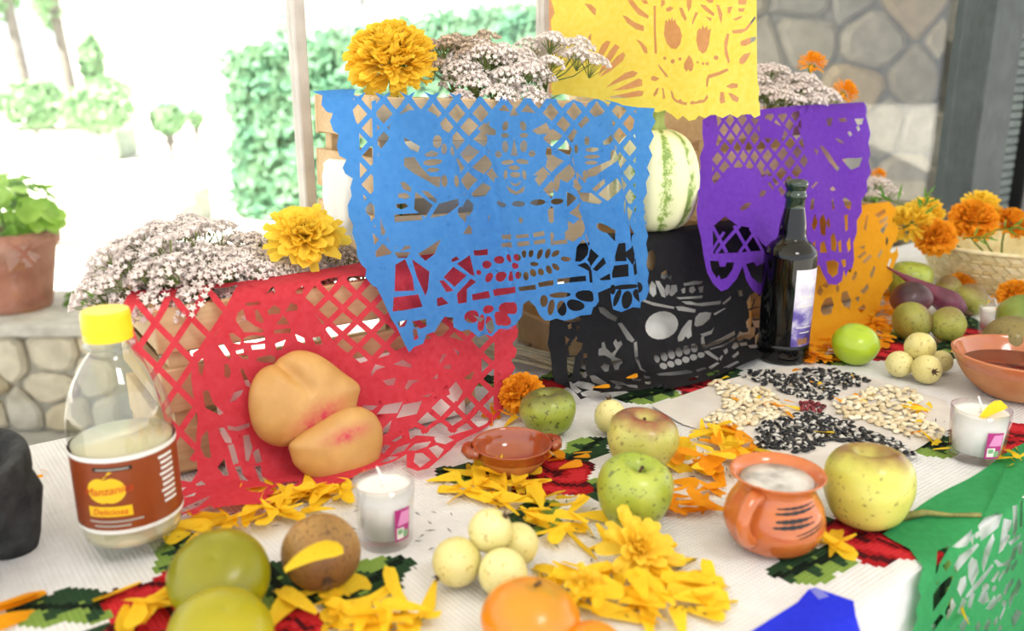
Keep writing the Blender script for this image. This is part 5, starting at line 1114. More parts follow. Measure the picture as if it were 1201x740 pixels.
for k, (px, py, v, sc, dx, dy, back) in enumerate(((575, 55, 2, 1.0, 0.0, -0.2, 0.06), (600, 70, 1, 1.0, 0.2, -0.3, 0.05), (565, 88, 0, 1.0, 0.1, -0.4, 0.04))):
    top_sprig(BLU, px, py, v, sc, lab_b2[k], GB, dx, dy, back, k * 1.1)
top_sprig(BLU, 655, 45, 2, 0.95, 'tall branching yarrow sprig in front of the yellow paper', GB, 0.2, -0.1, 0.06, 2.0)
# purple crate
lab_p = ['tallest yarrow sprig on the purple crate, beside the yellow paper', 'pinkish yarrow sprig in the middle of the purple crate', 'yarrow sprig beneath the small orange marigold on the purple crate', 'low yarrow sprig at the crate edge under the yellow paper corner']
for k, (px, py, v, sc, dx, dy, back) in enumerate(((902, 80, 2, 1.0, -0.1, 0, 0.08), (925, 92, 1, 1.0, 0, -0.2, 0.06), (948, 98, 0, 1.1, 0.2, -0.2, 0.05), (900, 105, 1, 1.0, -0.1, -0.3, 0.05))):
    top_sprig(PUR, px, py, v, sc, lab_p[k], 'yarrow sprigs on the purple crate', dx, dy, back, k * 1.4)
top_sprig(ORG, 1024, 212, 1, 0.85, 'yarrow sprig standing behind the orange paper', 'yarrow sprigs on the purple crate', 0.1, 0, 0.1, 0.3)

def on_crate(C_, px, py, back):
    oo = outv(C_['phi']); return on_plane(px, py, C_['p'] - oo * back, oo)
q = on_crate(BLU, 459, 72, 0.06); marigold(q, 0.051, 'large ruffled yellow marigold on top of the blue paper crate', 'y', rot=lean(-0.1, -0.5), n=620, seed=1, foot=Vector((q.x, q.y + 0.03, 0.19)))
q = on_crate(RED, 358, 277, 0.06); marigold(q, 0.044, 'open yellow marigold among the flowers on the red crate', 'y', rot=lean(0.25, -0.75), open_=True, n=150, seed=2, foot=Vector((q.x - 0.01, q.y + 0.03, 0.02)))
q = on_crate(PUR, 952, 75, 0.08); marigold(q, 0.026, 'small orange marigold behind the yarrow on the purple crate', 'o', rot=lean(0, -.3), n=130, seed=3, foot=Vector((q.x, q.y + 0.01, 0.18)))
q = on_crate(PUR, 990, 108, 0.05); marigold(q, 0.026, 'orange marigold at the right end of the purple crate', 'o', rot=lean(0.6, -.5), n=130, seed=3, foot=Vector((q.x - 0.02, q.y + 0.02, 0.18)))
q = on_crate(ORG, 1030, 205, 0.14); marigold(q, 0.016, 'tiny orange marigold beside the yarrow above the orange paper', 'o', rot=lean(0.2, -.3), n=130, seed=3, foot=Vector((q.x - 0.01, q.y, 0.02)))

# ================================================================== SQUASH
t = NT('squash_skin'); tc = t.n('ShaderNodeTexCoord'); sp = t.n('ShaderNodeSeparateXYZ'); t.l(tc.outputs['Object'], sp.inputs[0])
an = t.n('ShaderNodeMath', operation='ARCTAN2'); t.l(sp.outputs[1], an.inputs[0]); t.l(sp.outputs[0], an.inputs[1])
mu = t.n('ShaderNodeMath', operation='MULTIPLY'); mu.inputs[1].default_value = 9; t.l(an.outputs[0], mu.inputs[0])
sn = t.n('ShaderNodeMath', operation='SINE'); t.l(mu.outputs[0], sn.inputs[0])
vv = t.coords(rnd=False); nz = t.noise(vv, 120, 4, 0.7); nz2 = t.noise(vv, 18, 2)
ad1 = t.n('ShaderNodeMath', operation='MULTIPLY_ADD'); t.l(sn.outputs[0], ad1.inputs[0]); ad1.inputs[1].default_value = 0.24; t.l(nz, ad1.inputs[2])
ad2 = t.n('ShaderNodeMath', operation='MULTIPLY_ADD'); t.l(nz2, ad2.inputs[0]); ad2.inputs[1].default_value = 0.5; t.l(ad1.outputs[0], ad2.inputs[2])
colq = t.ramp(ad2.outputs[0], [(0.0, '#f1efc6'), (0.80, '#e9ecbc'), (0.92, '#b9cc7e'), (1.0, '#7f9b46')])
m_squash = t.done(t.bsdf(colq, 0.45))
sqp = at(773, 279, BLK['h'] + 0.006); sq_c = sqp + Vector((0.0, 0.062, 0))
dp = depth(sq_c)
sq = thing('squash', (sq_c.x, sq_c.y, BLK['h'] + 0.0085), 'pale striped ribbed squash standing on the black paper crate', 'squash', rz=0.5)
SR = 0.060; SH = 0.138
def rib(r, z, a_):
    k = 1 + 0.045 * math.cos(9 * a_ + 1.57) * min(1, r / 0.03); return (r * k * math.cos(a_), r * k * math.sin(a_), z)
frombm('body', lathe_bm(smooth_prof([(0, 0.004), (0.028, 0.0), (0.05, 0.016), (SR, 0.055), (0.057, 0.092), (0.043, 0.122), (0.02, SH - 0.003), (0, SH - 0.006)], 5), 72, rib), m_squash, sq, True)
def stemf(r, z, a_): k = 1 + 0.16 * math.cos(5 * a_); return (r * k * math.cos(a_) + 0.006 * ((z - SH) / 0.03) ** 2, r * k * math.sin(a_), z)
frombm('stem', lathe_bm([(0, SH - 0.012), (0.018, SH - 0.01), (0.0115, SH + 0.004), (0.0095, SH + 0.016), (0.0105, SH + 0.027), (0, SH + 0.028)], 30, stemf), mat_var('squash_stem', '#7d9448', '#a3b56a', 60, 0.6), sq, True)

# ================================================================== FRUIT
def fruit_mat(name, c1, c2, top=None, top_at=0.6, speck=None, rough=0.35, scale=20, bottom=None, bump=0.05, speckth=0.62, coat=0.25):
    """two-tone skin, optional blush around the stalk end (object z) and speckles"""
    t = NT(name); v = t.coords(); col = t.ramp(t.noise(v, scale, 3), [(0.35, c1), (0.65, c2)])
    if top:
        tc = t.n('ShaderNodeTexCoord'); sp = t.n('ShaderNodeSeparateXYZ'); t.l(tc.outputs['Generated'], sp.inputs[0])
        a_ = t.n('ShaderNodeMath', operation='MULTIPLY_ADD'); t.l(t.noise(v, 28, 3), a_.inputs[0]); a_.inputs[1].default_value = 0.5; t.l(sp.outputs[2], a_.inputs[2])
        mr = t.n('ShaderNodeMapRange'); t.l(a_.outputs[0], mr.inputs[0]); mr.inputs[1].default_value = top_at + 0.2; mr.inputs[2].default_value = top_at + 0.48
        col = t.mix(mr.outputs[0], col, top)
    if speck:
        mr = t.n('ShaderNodeMapRange'); t.l(t.noise(v, scale * 9, 2), mr.inputs[0]); mr.inputs[1].default_value = speckth; mr.inputs[2].default_value = speckth + 0.05; mr.inputs[4].default_value = 0.75
        col = t.mix(mr.outputs[0], col, speck)
    return t.done(t.bsdf(col, rough, t.bump(t.noise(v, 160, 2), bump, 0.0006), Coat_Weight=coat))
m_apple_g = fruit_mat('green_apple_skin', '#93a534', '#b2bd4c', None, speck='#565a30', scale=24, speckth=0.60)
m_apple_s = fruit_mat('scarred_apple_skin', '#8c9c34', '#a8b048', '#5f5a30', 0.78, '#4a4526', scale=20, speckth=0.60)
m_apple_r = fruit_mat('blushed_apple_skin', '#b9ba56', '#cfcb70', '#8e4a3a', 0.80, '#8a7a3c', scale=22, speckth=0.62)
m_apple_y = fruit_mat('yellow_apple_skin', '#c3c250', '#d6d068', '#7e4a30', 0.86, '#7d7434', scale=26, speckth=0.63)
m_mandarin = fruit_mat('green_mandarin_skin', '#757404', '#96900a', None, rough=0.28, coat=0.0, scale=9, bump=0.18)
m_mandarin2 = fruit_mat('yellow_green_mandarin_skin', '#908c08', '#b0a210', None, rough=0.28, coat=0.0, scale=9, bump=0.18)
m_limefruit = fruit_mat('bright_lime_skin', '#93b81e', '#b4c92c', None, rough=0.3, scale=9, bump=0.15)
m_orange = fruit_mat('orange_skin', '#d87a0a', '#e58c14', '#8f8a2a', 0.97, rough=0.3, scale=10, bump=0.2)
m_guava = fruit_mat('guava_skin', '#d8cb80', '#e6dc9c', None, rough=0.45, scale=26, speck='#b39a4c', speckth=0.62)
m_sapote = fruit_mat('brown_sapote_skin', '#84602c', '#a97f42', '#7a5026', 0.75, '#5c3c1c', rough=0.65, scale=34, bump=0.3, speckth=0.58)
m_pear = fruit_mat('mottled_pear_skin', '#8a8a34', '#a4a048', '#7c6236', 0.6, '#5a4c28', rough=0.6, scale=28, speckth=0.62)
m_pear2 = fruit_mat('olive_pear_skin', '#9b9c40', '#b4b254', '#8a7a3c', 0.7, '#5f5a2c', rough=0.6, scale=28, speckth=0.6)
m_plum = fruit_mat('dark_purple_skin', '#4a2230', '#6a3a40', '#3a1a20', 0.6, '#241216', rough=0.5, scale=22)
m_calyxdark = mat_var('dried_calyx', '#3f2c1a', '#5f462c', 90, 0.9, 0.4, 200)
m_mango = fruit_mat('green_mango_skin', '#5f7a24', '#84923a', '#8e6a3a', 0.7, rough=0.35, scale=14)
m_mamey = fruit_mat('brown_mamey_skin', '#6b5e32', '#85753f', None, rough=0.65, scale=24, speck='#4f452a', bump=0.2)

def round_at(px, py, hw, z0=0.0, hk=1.0):
    """centre of a fruit of half-width hw pixels resting at height z0, vertical semi-axis hk*r"""
    r = hw * 0.7 / 1000
    for _ in range(8):
        p = at(px, py, z0 + r * hk); r = hw * depth(p) / FPX
    return at(px, py, z0 + r * hk), r
APPLE = smooth_prof([(0, -0.72), (0.12, -0.80), (0.40, -0.86), (0.74, -0.66), (0.96, -0.15), (1.0, 0.18), (0.90, 0.58), (0.62, 0.83), (0.34, 0.80), (0.15, 0.62), (0, 0.50)], 4)
ROUND = smooth_prof([(0, -0.92), (0.35, -0.88), (0.75, -0.62), (0.98, -0.08), (0.95, 0.35), (0.68, 0.74), (0.35, 0.90), (0.12, 0.92), (0, 0.88)], 4)
BALL = [(math.sin(math.pi * k / 24), -math.cos(math.pi * k / 24)) for k in range(25)]
PEARP = smooth_prof([(0, -0.98), (0.4, -0.95), (0.85, -0.6), (1.0, -0.05), (0.88, 0.45), (0.55, 0.85), (0.25, 1.02), (0, 1.05)], 4)
def fruit(name, px, py, hw, prof, mat, label, cat, z0=0.0, flat=1.0, rot=(0, 0, 0), lobes=0, lob=0.03, group=None, wob=0.03, seed=1, stalk=None, eye=None, base=None):
    zmin = min(p[1] for p in prof) * flat
    p, r = round_at(px, py, hw, z0, -zmin)
    if base is not None: p = Vector(base[0]); r = base[1]
    t = thing(name, p, label, cat, group, rot=rot)
    def fn(rr, z, a_):
        k = 1 + lob * math.cos(lobes * a_) * (0.5 - 0.5 * z) if lobes else 1
        d = Vector((rr * math.cos(a_), rr * math.sin(a_), z)); k *= 1 + wob * noise.noise(d * 1.1 + Vector((seed * 5.1, 0, 0)))
        return (r * rr * k * math.cos(a_), r * rr * k * math.sin(a_), r * z * flat)
    frombm('skin', lathe_bm(prof, 40, fn), mat, t, True)
    ztop = max(q[1] for q in prof)
    if stalk:
        zs = prof[-1][1] * r * flat
        bm = bmesh.new(); add_tube(bm, [(0, 0, zs - 0.002), (0.001, 0, zs + stalk * .5), (0.004, 0.002, zs + stalk)], [0.0016, 0.0013, 0.0017], 6); frombm('stalk', bm, m_calyxdark, t, True)
    if eye:
        zs = prof[-1][1] * r * flat; bm = bmesh.new()
        for k in range(6):
            a_ = k * math.pi / 3; c_, s_ = math.cos(a_), math.sin(a_)
            v0 = [bm.verts.new(q) for q in ((eye * .2 * c_ - eye * .25 * s_, eye * .2 * s_ + eye * .25 * c_, zs), (eye * .2 * c_ + eye * .25 * s_, eye * .2 * s_ - eye * .25 * c_, zs), (eye * 1.0 * c_, eye * 1.0 * s_, zs + eye * .7), )]
            bm.faces.new(v0)
        add_tube(bm, [(0, 0, zs - eye * .4), (0, 0, zs + eye * .25)], [eye * .55, eye * .4], 8)
        frombm('calyx', bm, m_calyxdark, t)
    return t
GA = 'apples on the cloth'
fruit('apple', 744, 577, 45, APPLE, m_apple_g, 'green apple with sooty blotches, in front of the blushed apple', 'apple', lobes=5, rot=(0.15, 0.1, 0.3), stalk=0.008, seed=2, group=GA, flat=1.0)
fruit('apple', 753, 517, 42, APPLE, m_apple_r, 'apple with a reddish blush around its stalk, behind the green one', 'apple', lobes=5, rot=(0.1, 0.05, 1.2), stalk=0.006, seed=3, group=GA, flat=0.92)
fruit('apple', 643, 483, 33, APPLE, m_apple_s, 'small green apple with a russet stalk hollow behind the clay bowl', 'apple', lobes=5, rot=(-0.05, 0.1, 2.0), stalk=0.005, seed=4, group=GA, flat=0.88)
fruit('apple', 1018, 571, 51, APPLE, m_apple_y, 'large yellow apple with a brown hollow beside the clay jug', 'apple', lobes=5, rot=(-0.08, 0.05, 0.7), stalk=0.004, seed=5, group=GA, flat=1.04)
GM = 'citrus fruit on the cloth'
fruit('mandarin', 258, 677, 58, ROUND, m_mandarin, 'dark green mandarin, the rear of two beside the soda bottle', 'mandarin', flat=0.86, seed=6, group=GM, rot=(0.5, 0.1, 0))
fruit('mandarin', 259, 747, 61, ROUND, m_mandarin2, 'yellowish green mandarin in front of the dark green mandarin', 'mandarin', flat=0.86, seed=7, group=GM, rot=(0.3, 0, 1))
fruit('mandarin', 622, 729, 59, ROUND, m_orange, 'orange mandarin with a greenish crown in front of the guavas', 'mandarin', flat=0.84, seed=8, group=GM, rot=(-0.1, 0.1, 0), stalk=0.003)
fruit('mandarin', 694, 765, 40, ROUND, m_orange, 'second orange mandarin beside the larger orange mandarin', 'mandarin', flat=0.84, seed=9, group=GM)
fruit('lime', 1003, 404, 27, ROUND, m_limefruit, 'bright green lime in front of the orange cut paper', 'lime', flat=0.9, seed=10, group=GM, rot=(0.3, 0, 0))
fruit('sapote', 377, 648, 46, BALL, m_sapote, 'brown russet sapote with a yellow petal stuck on it', 'fruit', flat=0.95, seed=11, rot=(math.radians(105), 0, math.radians(20)), eye=0.007, wob=0.06)
GG = 'pale guavas in a cluster by the glass candle'
lab_g = 'pale yellow guava at the base of the cluster beside the glass candle'
fruit('guava', 536, 659, 29, BALL, m_guava, lab_g, 'guava', seed=12, group=GG, eye=0.005, rot=(math.radians(110), 0, -0.9))
fruit('guava', 590, 672, 29, BALL, m_guava, lab_g, 'guava', seed=13, group=GG, eye=0.005, rot=(2.6, 0, 0))
fruit('guava', 607, 638, 25, BALL, m_guava, lab_g, 'guava', seed=14, group=GG, eye=0.005, rot=(2.8, 0.3, 0))
p1, r1 = round_at(575, 636, 26, 0.0); 
fruit('guava', 575, 622, 26, BALL, m_guava, 'pale guava perched on top of the cluster, dark calyx outward', 'guava', z0=0.020, seed=15, eye=0.0055, rot=lean(0.9, -0.1), group=GG)
fruit('guava', 716, 489, 19, BALL, m_guava, 'single small guava with a dry brown tip behind the blushed apple', 'guava', seed=16, eye=0.006, flat=1.1, rot=lean(-0.1, 0.25))
GG2 = 'pale guavas in front of the far pears'
fruit('guava', 1055, 427, 15.5, BALL, m_guava, 'small pale guava at the edge of the far guava cluster', 'guava', seed=17, group=GG2)
fruit('guava', 1087, 433, 17, BALL, m_guava, 'small guava showing its dark calyx, in the far cluster', 'guava', seed=18, eye=0.006, rot=lean(0, -6), group=GG2)
fruit('guava', 1104, 424, 13, BALL, m_guava, 'smallest pinkish guava tucked behind the far cluster', 'guava', seed=19, group=GG2)
fruit('guava', 1079, 407, 17.5, BALL, m_guava, 'pale guava resting on top of the far guava cluster', 'guava', z0=0.018, seed=20, eye=0.004, rot=lean(3, -1), group=GG2)
GP = 'pears and roots heaped before the basket'
fruit('pear', 1070, 377, 24, PEARP, m_pear, 'round mottled brown-green pear at the front of the heap', 'pear', flat=0.85, seed=21, group=GP, rot=(0.2, 1.3, 0.4))
fruit('pear', 1112, 380, 20, PEARP, m_pear2, 'olive yellow pear standing beside the mottled brown pear', 'pear', flat=1.0, seed=22, group=GP, rot=(0.1, 0.1, 0))
fruit('beet', 1068, 351, 23, BALL, m_plum, 'dark purple round beet behind the mottled pear', 'beet', z0=0.012, seed=23, group=GP, wob=0.1, flat=0.9)
fruit('pear', 1138, 351, 19, PEARP, m_pear, 'dull green pear behind the purple root, near the basket', 'pear', flat=0.95, seed=24, group=GP, rot=(0, 0.6, 0))
fruit('apple', 1067, 330, 25, APPLE, m_apple_g, 'light green apple at the foot of the orange paper', 'apple', lobes=5, seed=25, group=GP)
fruit('pear', 1112, 338, 15, PEARP, m_pear, 'small brownish pear half hidden behind the purple root', 'pear', seed=27, group=GP)
fruit('pear', 1190, 322, 20, PEARP, m_pear2, 'yellowish pear leaning on the woven basket', 'pear', seed=28, group=GP, rot=(0.2, 0.9, 0))
fruit('mango', 1200, 373, 28, PEARP, m_mango, 'green mango behind the far candle glass', 'mango', flat=1.0, seed=29, rot=(0, 1.4, 0.3))
fruit('mamey', 1188, 402, 32, PEARP, m_mamey, 'dull brown mamey fruit behind the wide clay bowl', 'mamey', flat=1.0, seed=30, rot=(0, 1.45, 0.2))
# purple root with a long tail
a_ = at_depth(1040, 313, 1.40); b_ = at_depth(1070, 330, 1.38); c_ = at_depth(1100, 347, 1.36); d_ = at_depth(1130, 366, 1.35)
m_root = fruit_mat('purple_root_skin', '#5a2038', '#7c3350', None, speck='#22141c', rough=0.55, scale=40, speckth=0.6)
rt = thing('purple_root', (c_.x, c_.y, 0), 'tapering dark purple root lying across the pears', 'root')
bm = bmesh.new(); base = Vector((c_.x, c_.y, 0)); pts = []
for k in range(15):
    u = k / 14; p = (a_ * (1 - u) ** 3 + b_ * 3 * u * (1 - u) ** 2 + c_ * 3 * u * u * (1 - u) + d_ * u ** 3) - base; pts.append(tuple(p))
add_tube(bm, pts, [0.0012 + 0.020 * min(1, (k / 14) * 1.25) ** 1.35 * (1 if k < 12 else (0.93, 0.75, 0.42)[k - 12]) for k in range(15)], 14)
frombm('body', bm, m_root, rt, True)
bm = bmesh.new(); add_tube(bm, [pts[14], tuple(Vector(pts[14]) + Vector((0.012, -0.002, -0.004)))], [0.006, 0.004], 8); frombm('crown', bm, m_calyxdark, rt)
# dry twig by the yellow apple
m_twig = mat_var('dry_leaf_stalk', '#6a6a34', '#9a9656', 60, 0.8)
bm = bmesh.new(); tp_ = [at(1058, 606, 0.005), at(1085, 601, 0.008), at(1115, 604, 0.007), at(1150, 604, 0.006)]
add_tube(bm, tp_, [0.004, 0.0028, 0.0018, 0.0022], 6)
tag(frombm('dry_stalk', bm, m_twig, None, True), 'thin dry stalk lying from the yellow apple over the green paper', 'stalk')

# ================================================================== GLASS, CLAY AND STONE
def thin_clear(name, tint=(0.97, 0.98, 0.97, 1), refl=0.08):
    t = NT(name); tr = t.n('ShaderNodeBsdfTransparent'); tr.inputs[0].default_value = tint
    gl = t.n('ShaderNodeBsdfGlossy'); gl.inputs['Roughness'].default_value = 0.06
    lw = t.n('ShaderNodeLayerWeight'); pw = t.n('ShaderNodeMath', operation='POWER'); t.l(lw.outputs['Facing'], pw.inputs[0]); pw.inputs[1].default_value = 3.0
    fr = t.n('ShaderNodeMath', operation='MULTIPLY_ADD'); t.l(pw.outputs[0], fr.inputs[0]); fr.inputs[1].default_value = 0.55; fr.inputs[2].default_value = refl
    mx = t.n('ShaderNodeMixShader'); t.l(fr.outputs[0], mx.inputs[0]); t.l(tr.outputs[0], mx.inputs[1]); t.l(gl.outputs[0], mx.inputs[2])
    return t.done(mx)
m_clear = thin_clear('clear_glass', (0.995, 0.995, 0.995, 1), 0.04); m_pet = thin_clear('clear_bottle_plastic', (0.90, 0.93, 0.90, 1), 0.12)
def patch(name, rfn, a0, a1, z0, z1, mat, parent, off=0.0003, na=10, nz=6, shape=None):
    """piece of a surface of revolution; rfn(z) gives the radius; shape(u,v)->(u,v) optional"""
    v, f = [], []
    for j in range(nz + 1):
        for i in range(na + 1):
            u, w_ = i / na, j / nz
            if shape: u, w_ = shape(u, w_)
            a_ = a0 + (a1 - a0) * u; z_ = z0 + (z1 - z0) * w_; r = rfn(z_) + off
            v.append((r * math.cos(a_), r * math.sin(a_), z_))
    for j in range(nz):
        for i in range(na): f.append((j * (na + 1) + i, j * (na + 1) + i + 1, (j + 1) * (na + 1) + i + 1, (j + 1) * (na + 1) + i))
    return mesh(name, v, f, mat, parent, True)
def interp(prof):
    pz = sorted([(z, r) for r, z in prof])
    def fn(z):
        if z <= pz[0][0]: return pz[0][1]
        for (z0, r0), (z1, r1) in zip(pz[:-1], pz[1:]):
            if z0 <= z <= z1: return r0 + (r1 - r0) * ((z - z0) / (z1 - z0) if z1 > z0 else 0)
        return pz[-1][1]
    return fn
def text_on(body, size, rfn, ac, zc, mat, parent, name='lettering', shear=0.0, off=0.0006, slope=0.0, bold=0.0):
    cu = bpy.data.curves.new('txt', 'FONT'); cu.body = body; cu.size = size; cu.align_x = 'CENTER'; cu.align_y = 'CENTER'; cu.shear = shear; cu.resolution_u = 3; cu.offset = bold
    ob = bpy.data.objects.new('txt', cu); COL.objects.link(ob); bpy.context.view_layer.update()
    me = bpy.data.meshes.new_from_object(ob.evaluated_get(bpy.context.evaluated_depsgraph_get()))
    bpy.data.objects.remove(ob); bpy.data.curves.remove(cu)
    bm = bmesh.new(); bm.from_mesh(me)
    for k in range(3): bmesh.ops.subdivide_edges(bm, edges=[e for e in bm.edges if e.calc_length() > size * 0.25], cuts=1)
    for v in bm.verts:
        z_ = zc + v.co.y + slope * v.co.x; r = rfn(z_) + off; a_ = ac + v.co.x / r; v.co = Vector((r * math.cos(a_), r * math.sin(a_), z_))
    bm.to_mesh(me); bm.free(); me.name = name; me.materials.clear()
    return link(name, me, mat, parent)
def cam_angle(p): return math.atan2(-p.y, -p.x)      # azimuth from a point towards the camera

# ---- soda bottle
bc = at(160, 637); Rb = 57 * depth(bc + Vector((0, 0, 0.08))) / FPX
def fit_h(p, py):
    lo, hi = 0.01, 0.6
    for _ in range(40):
        m_ = (lo + hi) / 2
        if proj((p.x, p.y, p.z + m_))[1] > py: lo = m_
        else: hi = m_
    return lo
Hb = fit_h(bc, 363); k = Hb
sb = thing('soda_bottle', bc, 'half-empty clear plastic soda bottle with yellow cap and brown apple label', 'bottle')
BP = smooth_prof([(0.0, 0.012), (Rb * .45, 0.004), (Rb * .72, 0.0), (Rb * .93, 0.012), (Rb, 0.032), (Rb * .99, Hb * .20), (Rb * .985, Hb * .42), (Rb, Hb * .52), (Rb * .97, Hb * .60), (Rb * .82, Hb * .70), (Rb * .58, Hb * .785), (Rb * .42, Hb * .83), (Rb * .38, Hb * .86), (Rb * .36, Hb * .888)], 4)
def feet(r, z, a_):
    s_ = max(0, 1 - z / 0.03); kk = 1 - 0.07 * s_ * (0.5 + 0.5 * math.cos(5 * a_)); zz = z + 0.010 * s_ * (0.5 + 0.5 * math.cos(5 * a_)) * min(1, r / (Rb * .5)) if z < 0.03 else z
    return (r * kk * math.cos(a_), r * kk * math.sin(a_), zz)
frombm('body', lathe_bm(BP, 60, feet), m_pet, sb, True)
LV = Hb * 0.475
brf = interp(BP)
lp = [(0, 0.015)] + [(max(r - 0.0012, 0), max(z, 0.015)) for r, z in BP if 0.012 < z < LV and r > Rb * .5] + [(brf(LV) - 0.0012, LV), (0, LV)]
t = NT('cloudy_soda'); b_ = t.bsdf('#dccfae', 0.15)
m_soda = t.done(b_)
frombm('soda', lathe_bm(lp, 48), m_soda, sb, True)
m_cap = mat_flat('yellow_cap_plastic', '#f2d012', 0.35)
rc = Rb * .455
def ridg(r, z, a_): kk = 1 + (0.018 if r > rc * .97 and Hb * .912 < z < Hb * .985 else 0) * math.cos(40 * a_); return (r * kk * math.cos(a_), r * kk * math.sin(a_), z)
frombm('cap', lathe_bm([(rc * .85, Hb * .886), (rc, Hb * .886), (rc, Hb * .908), (rc * .99, Hb * .911), (rc, Hb * .916), (rc, Hb * .985), (rc * .95, Hb), (0, Hb)], 120, ridg), m_cap, sb)
frombm('neck_ring', lathe_bm([(rc * .8, Hb * .856), (rc * 1.06, Hb * .857), (rc * 1.06, Hb * .866), (rc * .8, Hb * .867)], 40), m_pet, sb, True)
m_lab = mat_var('brown_label_print', '#7c3413', '#92431b', 8, 0.35)
m_white = mat_flat('white_print', '#ece9e4', 0.5); m_yprint = mat_flat('yellow_print', '#f2c016', 0.45); m_rprint = mat_flat('red_print', '#cf4418', 0.45); m_kprint = mat_flat('black_print', '#16130f', 0.4); m_gprint = mat_flat('grey_print', '#a9a39c', 0.5)
zl0, zl1 = Hb * .155, Hb * .470
lb = patch('label', lambda z: Rb * 1.003, 0, 2 * math.pi, zl0, zl1, m_lab, sb, 0.0004, 64, 4)
patch('border', lambda z: Rb * 1.003, 0, 2 * math.pi, zl1 - 0.0035, zl1 + 0.0005, m_white, lb, 0.0008, 64, 1)
patch('border', lambda z: Rb * 1.003, 0, 2 * math.pi, zl0 - 0.0005, zl0 + 0.003, m_white, lb, 0.0008, 64, 1)
ac = cam_angle(bc); lr = lambda z: Rb * 1.003
ap = ac - 0.42
# yellow apple emblem
def disc_shape(pts, ac_, zc_, mat, off=0.0008):
    n_ = len(pts); vv = []; r = Rb * 1.003 + off
    for q_ in (0.0, 0.25, 0.5, 0.75, 1.0):
        for x, y in (pts if q_ else [(0, sum(p_[1] for p_ in pts) / n_)]):
            cx_, cy_ = sum(p_[0] for p_ in pts) / n_, sum(p_[1] for p_ in pts) / n_
            x2, y2 = (cx_ + (x - cx_) * q_, cy_ + (y - cy_) * q_) if q_ else (cx_, cy_)
            a_ = ac_ + x2 / r; vv.append((r * math.cos(a_), r * math.sin(a_), zc_ + y2))
    fs = [(0, 1 + i, 1 + (i + 1) % n_) for i in range(n_)]
    for k_ in range(3):
        b0 = 1 + k_ * n_; fs += [(b0 + i, b0 + n_ + i, b0 + n_ + (i + 1) % n_, b0 + (i + 1) % n_) for i in range(n_)]
    mesh('emblem', vv, fs, mat, lb, True)
er = Rb * .36
apl = []
for i in range(36):
    th = 2 * math.pi * i / 36; r_ = er * (0.95 + 0.1 * math.cos(2 * th) - 0.16 * math.exp(-((th - math.pi / 2) / .28) ** 2) - 0.08 * math.exp(-((th - 3 * math.pi / 2) / .2) ** 2)); apl.append((r_ * math.cos(th), r_ * .92 * math.sin(th)))
ez = zl0 + (zl1 - zl0) * .58
disc_shape(apl, ap, ez, m_yprint)
disc_shape([(-0.002, er * .72), (0.0, er * .7), (0.003, er * 1.08), (0.007, er * 1.12), (0.004, er * .98)], ap, ez, m_yprint)
text_on('Manzanita', Rb * .24, lr, ap + .03, ez, m_rprint, lb, 'lettering', 0.25, 0.0016, 0.10, 0.0)
bz = zl0 + (zl1 - zl0) * .30
patch('banner', lr, ap - .40, ap + .44, bz - Rb * .11, bz + Rb * .11, m_yprint, lb, 0.0008, 12, 1)
text_on('Deliciosa', Rb * .19, lr, ap + .02, bz, m_rprint, lb, 'lettering', 0.25, 0.0016, 0.0, 0.0)
patch('bar', lr, ap - .20, ap + .52, zl1 - Rb * .27, zl1 - Rb * .19, m_kprint, lb, 0.0008, 12, 1)
patch('bar', lr, ap - .14, ap + .46, zl1 - Rb * .245, zl1 - Rb * .215, m_gprint, lb, 0.0011, 12, 1)
for k, (w0, w1) in enumerate(((-.42, .62), (-.32, .38))): patch('fine_print', lr, ap + w0, ap + w1, zl0 + Rb * (.25 - .10 * k), zl0 + Rb * (.29 - .10 * k), m_gprint, lb, 0.0008, 14, 1)
for k in range(9): patch('fine_print', lr, ac + .62 + (.04 if k % 3 else 0), ac + 1.0, zl1 - Rb * (.26 + .12 * k), zl1 - Rb * (.20 + .12 * k), m_white, lb, 0.0008, 6, 1)

# ---- wine bottle
wc = at(917, 419); Rw = 30 * depth(wc + Vector((0, 0, 0.1))) / FPX; Hw = fit_h(wc, 211)
t = NT('dark_wine_glass'); m_wine = t.done(t.bsdf('#050607', 0.07))
t = NT('green_neck_glass'); m_neck = t.done(t.bsdf('#1b3326', 0.08, Coat_Weight=0.6))
wb = thing('wine_bottle', wc, 'dark glass wine bottle with a purple and white label', 'bottle')
WP = smooth_prof([(0, 0.01), (Rw * .6, 0.004), (Rw * .93, 0.0), (Rw, 0.008), (Rw, 0.022), (Rw * .97, 0.026), (Rw * .985, Hw * .3), (Rw, Hw * .56), (Rw * .97, Hw * .615), (Rw * .78, Hw * .655), (Rw * .55, Hw * .685), (Rw * .50, Hw * .75), (Rw * .44, Hw * .80), (Rw * .375, Hw * .85)], 4)
frombm('body', lathe_bm(WP, 48), m_wine, wb, True)
frombm('neck', lathe_bm([(Rw * .375, Hw * .85), (Rw * .36, Hw * .90), (Rw * .41, Hw * .905), (Rw * .41, Hw * .925), (Rw * .37, Hw * .93), (Rw * .37, Hw * .955), (Rw * .42, Hw * .96), (Rw * .43, Hw * .985), (Rw * .38, Hw), (Rw * .3, Hw), (Rw * .28, Hw * .9), (0, Hw * .9)], 40), m_neck, wb, True)
t = NT('purple_label_print'); v = t.coords(rnd=False); n1 = t.noise(v, 38, 4); tcx = t.n('ShaderNodeTexCoord'); spx = t.n('ShaderNodeSeparateXYZ'); t.l(tcx.outputs['Generated'], spx.inputs[0])
adx = t.n('ShaderNodeMath', operation='MULTIPLY_ADD'); t.l(spx.outputs[2], adx.inputs[0]); adx.inputs[1].default_value = 0.45; t.l(n1, adx.inputs[2])
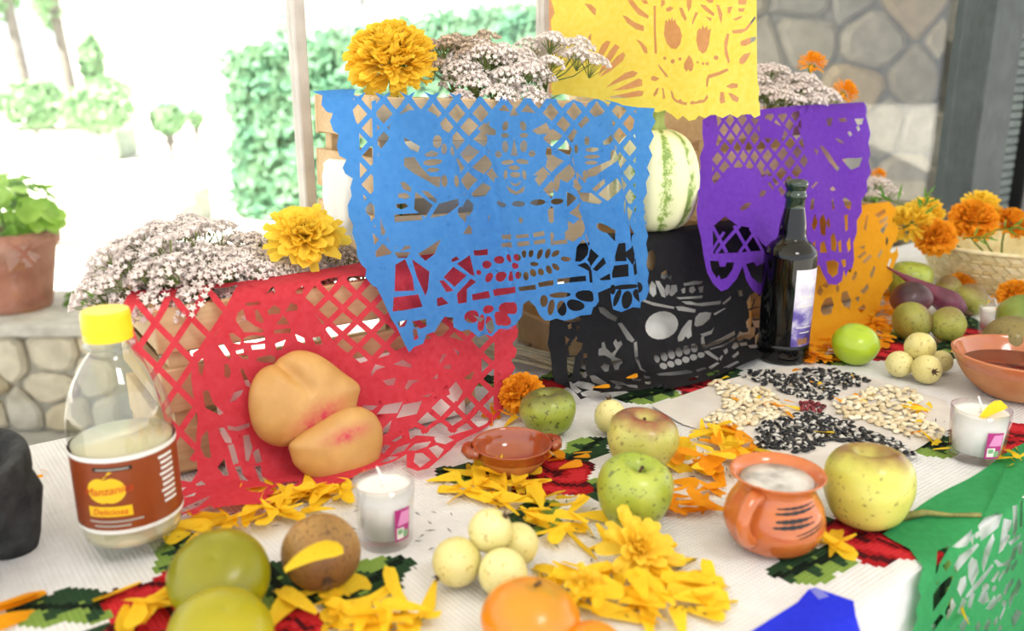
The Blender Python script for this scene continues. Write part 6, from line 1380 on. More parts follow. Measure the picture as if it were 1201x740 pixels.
m_wlab = t.done(t.bsdf(t.ramp(adx.outputs[0], [(0.45, '#3b2a78'), (0.62, '#6f60b4'), (0.75, '#c9c3de'), (0.92, '#ece9f2')]), 0.4))
wa = cam_angle(wc); wrf = interp(WP)
wl_ = patch('label', wrf, wa + .28, wa + 1.75, Hw * .105, Hw * .535, m_wlab, wb, 0.0005, 16, 10)
for k, (z_, a0, a1) in enumerate(((.38, .5, 1.1), (.33, .35, 1.2), (.21, .45, 1.2), (.18, .6, 1.15))): patch('fine_print', wrf, wa + a0, wa + a1, Hw * z_, Hw * (z_ + .006), m_white, wl_, 0.0009, 10, 1)
patch('seal', wrf, wa + .55, wa + 1.05, Hw * .115, Hw * .15, mat_flat('bronze_print', '#9a6a4a', 0.4), wl_, 0.0009, 8, 2)

# ---- glass candles
m_wax = mat_flat('white_wax', '#e9e7e4', 0.5, Subsurface_Weight=0.15, Subsurface_Radius=(0.01, 0.01, 0.01))
m_mag = mat_flat('magenta_print', '#b3287e', 0.4); m_pinkp = mat_flat('pink_print', '#df8fc4', 0.4); m_greenp = mat_flat('green_print', '#7fae7c', 0.4)
def candle(px, py, hw, hpx, label, da=0.62, fill=0.92, wick=True):
    p = at(px, py); Rc = hw * depth(p + Vector((0, 0, 0.03))) / FPX; Hc = fit_h(p, py - hpx)
    c = thing('glass_candle', p, label, 'candle', 'white votive candles in glass cups')
    rf = lambda z: Rc * (0.86 + 0.14 * z / Hc)
    frombm('glass', lathe_bm([(0, 0.0), (rf(0) * .95, 0.0), (rf(0), 0.002), (rf(Hc * .5), Hc * .5), (rf(Hc), Hc), (rf(Hc) - 0.0018, Hc), (rf(Hc * .5) - 0.0018, Hc * .5), (rf(0) - 0.002, 0.009), (0, 0.008)], 48), m_clear, c, True)
    frombm('wax', lathe_bm([(0, 0.0095), (rf(0.01) - 0.003, 0.0095), (rf(Hc * fill) - 0.0028, Hc * fill), (rf(Hc * fill) - 0.006, Hc * fill - 0.001), (0, Hc * fill - 0.0015)], 40), m_wax, c, True)
    if wick:
        bm = bmesh.new(); add_tube(bm, [(0, 0, Hc * fill - 0.003), (-0.001, 0, Hc * fill + 0.006), (-0.005, 0.001, Hc * fill + 0.016)], 0.0011, 6); frombm('wick', bm, m_white, c, True)
    a_ = cam_angle(p) + da
    l_ = patch('label', rf, a_ - .30, a_ + .30, Hc * .18, Hc * .70, m_mag, c, 0.0004, 10, 6)
    patch('print', rf, a_ - .22, a_ + .26, Hc * .44, Hc * .66, m_pinkp, l_, 0.0007, 8, 4, lambda u, v: (u * (1 - .3 * v) + .3 * v, v))
    patch('print', rf, a_ - .24, a_ + .05, Hc * .22, Hc * .40, m_white, l_, 0.0007, 8, 4)
    patch('print', rf, a_ - .20, a_ - .02, Hc * .30, Hc * .38, m_greenp, l_, 0.0010, 6, 2)
    patch('print', rf, a_ + .02, a_ + .22, Hc * .22, Hc * .34, m_greenp, l_, 0.0008, 6, 2)
    return c, p, Rc, Hc
candle(453, 634, 36, 71, 'white candle in clear glass cup beside the guava cluster')
C2 = candle(1143, 536, 33, 58, 'white candle in clear glass cup at the edge of green paper')
C3 = candle(1165, 392, 19, 31, 'small white candle glass in front of the green mango', 0.6)

# ---- clay jug
m_clay = mat_var('glazed_clay', '#b9602c', '#cb7038', 16, 0.18, 0.06, 90, Coat_Weight=0.6, Coat_Roughness=0.08)
m_clay_raw = mat_var('raw_clay', '#b9743e', '#cb8a54', 18, 0.65, 0.15, 90)
m_glaze = mat_var('red_clay_glaze', '#8f3f1c', '#a85025', 14, 0.12, 0.05, 60, Coat_Weight=0.7, Coat_Roughness=0.05)
jc = at(905, 636); Rj = 58 * depth(jc + Vector((0, 0, 0.03))) / FPX; Hj = fit_h(jc, 553)
jug = thing('clay_jug', jc, 'round glazed clay jug with black brush stripes, filled with white drink', 'jug')
JP = smooth_prof([(0, 0.002), (Rj * .5, 0.0), (Rj * .80, Hj * .07), (Rj * .97, Hj * .25), (Rj, Hj * .40), (Rj * .93, Hj * .58), (Rj * .80, Hj * .72), (Rj * .74, Hj * .82), (Rj * .80, Hj * .92), (Rj * .94, Hj)], 5)
JI = [(Rj * .92, Hj * 1.008), (Rj * .88, Hj * 1.0), (Rj * .74, Hj * .92), (Rj * .69, Hj * .83), (Rj * .75, Hj * .72), (Rj * .5, Hj * .5), (0, Hj * .5)]
frombm('body', lathe_bm(JP + JI, 56), m_clay, jug, True)
t = NT('milky_drink'); v = t.coords(rnd=False); m_drink = t.done(t.bsdf(t.ramp(t.noise(v, 45, 4), [(0.3, '#8f8c88'), (0.5, '#cfcdc9'), (0.7, '#e6e4e1')]), 0.35))
frombm('drink', lathe_bm([(0, Hj * .90), (Rj * .4, Hj * .902), (Rj * .715, Hj * .90), (Rj * .70, Hj * .86), (0, Hj * .86)], 40), m_drink, jug, True)
ja = cam_angle(jc); jrf = interp(JP)
ha = ja - 0.45
def jp(z, out): r = jrf(z) + out; return (r * math.cos(ha), r * math.sin(ha), z)
bm = bmesh.new()
hp_ = [jp(Hj * .84, -0.002), jp(Hj * .83, 0.010), jp(Hj * .74, 0.0165), jp(Hj * .60, 0.0155), jp(Hj * .46, 0.010), jp(Hj * .33, 0.003), jp(Hj * .28, -0.002)]
hp2 = []
for a0, b0 in zip(hp_[:-1], hp_[1:]):
    for j in range(3): hp2.append(tuple(Vector(a0).lerp(Vector(b0), j / 3)))
hp2.append(hp_[-1])
add_tube(bm, hp2, [0.0072 - 0.0012 * math.sin(math.pi * i / (len(hp2) - 1)) for i in range(len(hp2))], 10)
frombm('handle', bm, m_clay, jug, True)
for zc_, a0, a1, sl, w_ in ((.735, .05, 1.10, .03, .014), (.68, .02, 1.12, .04, .018), (.60, .04, 0.90, .03, .024), (.53, .0, .92, .04, .024), (.44, .45, 1.25, .10, .009), (.40, .50, 1.25, .10, .009)):
    v, f = [], []
    for i in range(17):
        u = i / 16; a_ = ja + a0 + (a1 - a0) * u; hw_ = Hj * w_ * (0.25 + 0.75 * math.sin(math.pi * min(1, u * 1.15)) ** .6 if u < .87 else 0.3)
        for sg in (-1, 1):
            z_ = Hj * (zc_ + sl * u) + sg * hw_ * (1 + .2 * math.sin(i * 2.1)); r = jrf(z_) + 0.0004; v.append((r * math.cos(a_), r * math.sin(a_), z_))
    for i in range(16): f.append((2 * i, 2 * i + 2, 2 * i + 3, 2 * i + 1))
    mesh('brush_stripe', v, f, m_kprint, jug, True)

# ---- small two-eared clay bowl
cc = at(601, 551); Rcb = 47 * depth(cc + Vector((0, 0, 0.03))) / FPX; Hcb = fit_h(cc, 519)
cb = thing('clay_bowl', cc, 'small two-eared clay bowl glazed red-brown, empty', 'bowl')
CO = smooth_prof([(0, 0.001), (Rcb * .42, 0.0), (Rcb * .62, Hcb * .14), (Rcb * .80, Hcb * .42), (Rcb * .90, Hcb * .66)], 4)
frombm('body', lathe_bm(CO, 48), m_clay_raw, cb, True)
frombm('glaze', lathe_bm(smooth_prof([(Rcb * .895, Hcb * .62), (Rcb * .93, Hcb * .70), (Rcb * .95, Hcb * .84), (Rcb, Hcb * .98), (Rcb * .985, Hcb * 1.01), (Rcb * .94, Hcb), (Rcb * .88, Hcb * .84), (Rcb * .80, Hcb * .55), (Rcb * .6, Hcb * .28), (Rcb * .3, Hcb * .16), (0, Hcb * .14)], 3), 48), m_glaze, cb, True)
cba = cam_angle(cc)
for da in (-math.pi / 2 + .25, math.pi / 2 + .25):
    e = Vector((math.cos(cba + da), math.sin(cba + da), 0)); sd_ = Vector((-e.y, e.x, 0)); bm = bmesh.new()
    pts_ = [e * Rcb * .93 + sd_ * Rcb * .36 + Vector((0, 0, Hcb * .86)), e * Rcb * 1.10 + sd_ * Rcb * .22 + Vector((0, 0, Hcb * .88)), e * Rcb * 1.17 + Vector((0, 0, Hcb * .90)), e * Rcb * 1.10 - sd_ * Rcb * .22 + Vector((0, 0, Hcb * .88)), e * Rcb * .93 - sd_ * Rcb * .36 + Vector((0, 0, Hcb * .86))]
    add_tube(bm, [tuple(p) for p in pts_], [0.004, 0.0052, 0.0056, 0.0052, 0.004], 9); frombm('ear', bm, m_glaze, cb, True)

# ---- wide clay bowl with red sauce
wc_ = at(1192, 462); Rwb = 76 * depth(wc_ + Vector((0, 0, 0.05))) / FPX; Hwb = fit_h(wc_, 414)
wbl = thing('clay_bowl', wc_, 'wide clay bowl holding dark red sauce', 'bowl')
frombm('body', lathe_bm(smooth_prof([(0, 0.001), (Rwb * .40, 0.0), (Rwb * .58, Hwb * .12), (Rwb * .78, Hwb * .40), (Rwb * .92, Hwb * .74)], 4), 56), mat_var('mottled_raw_clay', '#b4703e', '#c98e5c', 22, 0.5, 0.1, 90), wbl, True)
frombm('glaze', lathe_bm(smooth_prof([(Rwb * .915, Hwb * .72), (Rwb * .965, Hwb * .85), (Rwb, Hwb * .99), (Rwb * .98, Hwb * 1.01), (Rwb * .95, Hwb), (Rwb * .88, Hwb * .80), (Rwb * .7, Hwb * .45), (Rwb * .3, Hwb * .2), (0, Hwb * .18)], 3), 56), mat_var('light_clay_glaze', '#b4613a', '#c4764c', 14, 0.15, 0.05, 60, Coat_Weight=0.6, Coat_Roughness=0.06), wbl, True)
frombm('sauce', lathe_bm([(0, Hwb * .70), (Rwb * .82, Hwb * .70), (Rwb * .8, Hwb * .66), (0, Hwb * .66)], 48), mat_var('red_sauce', '#5c1408', '#7a2410', 30, 0.12, 0.1, 60), wbl, True)

# ---- volcanic stone mortar
mc = at(-76, 662); Rm = 0.078
t = NT('volcanic_stone'); v = t.coords(rnd=False); n1 = t.noise(v, 130, 5, 0.7); m_lava = t.done(t.bsdf(t.ramp(t.noise(v, 60, 3), [(0.3, '#2b2c2d'), (0.7, '#4a4b4c')]), 0.95, t.bump(n1, 1.0, 0.012)))
mo = thing('stone_mortar', mc, 'rough dark volcanic stone mortar on stub legs', 'mortar', rz=0.45)
Hm = fit_h(mc + Vector((Rm * .5, 0, 0)), 545)
def rough_(r, z, a_): kk = 1 + 0.03 * noise.noise(Vector((math.cos(a_) * 3, math.sin(a_) * 3, z * 40))); return (r * kk * math.cos(a_), r * kk * math.sin(a_), z)
frombm('bowl', lathe_bm(smooth_prof([(0, 0.03), (Rm * .5, 0.03), (Rm * .82, Hm * .42), (Rm * .97, Hm * .75), (Rm * 1.0, Hm * .96), (Rm * .95, Hm), (Rm * .84, Hm * .97), (Rm * .7, Hm * .72), (Rm * .4, Hm * .5), (0, Hm * .45)], 4), 56, rough_), m_lava, mo, True)
for k in range(3):
    a_ = k * 2.094; frombm('leg', lathe_bm([(0, 0), (0.018, 0), (0.021, 0.01), (0.028, 0.05), (0.024, 0.062), (0, 0.065)], 16, lambda r, z, an, a_=a_: (Rm * .70 * math.cos(a_) + r * math.cos(an), Rm * .70 * math.sin(a_) + r * math.sin(an), z)), m_lava, mo, True)

# ---- woven palm basket with marigolds
bk = at(1172, 332); Rk = 92 * depth(bk) / FPX; Hk = fit_h(bk, 283)
m_palm = mat_var('woven_palm', '#cdb77e', '#e6d6a2', 40, 0.6); m_palm2 = mat_var('woven_palm_pale', '#dccb96', '#efe3bb', 40, 0.6)
bs_ = thing('woven_basket', bk, 'pale woven palm basket full of marigolds', 'basket')
krf = lambda z: Rk * (0.74 + 0.30 * (z / Hk) - 0.04 * (z / Hk) ** 2)
frombm('body', lathe_bm([(0, 0.001), (krf(0) - .002, 0.0)] + [(krf(Hk * i / 8) - .002, Hk * i / 8) for i in range(1, 9)] + [(krf(Hk) - .006, Hk), (krf(Hk * .3) - .006, Hk * .3), (0, Hk * .3)], 60), m_palm, bs_, True)
NS = 44
for sg, mt in ((1, m_palm), (-1, m_palm2)):
    for k in range(NS):
        v, f = [], []
        for i in range(13):
            u = i / 12; z_ = Hk * u; a_ = 2 * math.pi * (k / NS) + sg * u * 0.62; r = krf(z_) + (0.0008 + 0.0009 * math.sin(2 * math.pi * (u * 0.62 * 2 * NS / (2 * math.pi) * .5) + (0 if sg > 0 else math.pi)))
            hw_ = 2 * math.pi / NS * 0.42
            for s2 in (-1, 1): v.append((r * math.cos(a_ + s2 * hw_), r * math.sin(a_ + s2 * hw_), z_))
        for i in range(12): f.append((2 * i, 2 * i + 2, 2 * i + 3, 2 * i + 1))
        mesh('palm_strip', v, f, mt, bs_)
frombm('rim', lathe_bm([(krf(Hk) - .006, Hk - .003), (krf(Hk) + .002, Hk - .004), (krf(Hk) + .003, Hk + .001), (krf(Hk) - .004, Hk + .003)], 60), m_palm2, bs_, True)
def on_depth(px, py, p): return at_depth(px, py, depth(p))
zb = bk + Vector((0, 0, Hk))
marigold(at_depth(1097, 279, depth(bk) - Rk * .8), 0.035, 'dense orange marigold hanging over the basket rim', 'o', rot=lean(-0.4, -0.9), n=520, seed=6, foot=bk + Vector((0, 0, Hk * .4)))
marigold(at_depth(1141, 259, depth(bk) - Rk * .45), 0.042, 'big orange marigold at the middle of the basket', 'o', rot=lean(-.1, -.6), n=520, seed=6, foot=bk + Vector((0, 0, Hk * .4)))
marigold(at_depth(1150, 243, depth(bk) - Rk * .1), 0.036, 'yellow marigold rising behind the orange ones in the basket', 'y', rot=lean(0.1, -.4), n=210, seed=4, foot=bk + Vector((0, 0, Hk * .4)))
marigold(at_depth(1186, 262, depth(bk) - Rk * .3), 0.032, 'orange marigold at the right side of the basket', 'o', rot=lean(0.3, -.5), n=520, seed=6, foot=bk + Vector((0, 0, Hk * .4)))
marigold(at_depth(1067, 262, depth(bk) - Rk * .7), 0.040, 'loose yellow marigold between the orange paper and the basket', 'y', rot=lean(-0.5, -.4), n=210, seed=4, foot=bk + Vector((0, 0, Hk * .4)))
marigold(at_depth(1085, 250, depth(bk) - Rk * .4), 0.034, 'yellow marigold with a green leaf sprig above it', 'y', rot=lean(-0.1, -.4), n=210, seed=4, foot=bk + Vector((0, 0, Hk * .4)))
# leaf sprigs in the basket
def leaf_sprig(p, d, n, ln, label):
    t_ = thing('leaf_sprig', p, label, 'leaf', 'green marigold leaves in the basket'); bm = bmesh.new(); d = Vector(d).normalized(); add_tube(bm, [(0, 0, 0), tuple(d * ln * .6), tuple(d * ln)], 0.0012, 5); frombm('stem', bm, m_calyx, t_)
    for k in range(n):
        a_ = k * 2.4; q = d * ln * (0.25 + .75 * k / n); e = (d + Vector((math.cos(a_), math.sin(a_) * .5, math.sin(a_) * .9)) * 1.0).normalized(); s_ = e.cross(Vector((0, 1, 0.2))).normalized(); l2 = ln * .6 * (1 - .3 * k / n)
        mesh('leaflet', [q, q + e * l2 * .45 + s_ * l2 * .08, q + e * l2, q + e * l2 * .45 - s_ * l2 * .08], [(0, 1, 2, 3)], m_leaf, t_)
leaf_sprig(at_depth(1080, 262, depth(bk) - Rk * .75), (0.0, -0.2, 1), 9, 0.055, 'fine pointed leaf sprig standing over the yellow marigolds')
leaf_sprig(at_depth(1062, 240, depth(bk) - Rk * .5), (-1, 0, 0.25), 6, 0.06, 'leaf sprig reaching sideways towards the yarrow')
leaf_sprig(at_depth(1130, 279, depth(bk) - Rk * .75), (0.6, -0.5, 0.1), 7, 0.045, 'leaf sprig lying on the basket rim')
leaf_sprig(at_depth(1168, 270, depth(bk) - Rk * .7), (0.3, -0.6, 0.2), 7, 0.045, 'leaf sprig between the two orange marigolds')

# ---- sweet bread
m_bread = None
t = NT('glazed_bread_crust'); v = t.coords(rnd=False); at2 = t.n('ShaderNodeAttribute', attribute_name='sugar')
col = t.ramp(t.noise(v, 22, 4), [(0.3, '#bb8746'), (0.7, '#d3a463')])
nzz = t.noise(v, 140, 3); mm = t.n('ShaderNodeMath', operation='MULTIPLY_ADD'); t.l(nzz, mm.inputs[0]); mm.inputs[1].default_value = 2.4; mm.inputs[2].default_value = -0.6
m2 = t.n('ShaderNodeMath', operation='ADD'); t.l(mm.outputs[0], m2.inputs[0]); m2.inputs[1].default_value = 0.3
m3 = t.n('ShaderNodeMath', operation='MULTIPLY', use_clamp=True); t.l(at2.outputs['Fac'], m3.inputs[0]); t.l(m2.outputs[0], m3.inputs[1])
col = t.mix(m3.outputs[0], col, '#c8384e')
m_bread = t.done(t.bsdf(col, 0.42, t.bump(t.noise(v, 70, 3), 0.12, 0.002)))
BRP = RED['p']; RN = (oR * math.cos(0.18) + Vector((0, 0, math.sin(0.18)))).normalized()
def bread(outline, off, thick, sugar, crease, label):
    p0 = BRP + oR * off; pts = [on_plane(x, y, p0, RN) for x, y in outline]
    # resample
    n = 72; cum = [0]
    for i in range(len(pts)): cum.append(cum[-1] + (pts[(i + 1) % len(pts)] - pts[i]).length)
    rs_ = []
    for k in range(n):
        d = cum[-1] * k / n; i = 0
        while cum[i + 1] < d: i += 1
        rs_.append(pts[i].lerp(pts[(i + 1) % len(pts)], (d - cum[i]) / (cum[i + 1] - cum[i])))
    rs_ = [(rs_[i - 1] + rs_[i] * 2 + rs_[(i + 1) % n]) / 4 for i in range(n)]
    c = sum(rs_, Vector()) / n
    V, Fc, sug = [], [], []
    cr = [on_plane(x, y, p0, RN) for x, y in crease] if crease else None
    rings = 14
    def push(p, h):
        if cr:
            a_, b_ = cr; ab = b_ - a_; u = max(0, min(1, (p - a_).dot(ab) / ab.dot(ab))); dd = (p - (a_ + ab * u)).length
            h -= thick * 0.45 * math.exp(-(dd / 0.006) ** 2) * (1 - u) ** .6
        q = p + RN * h; V.append(q - c)
        s_ = 0
        for (x, y, rx, ry, rot) in sugar:
            sc_ = on_plane(x, y, p0, RN); w_ = p - sc_; px_ = proj(p); ex, ey = px_[0] - x, px_[1] - y; cr_, sr_ = math.cos(math.radians(rot)), math.sin(math.radians(rot)); e1, e2 = (ex * cr_ + ey * sr_) / rx, (-ex * sr_ + ey * cr_) / ry
            s_ = max(s_, math.exp(-(e1 * e1 + e2 * e2)))
        sug.append(s_)
    push(c, thick)
    for j in range(1, rings + 1):
        k = j / rings; k2 = math.sin(k * math.pi / 2)
        for p in rs_: push(c + (p - c) * k2, thick * math.sqrt(max(0, 1 - k2 ** 3)) if j < rings else 0.0)
    for p in rs_: V.append(c + (p - c) * .9 - RN * 0.006 - c); sug.append(0)
    V.append(-RN * 0.007); sug.append(0)
    for i in range(n): Fc.append((0, 1 + i, 1 + (i + 1) % n))
    for j in range(rings):
        for i in range(n): Fc.append((1 + j * n + i, 1 + (j + 1) * n + i, 1 + (j + 1) * n + (i + 1) % n, 1 + j * n + (i + 1) % n))
    l_ = len(V) - 1
    for i in range(n): Fc.append((1 + rings * n + i, l_, 1 + rings * n + (i + 1) % n))
    o = mesh('sweet_bread', V, Fc, m_bread, None, True); o.location = c
    a_ = o.data.attributes.new('sugar', 'FLOAT', 'POINT'); a_.data.foreach_set('value', sug)
    return tag(o, label, 'bread', 'sweet breads leaning on the red paper')
W_ = lambda pts: Z(280, 400, 4.11, pts)
bread(W_([(198, 85), (250, 48), (310, 42), (380, 62), (440, 100), (500, 150), (560, 190), (588, 220), (570, 265), (565, 310), (540, 360), (460, 400), (400, 430), (340, 465), (290, 490), (235, 505), (215, 512), (150, 500), (95, 465), (60, 400), (45, 320), (48, 240), (75, 170), (110, 130), (160, 112), (195, 118)]), 0.055, 0.022, [(280 + 355 / 4.11, 400 + 365 / 4.11, 30, 14, -33)], W_([(195, 105), (330, 250)]), 'upper bread bun with a creased top and pink sugar, leaning on red paper')
bread(W_([(235, 500), (300, 440), (370, 398), (450, 345), (520, 318), (590, 315), (650, 345), (685, 400), (692, 470), (675, 560), (640, 620), (590, 670), (530, 698), (470, 700), (400, 690), (340, 660), (290, 620), (262, 595), (250, 550)]), 0.072, 0.018, [(280 + 490 / 4.11, 400 + 440 / 4.11, 22, 7, -20)], None, 'lower bread bun with a streak of pink sugar, overlapping the upper bun')

# ================================================================== SEEDS, PETALS AND SCATTER
# paper under the seed mosaic
m_seedpaper = mat_var('off_white_paper', '#c9c2bd', '#d8d2cd', 20, 0.85)
sp_px = [(765, 476), (850, 446), (905, 431), (960, 430), (1015, 440), (1110, 470), (1122, 498), (1045, 545), (985, 560), (930, 556), (872, 538), (835, 508), (800, 497)]
v = [at(x, y, 0.0016) for x, y in sp_px]; n = len(v); v2 = [p - Vector((0, 0, 0.0006)) for p in v]
tag(mesh('paper_sheet', v + v2, [tuple(range(n))] + [tuple(reversed(range(n, 2 * n)))] + [(i, n + i, n + (i + 1) % n, (i + 1) % n) for i in range(n)], m_seedpaper), 'off-white paper sheet under the seed mosaic', 'paper')
def kernel_mesh(name, l, w_, h, tip, seed):
    rg_ = random.Random(seed)
    prof = [(0, -1), (0.55, -0.8), (0.95, -0.25), (0.9, 0.3), (tip, 0.8), (0, 1)]
    def fn(r, z, a_): return (z * l / 2, r * math.cos(a_) * w_ / 2 * (1 + rg_.uniform(-.06, .06)), r * math.sin(a_) * h / 2)
    bm = lathe_bm(prof, 7, fn); me = bpy.data.meshes.new(name); bm.to_mesh(me); bm.free()
    for p in me.polygons: p.use_smooth = True
    return me
def obj_color_mat(name, stops, rough=0.45):
    t = NT(name); oi = t.n('ShaderNodeObjectInfo'); r_ = t.ramp(oi.outputs['Random'], stops)
    return t.done(t.bsdf(r_, rough))
m_corn = obj_color_mat('pale_kernel', [(0.0, '#cdb994'), (0.5, '#e2d4b4'), (1.0, '#efe6cf')])
t = NT('black_seed'); vs0 = t.coords(); m_bseed = t.done(t.bsdf(t.ramp(t.noise(vs0, 110, 1), [(0.54, '#12131a'), (0.60, '#c9c6c2')]), 0.35))
m_rbean = obj_color_mat('red_bean', [(0.0, '#5c1420'), (1.0, '#8a2634')], 0.3)
KC = [kernel_mesh('kernel', 0.0100, 0.0080, 0.0050, 0.55, i) for i in range(3)]
KB = [kernel_mesh('seed', 0.0115, 0.0070, 0.0044, 0.35, i + 5) for i in range(3)]
KR = [kernel_mesh('bean', 0.008, 0.0055, 0.005, 0.75, i + 9) for i in range(2)]
for m_, ml_ in ((m_corn, KC), (m_bseed, KB), (m_rbean, KR)):
    for me in ml_: me.materials.append(m_)
def in_poly(x, y, P):
    c = False; j = len(P) - 1
    for i in range(len(P)):
        if (P[i][1] > y) != (P[j][1] > y) and x < (P[j][0] - P[i][0]) * (y - P[i][1]) / (P[j][1] - P[i][1]) + P[i][0]: c = not c
        j = i
    return c
def heap(name, poly, n, meshes, label, cat, group, seed, pile=0.006):
    rg_ = random.Random(seed); W = [at(x, y) for x, y in poly]; P = [(w_.x, w_.y) for w_ in W]
    x0, x1 = min(p[0] for p in P), max(p[0] for p in P); y0, y1 = min(p[1] for p in P), max(p[1] for p in P)
    done = []; tries = 0
    while len(done) < n and tries < 60000:
        tries += 1
        x, y = rg_.uniform(x0, x1), rg_.uniform(y0, y1)
        if not in_poly(x, y, P): continue
        cover = sum(1 for q in done if (q[0] - x) ** 2 + (q[1] - y) ** 2 < 0.0052 ** 2)
        if cover > 2: continue
        if cover and tries < 2500: continue
        z = 0.0042 + cover * 0.0038; done.append((x, y))
        o = bpy.data.objects.new(name, meshes[rg_.randrange(len(meshes))]); COL.objects.link(o)
        o.location = (x, y, z); o.rotation_euler = (rg_.gauss(0, .3), rg_.gauss(0, .25), rg_.uniform(0, 6.28)); tag(o, label, cat, group)
T_ = lambda pts: Z(810, 400, 4.003, pts)
heap('sunflower_seed', T_([(235, 175), (300, 145), (380, 150), (430, 180), (560, 140), (680, 145), (850, 190), (780, 225), (700, 240), (660, 285), (600, 285), (500, 270), (350, 220)]), 135, KB, 'black and white seed in the wedge of seeds beside the wine bottle', 'seed', 'black and white seeds next to the wine bottle', 1)
heap('corn_kernel', T_([(90, 215), (130, 190), (200, 215), (370, 245), (430, 310), (460, 340), (440, 370), (330, 390), (230, 430), (60, 385), (140, 330), (150, 280)]), 140, KC, 'pale kernel in the wedge between black paper and orange petals', 'kernel', 'pale kernels next to the black paper', 2)
heap('sunflower_seed', T_([(330, 400), (430, 380), (490, 350), (620, 360), (760, 400), (850, 450), (940, 470), (1075, 560), (1060, 570), (960, 520), (850, 490), (640, 480), (600, 510), (520, 540), (420, 520), (300, 510)]), 160, KB, 'black and white seed in the wedge behind jug and yellow apple', 'seed', 'black and white seeds behind the jug', 3)
heap('corn_kernel', T_([(660, 320), (720, 280), (830, 240), (920, 225), (1050, 240), (1080, 290), (1030, 330), (1100, 370), (1180, 430), (1190, 480), (1060, 470), (960, 440), (840, 390), (720, 370)]), 150, KC, 'pale kernel in the wedge between far guavas and candle glass', 'kernel', 'pale kernels next to the candle glass', 4)
heap('red_bean', T_([(500, 300), (560, 298), (630, 318), (600, 348), (520, 338)]), 16, KR, 'dark red bean at the centre of the seed mosaic', 'bean', 'red beans in the mosaic centre', 5)

# loose petals
PM = []
for i in range(7):
    rg_ = random.Random(60 + i); V, Fs = [], []; k_ = 6; bend = rg_.uniform(-.3, .5); side = rg_.uniform(-.25, .25); tw = rg_.uniform(-.7, .7)
    for r_ in range(k_ + 1):
        u = r_ / k_; w_ = 0.40 * (0.22 + 1.25 * u - 0.55 * u * u) * (0.7 if r_ == k_ else 1) * (0.8 + .08 * i)
        z_ = 0.06 + bend * .35 * (u - .5) ** 2 * 2; cx, cy = u - .5, side * (u - .5) ** 2 * 2; a_ = tw * (u - .3)
        for s_ in (-1, 0, 1): V.append((cx + (0.03 * (1 - abs(s_)) if r_ == k_ else 0), cy + s_ * w_ / 2 * math.cos(a_), z_ + s_ * w_ / 2 * math.sin(a_) + abs(s_) * w_ * .16))
    for r_ in range(k_):
        b0 = r_ * 3; Fs += [(b0, b0 + 1, b0 + 4, b0 + 3), (b0 + 1, b0 + 2, b0 + 5, b0 + 4)]
    for mt in (m_mari_y, m_mari_o):
        me = bpy.data.meshes.new('petal'); me.from_pydata(V, [], Fs); me.update(); me.materials.append(mt)
        for p in me.polygons: p.use_smooth = True
        PM.append((mt, me))
PY = [m for t_, m in PM if t_ is m_mari_y]; PO = [m for t_, m in PM if t_ is m_mari_o]
def petal(p, rot, sc, col, label, group, vi=None, rg_=RNG):
    o = bpy.data.objects.new('marigold_petal', (PY if col == 'y' else PO)[rg_.randrange(7) if vi is None else vi]); COL.objects.link(o)
    o.location = p; o.rotation_euler = rot; o.scale = (sc,) * 3; tag(o, label, 'petal', group); return o
STUFF = {'y': [[], []], 'o': [[], []]}
def scatter(px, py, rx, ry, rot, n, label, group, seed, mix=0.0, size=(0.027, 0.042), pile=0.012, stuff=False):
    rg_ = random.Random(seed); c_, s_ = math.cos(math.radians(rot)), math.sin(math.radians(rot))
    for k in range(n):
        a_ = rg_.uniform(0, 6.28); q = math.sqrt(rg_.random()); x, y = q * rx * math.cos(a_), q * ry * math.sin(a_)
        zz = 0.001 + pile * max(0, 1 - q * 1.1) * rg_.random()
        p = at(px + x * c_ - y * s_, py + x * s_ + y * c_, zz)
        if stuff:
            col = 'o' if rg_.random() < mix else 'y'; V_s, F_s = STUFF[col]; me = PY[rg_.randrange(7)]; Mx = Matrix.Translation(p) @ Matrix.Rotation(rg_.uniform(0, 6.28), 4, 'Z') @ Matrix.Rotation(rg_.gauss(0, .3), 4, 'X') @ Matrix.Scale(rg_.uniform(*size), 4); b0 = len(V_s)
            V_s += [Mx @ q.co for q in me.vertices]; F_s += [tuple(b0 + i for i in f.vertices) for f in me.polygons]; continue
        petal(p, (rg_.gauss(0, .35), rg_.gauss(0, .22), rg_.uniform(0, 6.28)), rg_.uniform(*size), 'o' if rg_.random() < mix else 'y', label, group, None, rg_)
L1 = 'loose yellow marigold petal'
scatter(305, 602, 108, 26, -16, 40, L1 + ' in the drift from soda bottle to glass candle', 'petals between the soda bottle and candle', 1)
scatter(385, 577, 42, 12, -14, 9, L1 + ' lying at the foot of the bread', 'petals below the bread', 21)
scatter(452, 722, 62, 26, -10, 24, L1 + ' in the clump in front of the brown sapote', 'petals before the sapote', 2, pile=0.02)
scatter(375, 702, 55, 12, -18, 9, L1 + ' between the green mandarins and the sapote', 'petals beside the mandarins', 3)
scatter(568, 566, 58, 20, -8, 22, L1 + ' scattered around the small clay bowl', 'petals around the clay bowl', 4)
scatter(652, 606, 70, 30, 25, 28, L1 + ' between the guava cluster and the green apple', 'petals by the green apple', 5)
scatter(735, 692, 118, 40, 6, 56, L1 + ' in the drift in front of the clay jug', 'petals before the clay jug', 6, pile=0.016)
scatter(745, 640, 40, 18, 0, 9, L1 + ' under the broken marigold near the green apple', 'petals under the broken marigold', 7)
scatter(830, 532, 58, 30, -5, 44, 'golden marigold petal heaped between blushed apple and jug', 'petals between apple and jug', 8, mix=0.35, pile=0.03)
scatter(805, 583, 40, 20, 0, 15, 'orange marigold petal at the side of the green apple', 'petals beside the green apple', 9, mix=0.95, pile=0.012)
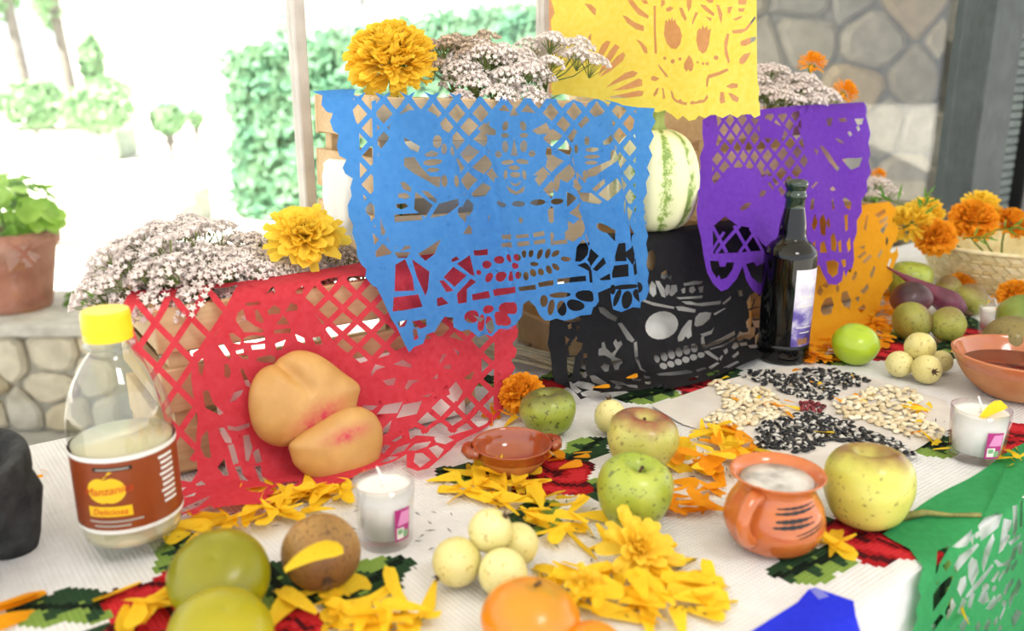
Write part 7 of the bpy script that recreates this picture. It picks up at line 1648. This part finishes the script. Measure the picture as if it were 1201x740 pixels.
scatter(600, 482, 34, 16, -20, 11, 'orange marigold petal at the red paper corner', 'petals by the red paper corner', 10, mix=0.8, size=(.016, .026))
scatter(660, 535, 30, 14, 0, 8, 'orange marigold petal beside the small clay bowl', 'petals beside the bowl ear', 11, mix=.9, size=(.018, .03))
scatter(965, 478, 130, 46, 8, 26, 'small golden petal strewn over the seed mosaic', 'petals on the seed mosaic', 12, mix=.35, size=(.012, .022), pile=0.012)
scatter(1078, 478, 22, 9, 0, 10, 'golden petal bunched on the pale kernels by the clay bowl', 'petals on the far kernels', 13, mix=.3, size=(.014, .022), pile=.014, stuff=True)
scatter(985, 404, 64, 18, -12, 170, 'orange petal heaped at the foot of the orange paper', 'petals under the orange paper', 14, mix=1.0, size=(.016, .028), pile=.02, stuff=True)
scatter(1032, 362, 24, 26, 0, 80, 'orange petal between orange paper and purple beet', 'petals near the beet', 15, mix=1.0, size=(.018, .03), pile=.015, stuff=True)
scatter(1120, 408, 50, 14, 0, 12, 'orange petal lying between the olive pear and clay bowl', 'petals near the olive pear', 16, mix=.7, size=(.014, .024), stuff=True)
scatter(1186, 535, 18, 14, 0, 9, 'yellow petal between the candle glass and green paper', 'petals beside the candle glass', 17, size=(.016, .026))
scatter(975, 632, 22, 10, 0, 4, 'yellow petal between the jug and the yellow apple', 'petals beside the jug', 18)
scatter(1085, 520, 40, 10, 10, 5, 'golden petal on the cloth behind the yellow apple', 'petals behind the yellow apple', 19, mix=.3, size=(.016, .026))
scatter(165, 712, 55, 22, 0, 9, 'yellow petal on the embroidered rose beside the green mandarins', 'petals on the near rose', 20)
scatter(15, 712, 18, 16, 0, 3, 'orange petal in front of the stone mortar', 'petals near the mortar', 22, mix=1)
scatter(45, 558, 8, 12, 0, 2, 'tiny orange petal fragment on the cloth beside the mortar', 'petals behind the mortar', 23, mix=1, size=(.008, .012))
scatter(1150, 345, 48, 12, 0, 50, 'orange petal at the foot of the basket', 'petals below the basket', 24, mix=.9, size=(.018, .03), pile=.015, stuff=True)
for col, mt, lab in (('y', m_mari_y, 'strewn yellow petals far back around the clay bowl and pears'), ('o', m_mari_o, 'strewn orange petals far back below the orange paper and basket')):
    o = mesh('strewn_petals', STUFF[col][0], STUFF[col][1], mt, None, True); o['kind'] = 'stuff'; tag(o, lab, 'petals')
# individual ones lying on other things
p = at_depth(367, 648, depth(at(377, 648, 0.03)) - 0.0345)
petal(p, (math.radians(68), math.radians(-20), 0.15), 0.042, 'y', 'broad yellow petal stuck to the side of the brown sapote', None, 2)
def sheet_petal(sh, px, py, sc, col, label, rz, tilt=1.1, lift=0.004):
    u = sh.unproj(px, py); q = sh.pos(*u); petal(q + sh.o * lift + Vector((0, 0, lift * .5)), (tilt, 0.0, rz), sc, col, label, None, 1)
sheet_petal(black, 738, 446, 0.018, 'o', 'tiny golden petal caught on the lower black paper', 0.6, 1.0)
sheet_petal(black, 702, 462, 0.022, 'o', 'golden petal lying on the bottom hem of black paper', 0.2, 0.2)
sheet_petal(green, 1124, 724, 0.022, 'y', 'yellow petal clinging to the hanging green paper', 1.4, 1.3)
q = C2[1] + Vector((0.004, -0.008, C2[3] - 0.003)); petal(q, (0.2, -0.35, 0.4), 0.034, 'y', 'yellow petal bridging the rim of the candle beside green paper', None, 3)
q = C3[1] + Vector((0.006, -0.006, C3[3])); petal(q, (0.1, -0.1, 0.2), 0.032, 'o', 'orange petal lying across the small far candle', None, 3)
marigold(at(748, 645, 0.014), 0.036, 'broken yellow marigold lying open beside the green apple', 'y', rot=lean(0.1, -0.7), open_=True, n=46, seed=9)
marigold(at(612, 462, 0.026), 0.026, 'orange marigold between red paper and the small green apple', 'o', rot=lean(-0.3, -0.6), n=520, seed=6)
marigold(at(1192, 347, 0.02), 0.030, 'orange marigold behind the green mango', 'o', rot=lean(-0.2, -0.6), n=520, seed=6)
marigold(at(1128, 333, 0.015), 0.024, 'orange marigold wedged between the purple root and basket', 'o', rot=lean(-0.2, -0.6), n=520, seed=6)
marigold(at(690, 688, 0.008), 0.020, 'stripped yellow flower head in the drift before the jug', 'y', rot=lean(0.2, -0.3), open_=True, n=46, seed=9)
# dark dried achenes strewn among the petals
rg_ = random.Random(77); V, Fs = [], []
for (cx, cy, rx, ry, n) in ((310, 605, 110, 28, 40), (735, 690, 105, 36, 60), (640, 610, 60, 30, 36), (570, 565, 60, 22, 20), (480, 640, 60, 40, 14), (440, 715, 60, 25, 16), (830, 535, 50, 30, 20), (1100, 505, 40, 20, 10)):
    for _ in range(n):
        p = at(cx + rg_.uniform(-1, 1) * rx, cy + rg_.uniform(-1, 1) * ry, 0.0012 + 0.004 * rg_.random()); a_ = rg_.uniform(0, 6.28); d = Vector((math.cos(a_), math.sin(a_), rg_.gauss(0, .15))) * rg_.uniform(.003, .006); s_ = Vector((-d.y, d.x, 0)).normalized() * 0.0006; i0 = len(V); up_ = Vector((0, 0, 0.0008))
        V += [p - d, p + s_, p + d, p - s_, p + up_]; Fs += [(i0, i0 + 1, i0 + 4), (i0 + 1, i0 + 2, i0 + 4), (i0 + 2, i0 + 3, i0 + 4), (i0 + 3, i0, i0 + 4), (i0, i0 + 3, i0 + 2, i0 + 1)]
o = mesh('dried_flower_seeds', V, Fs, mat_flat('dark_achene', '#2a2620', 0.8)); o['kind'] = 'stuff'; tag(o, 'tiny dark dried flower seeds strewn among the petals', 'flower seeds')
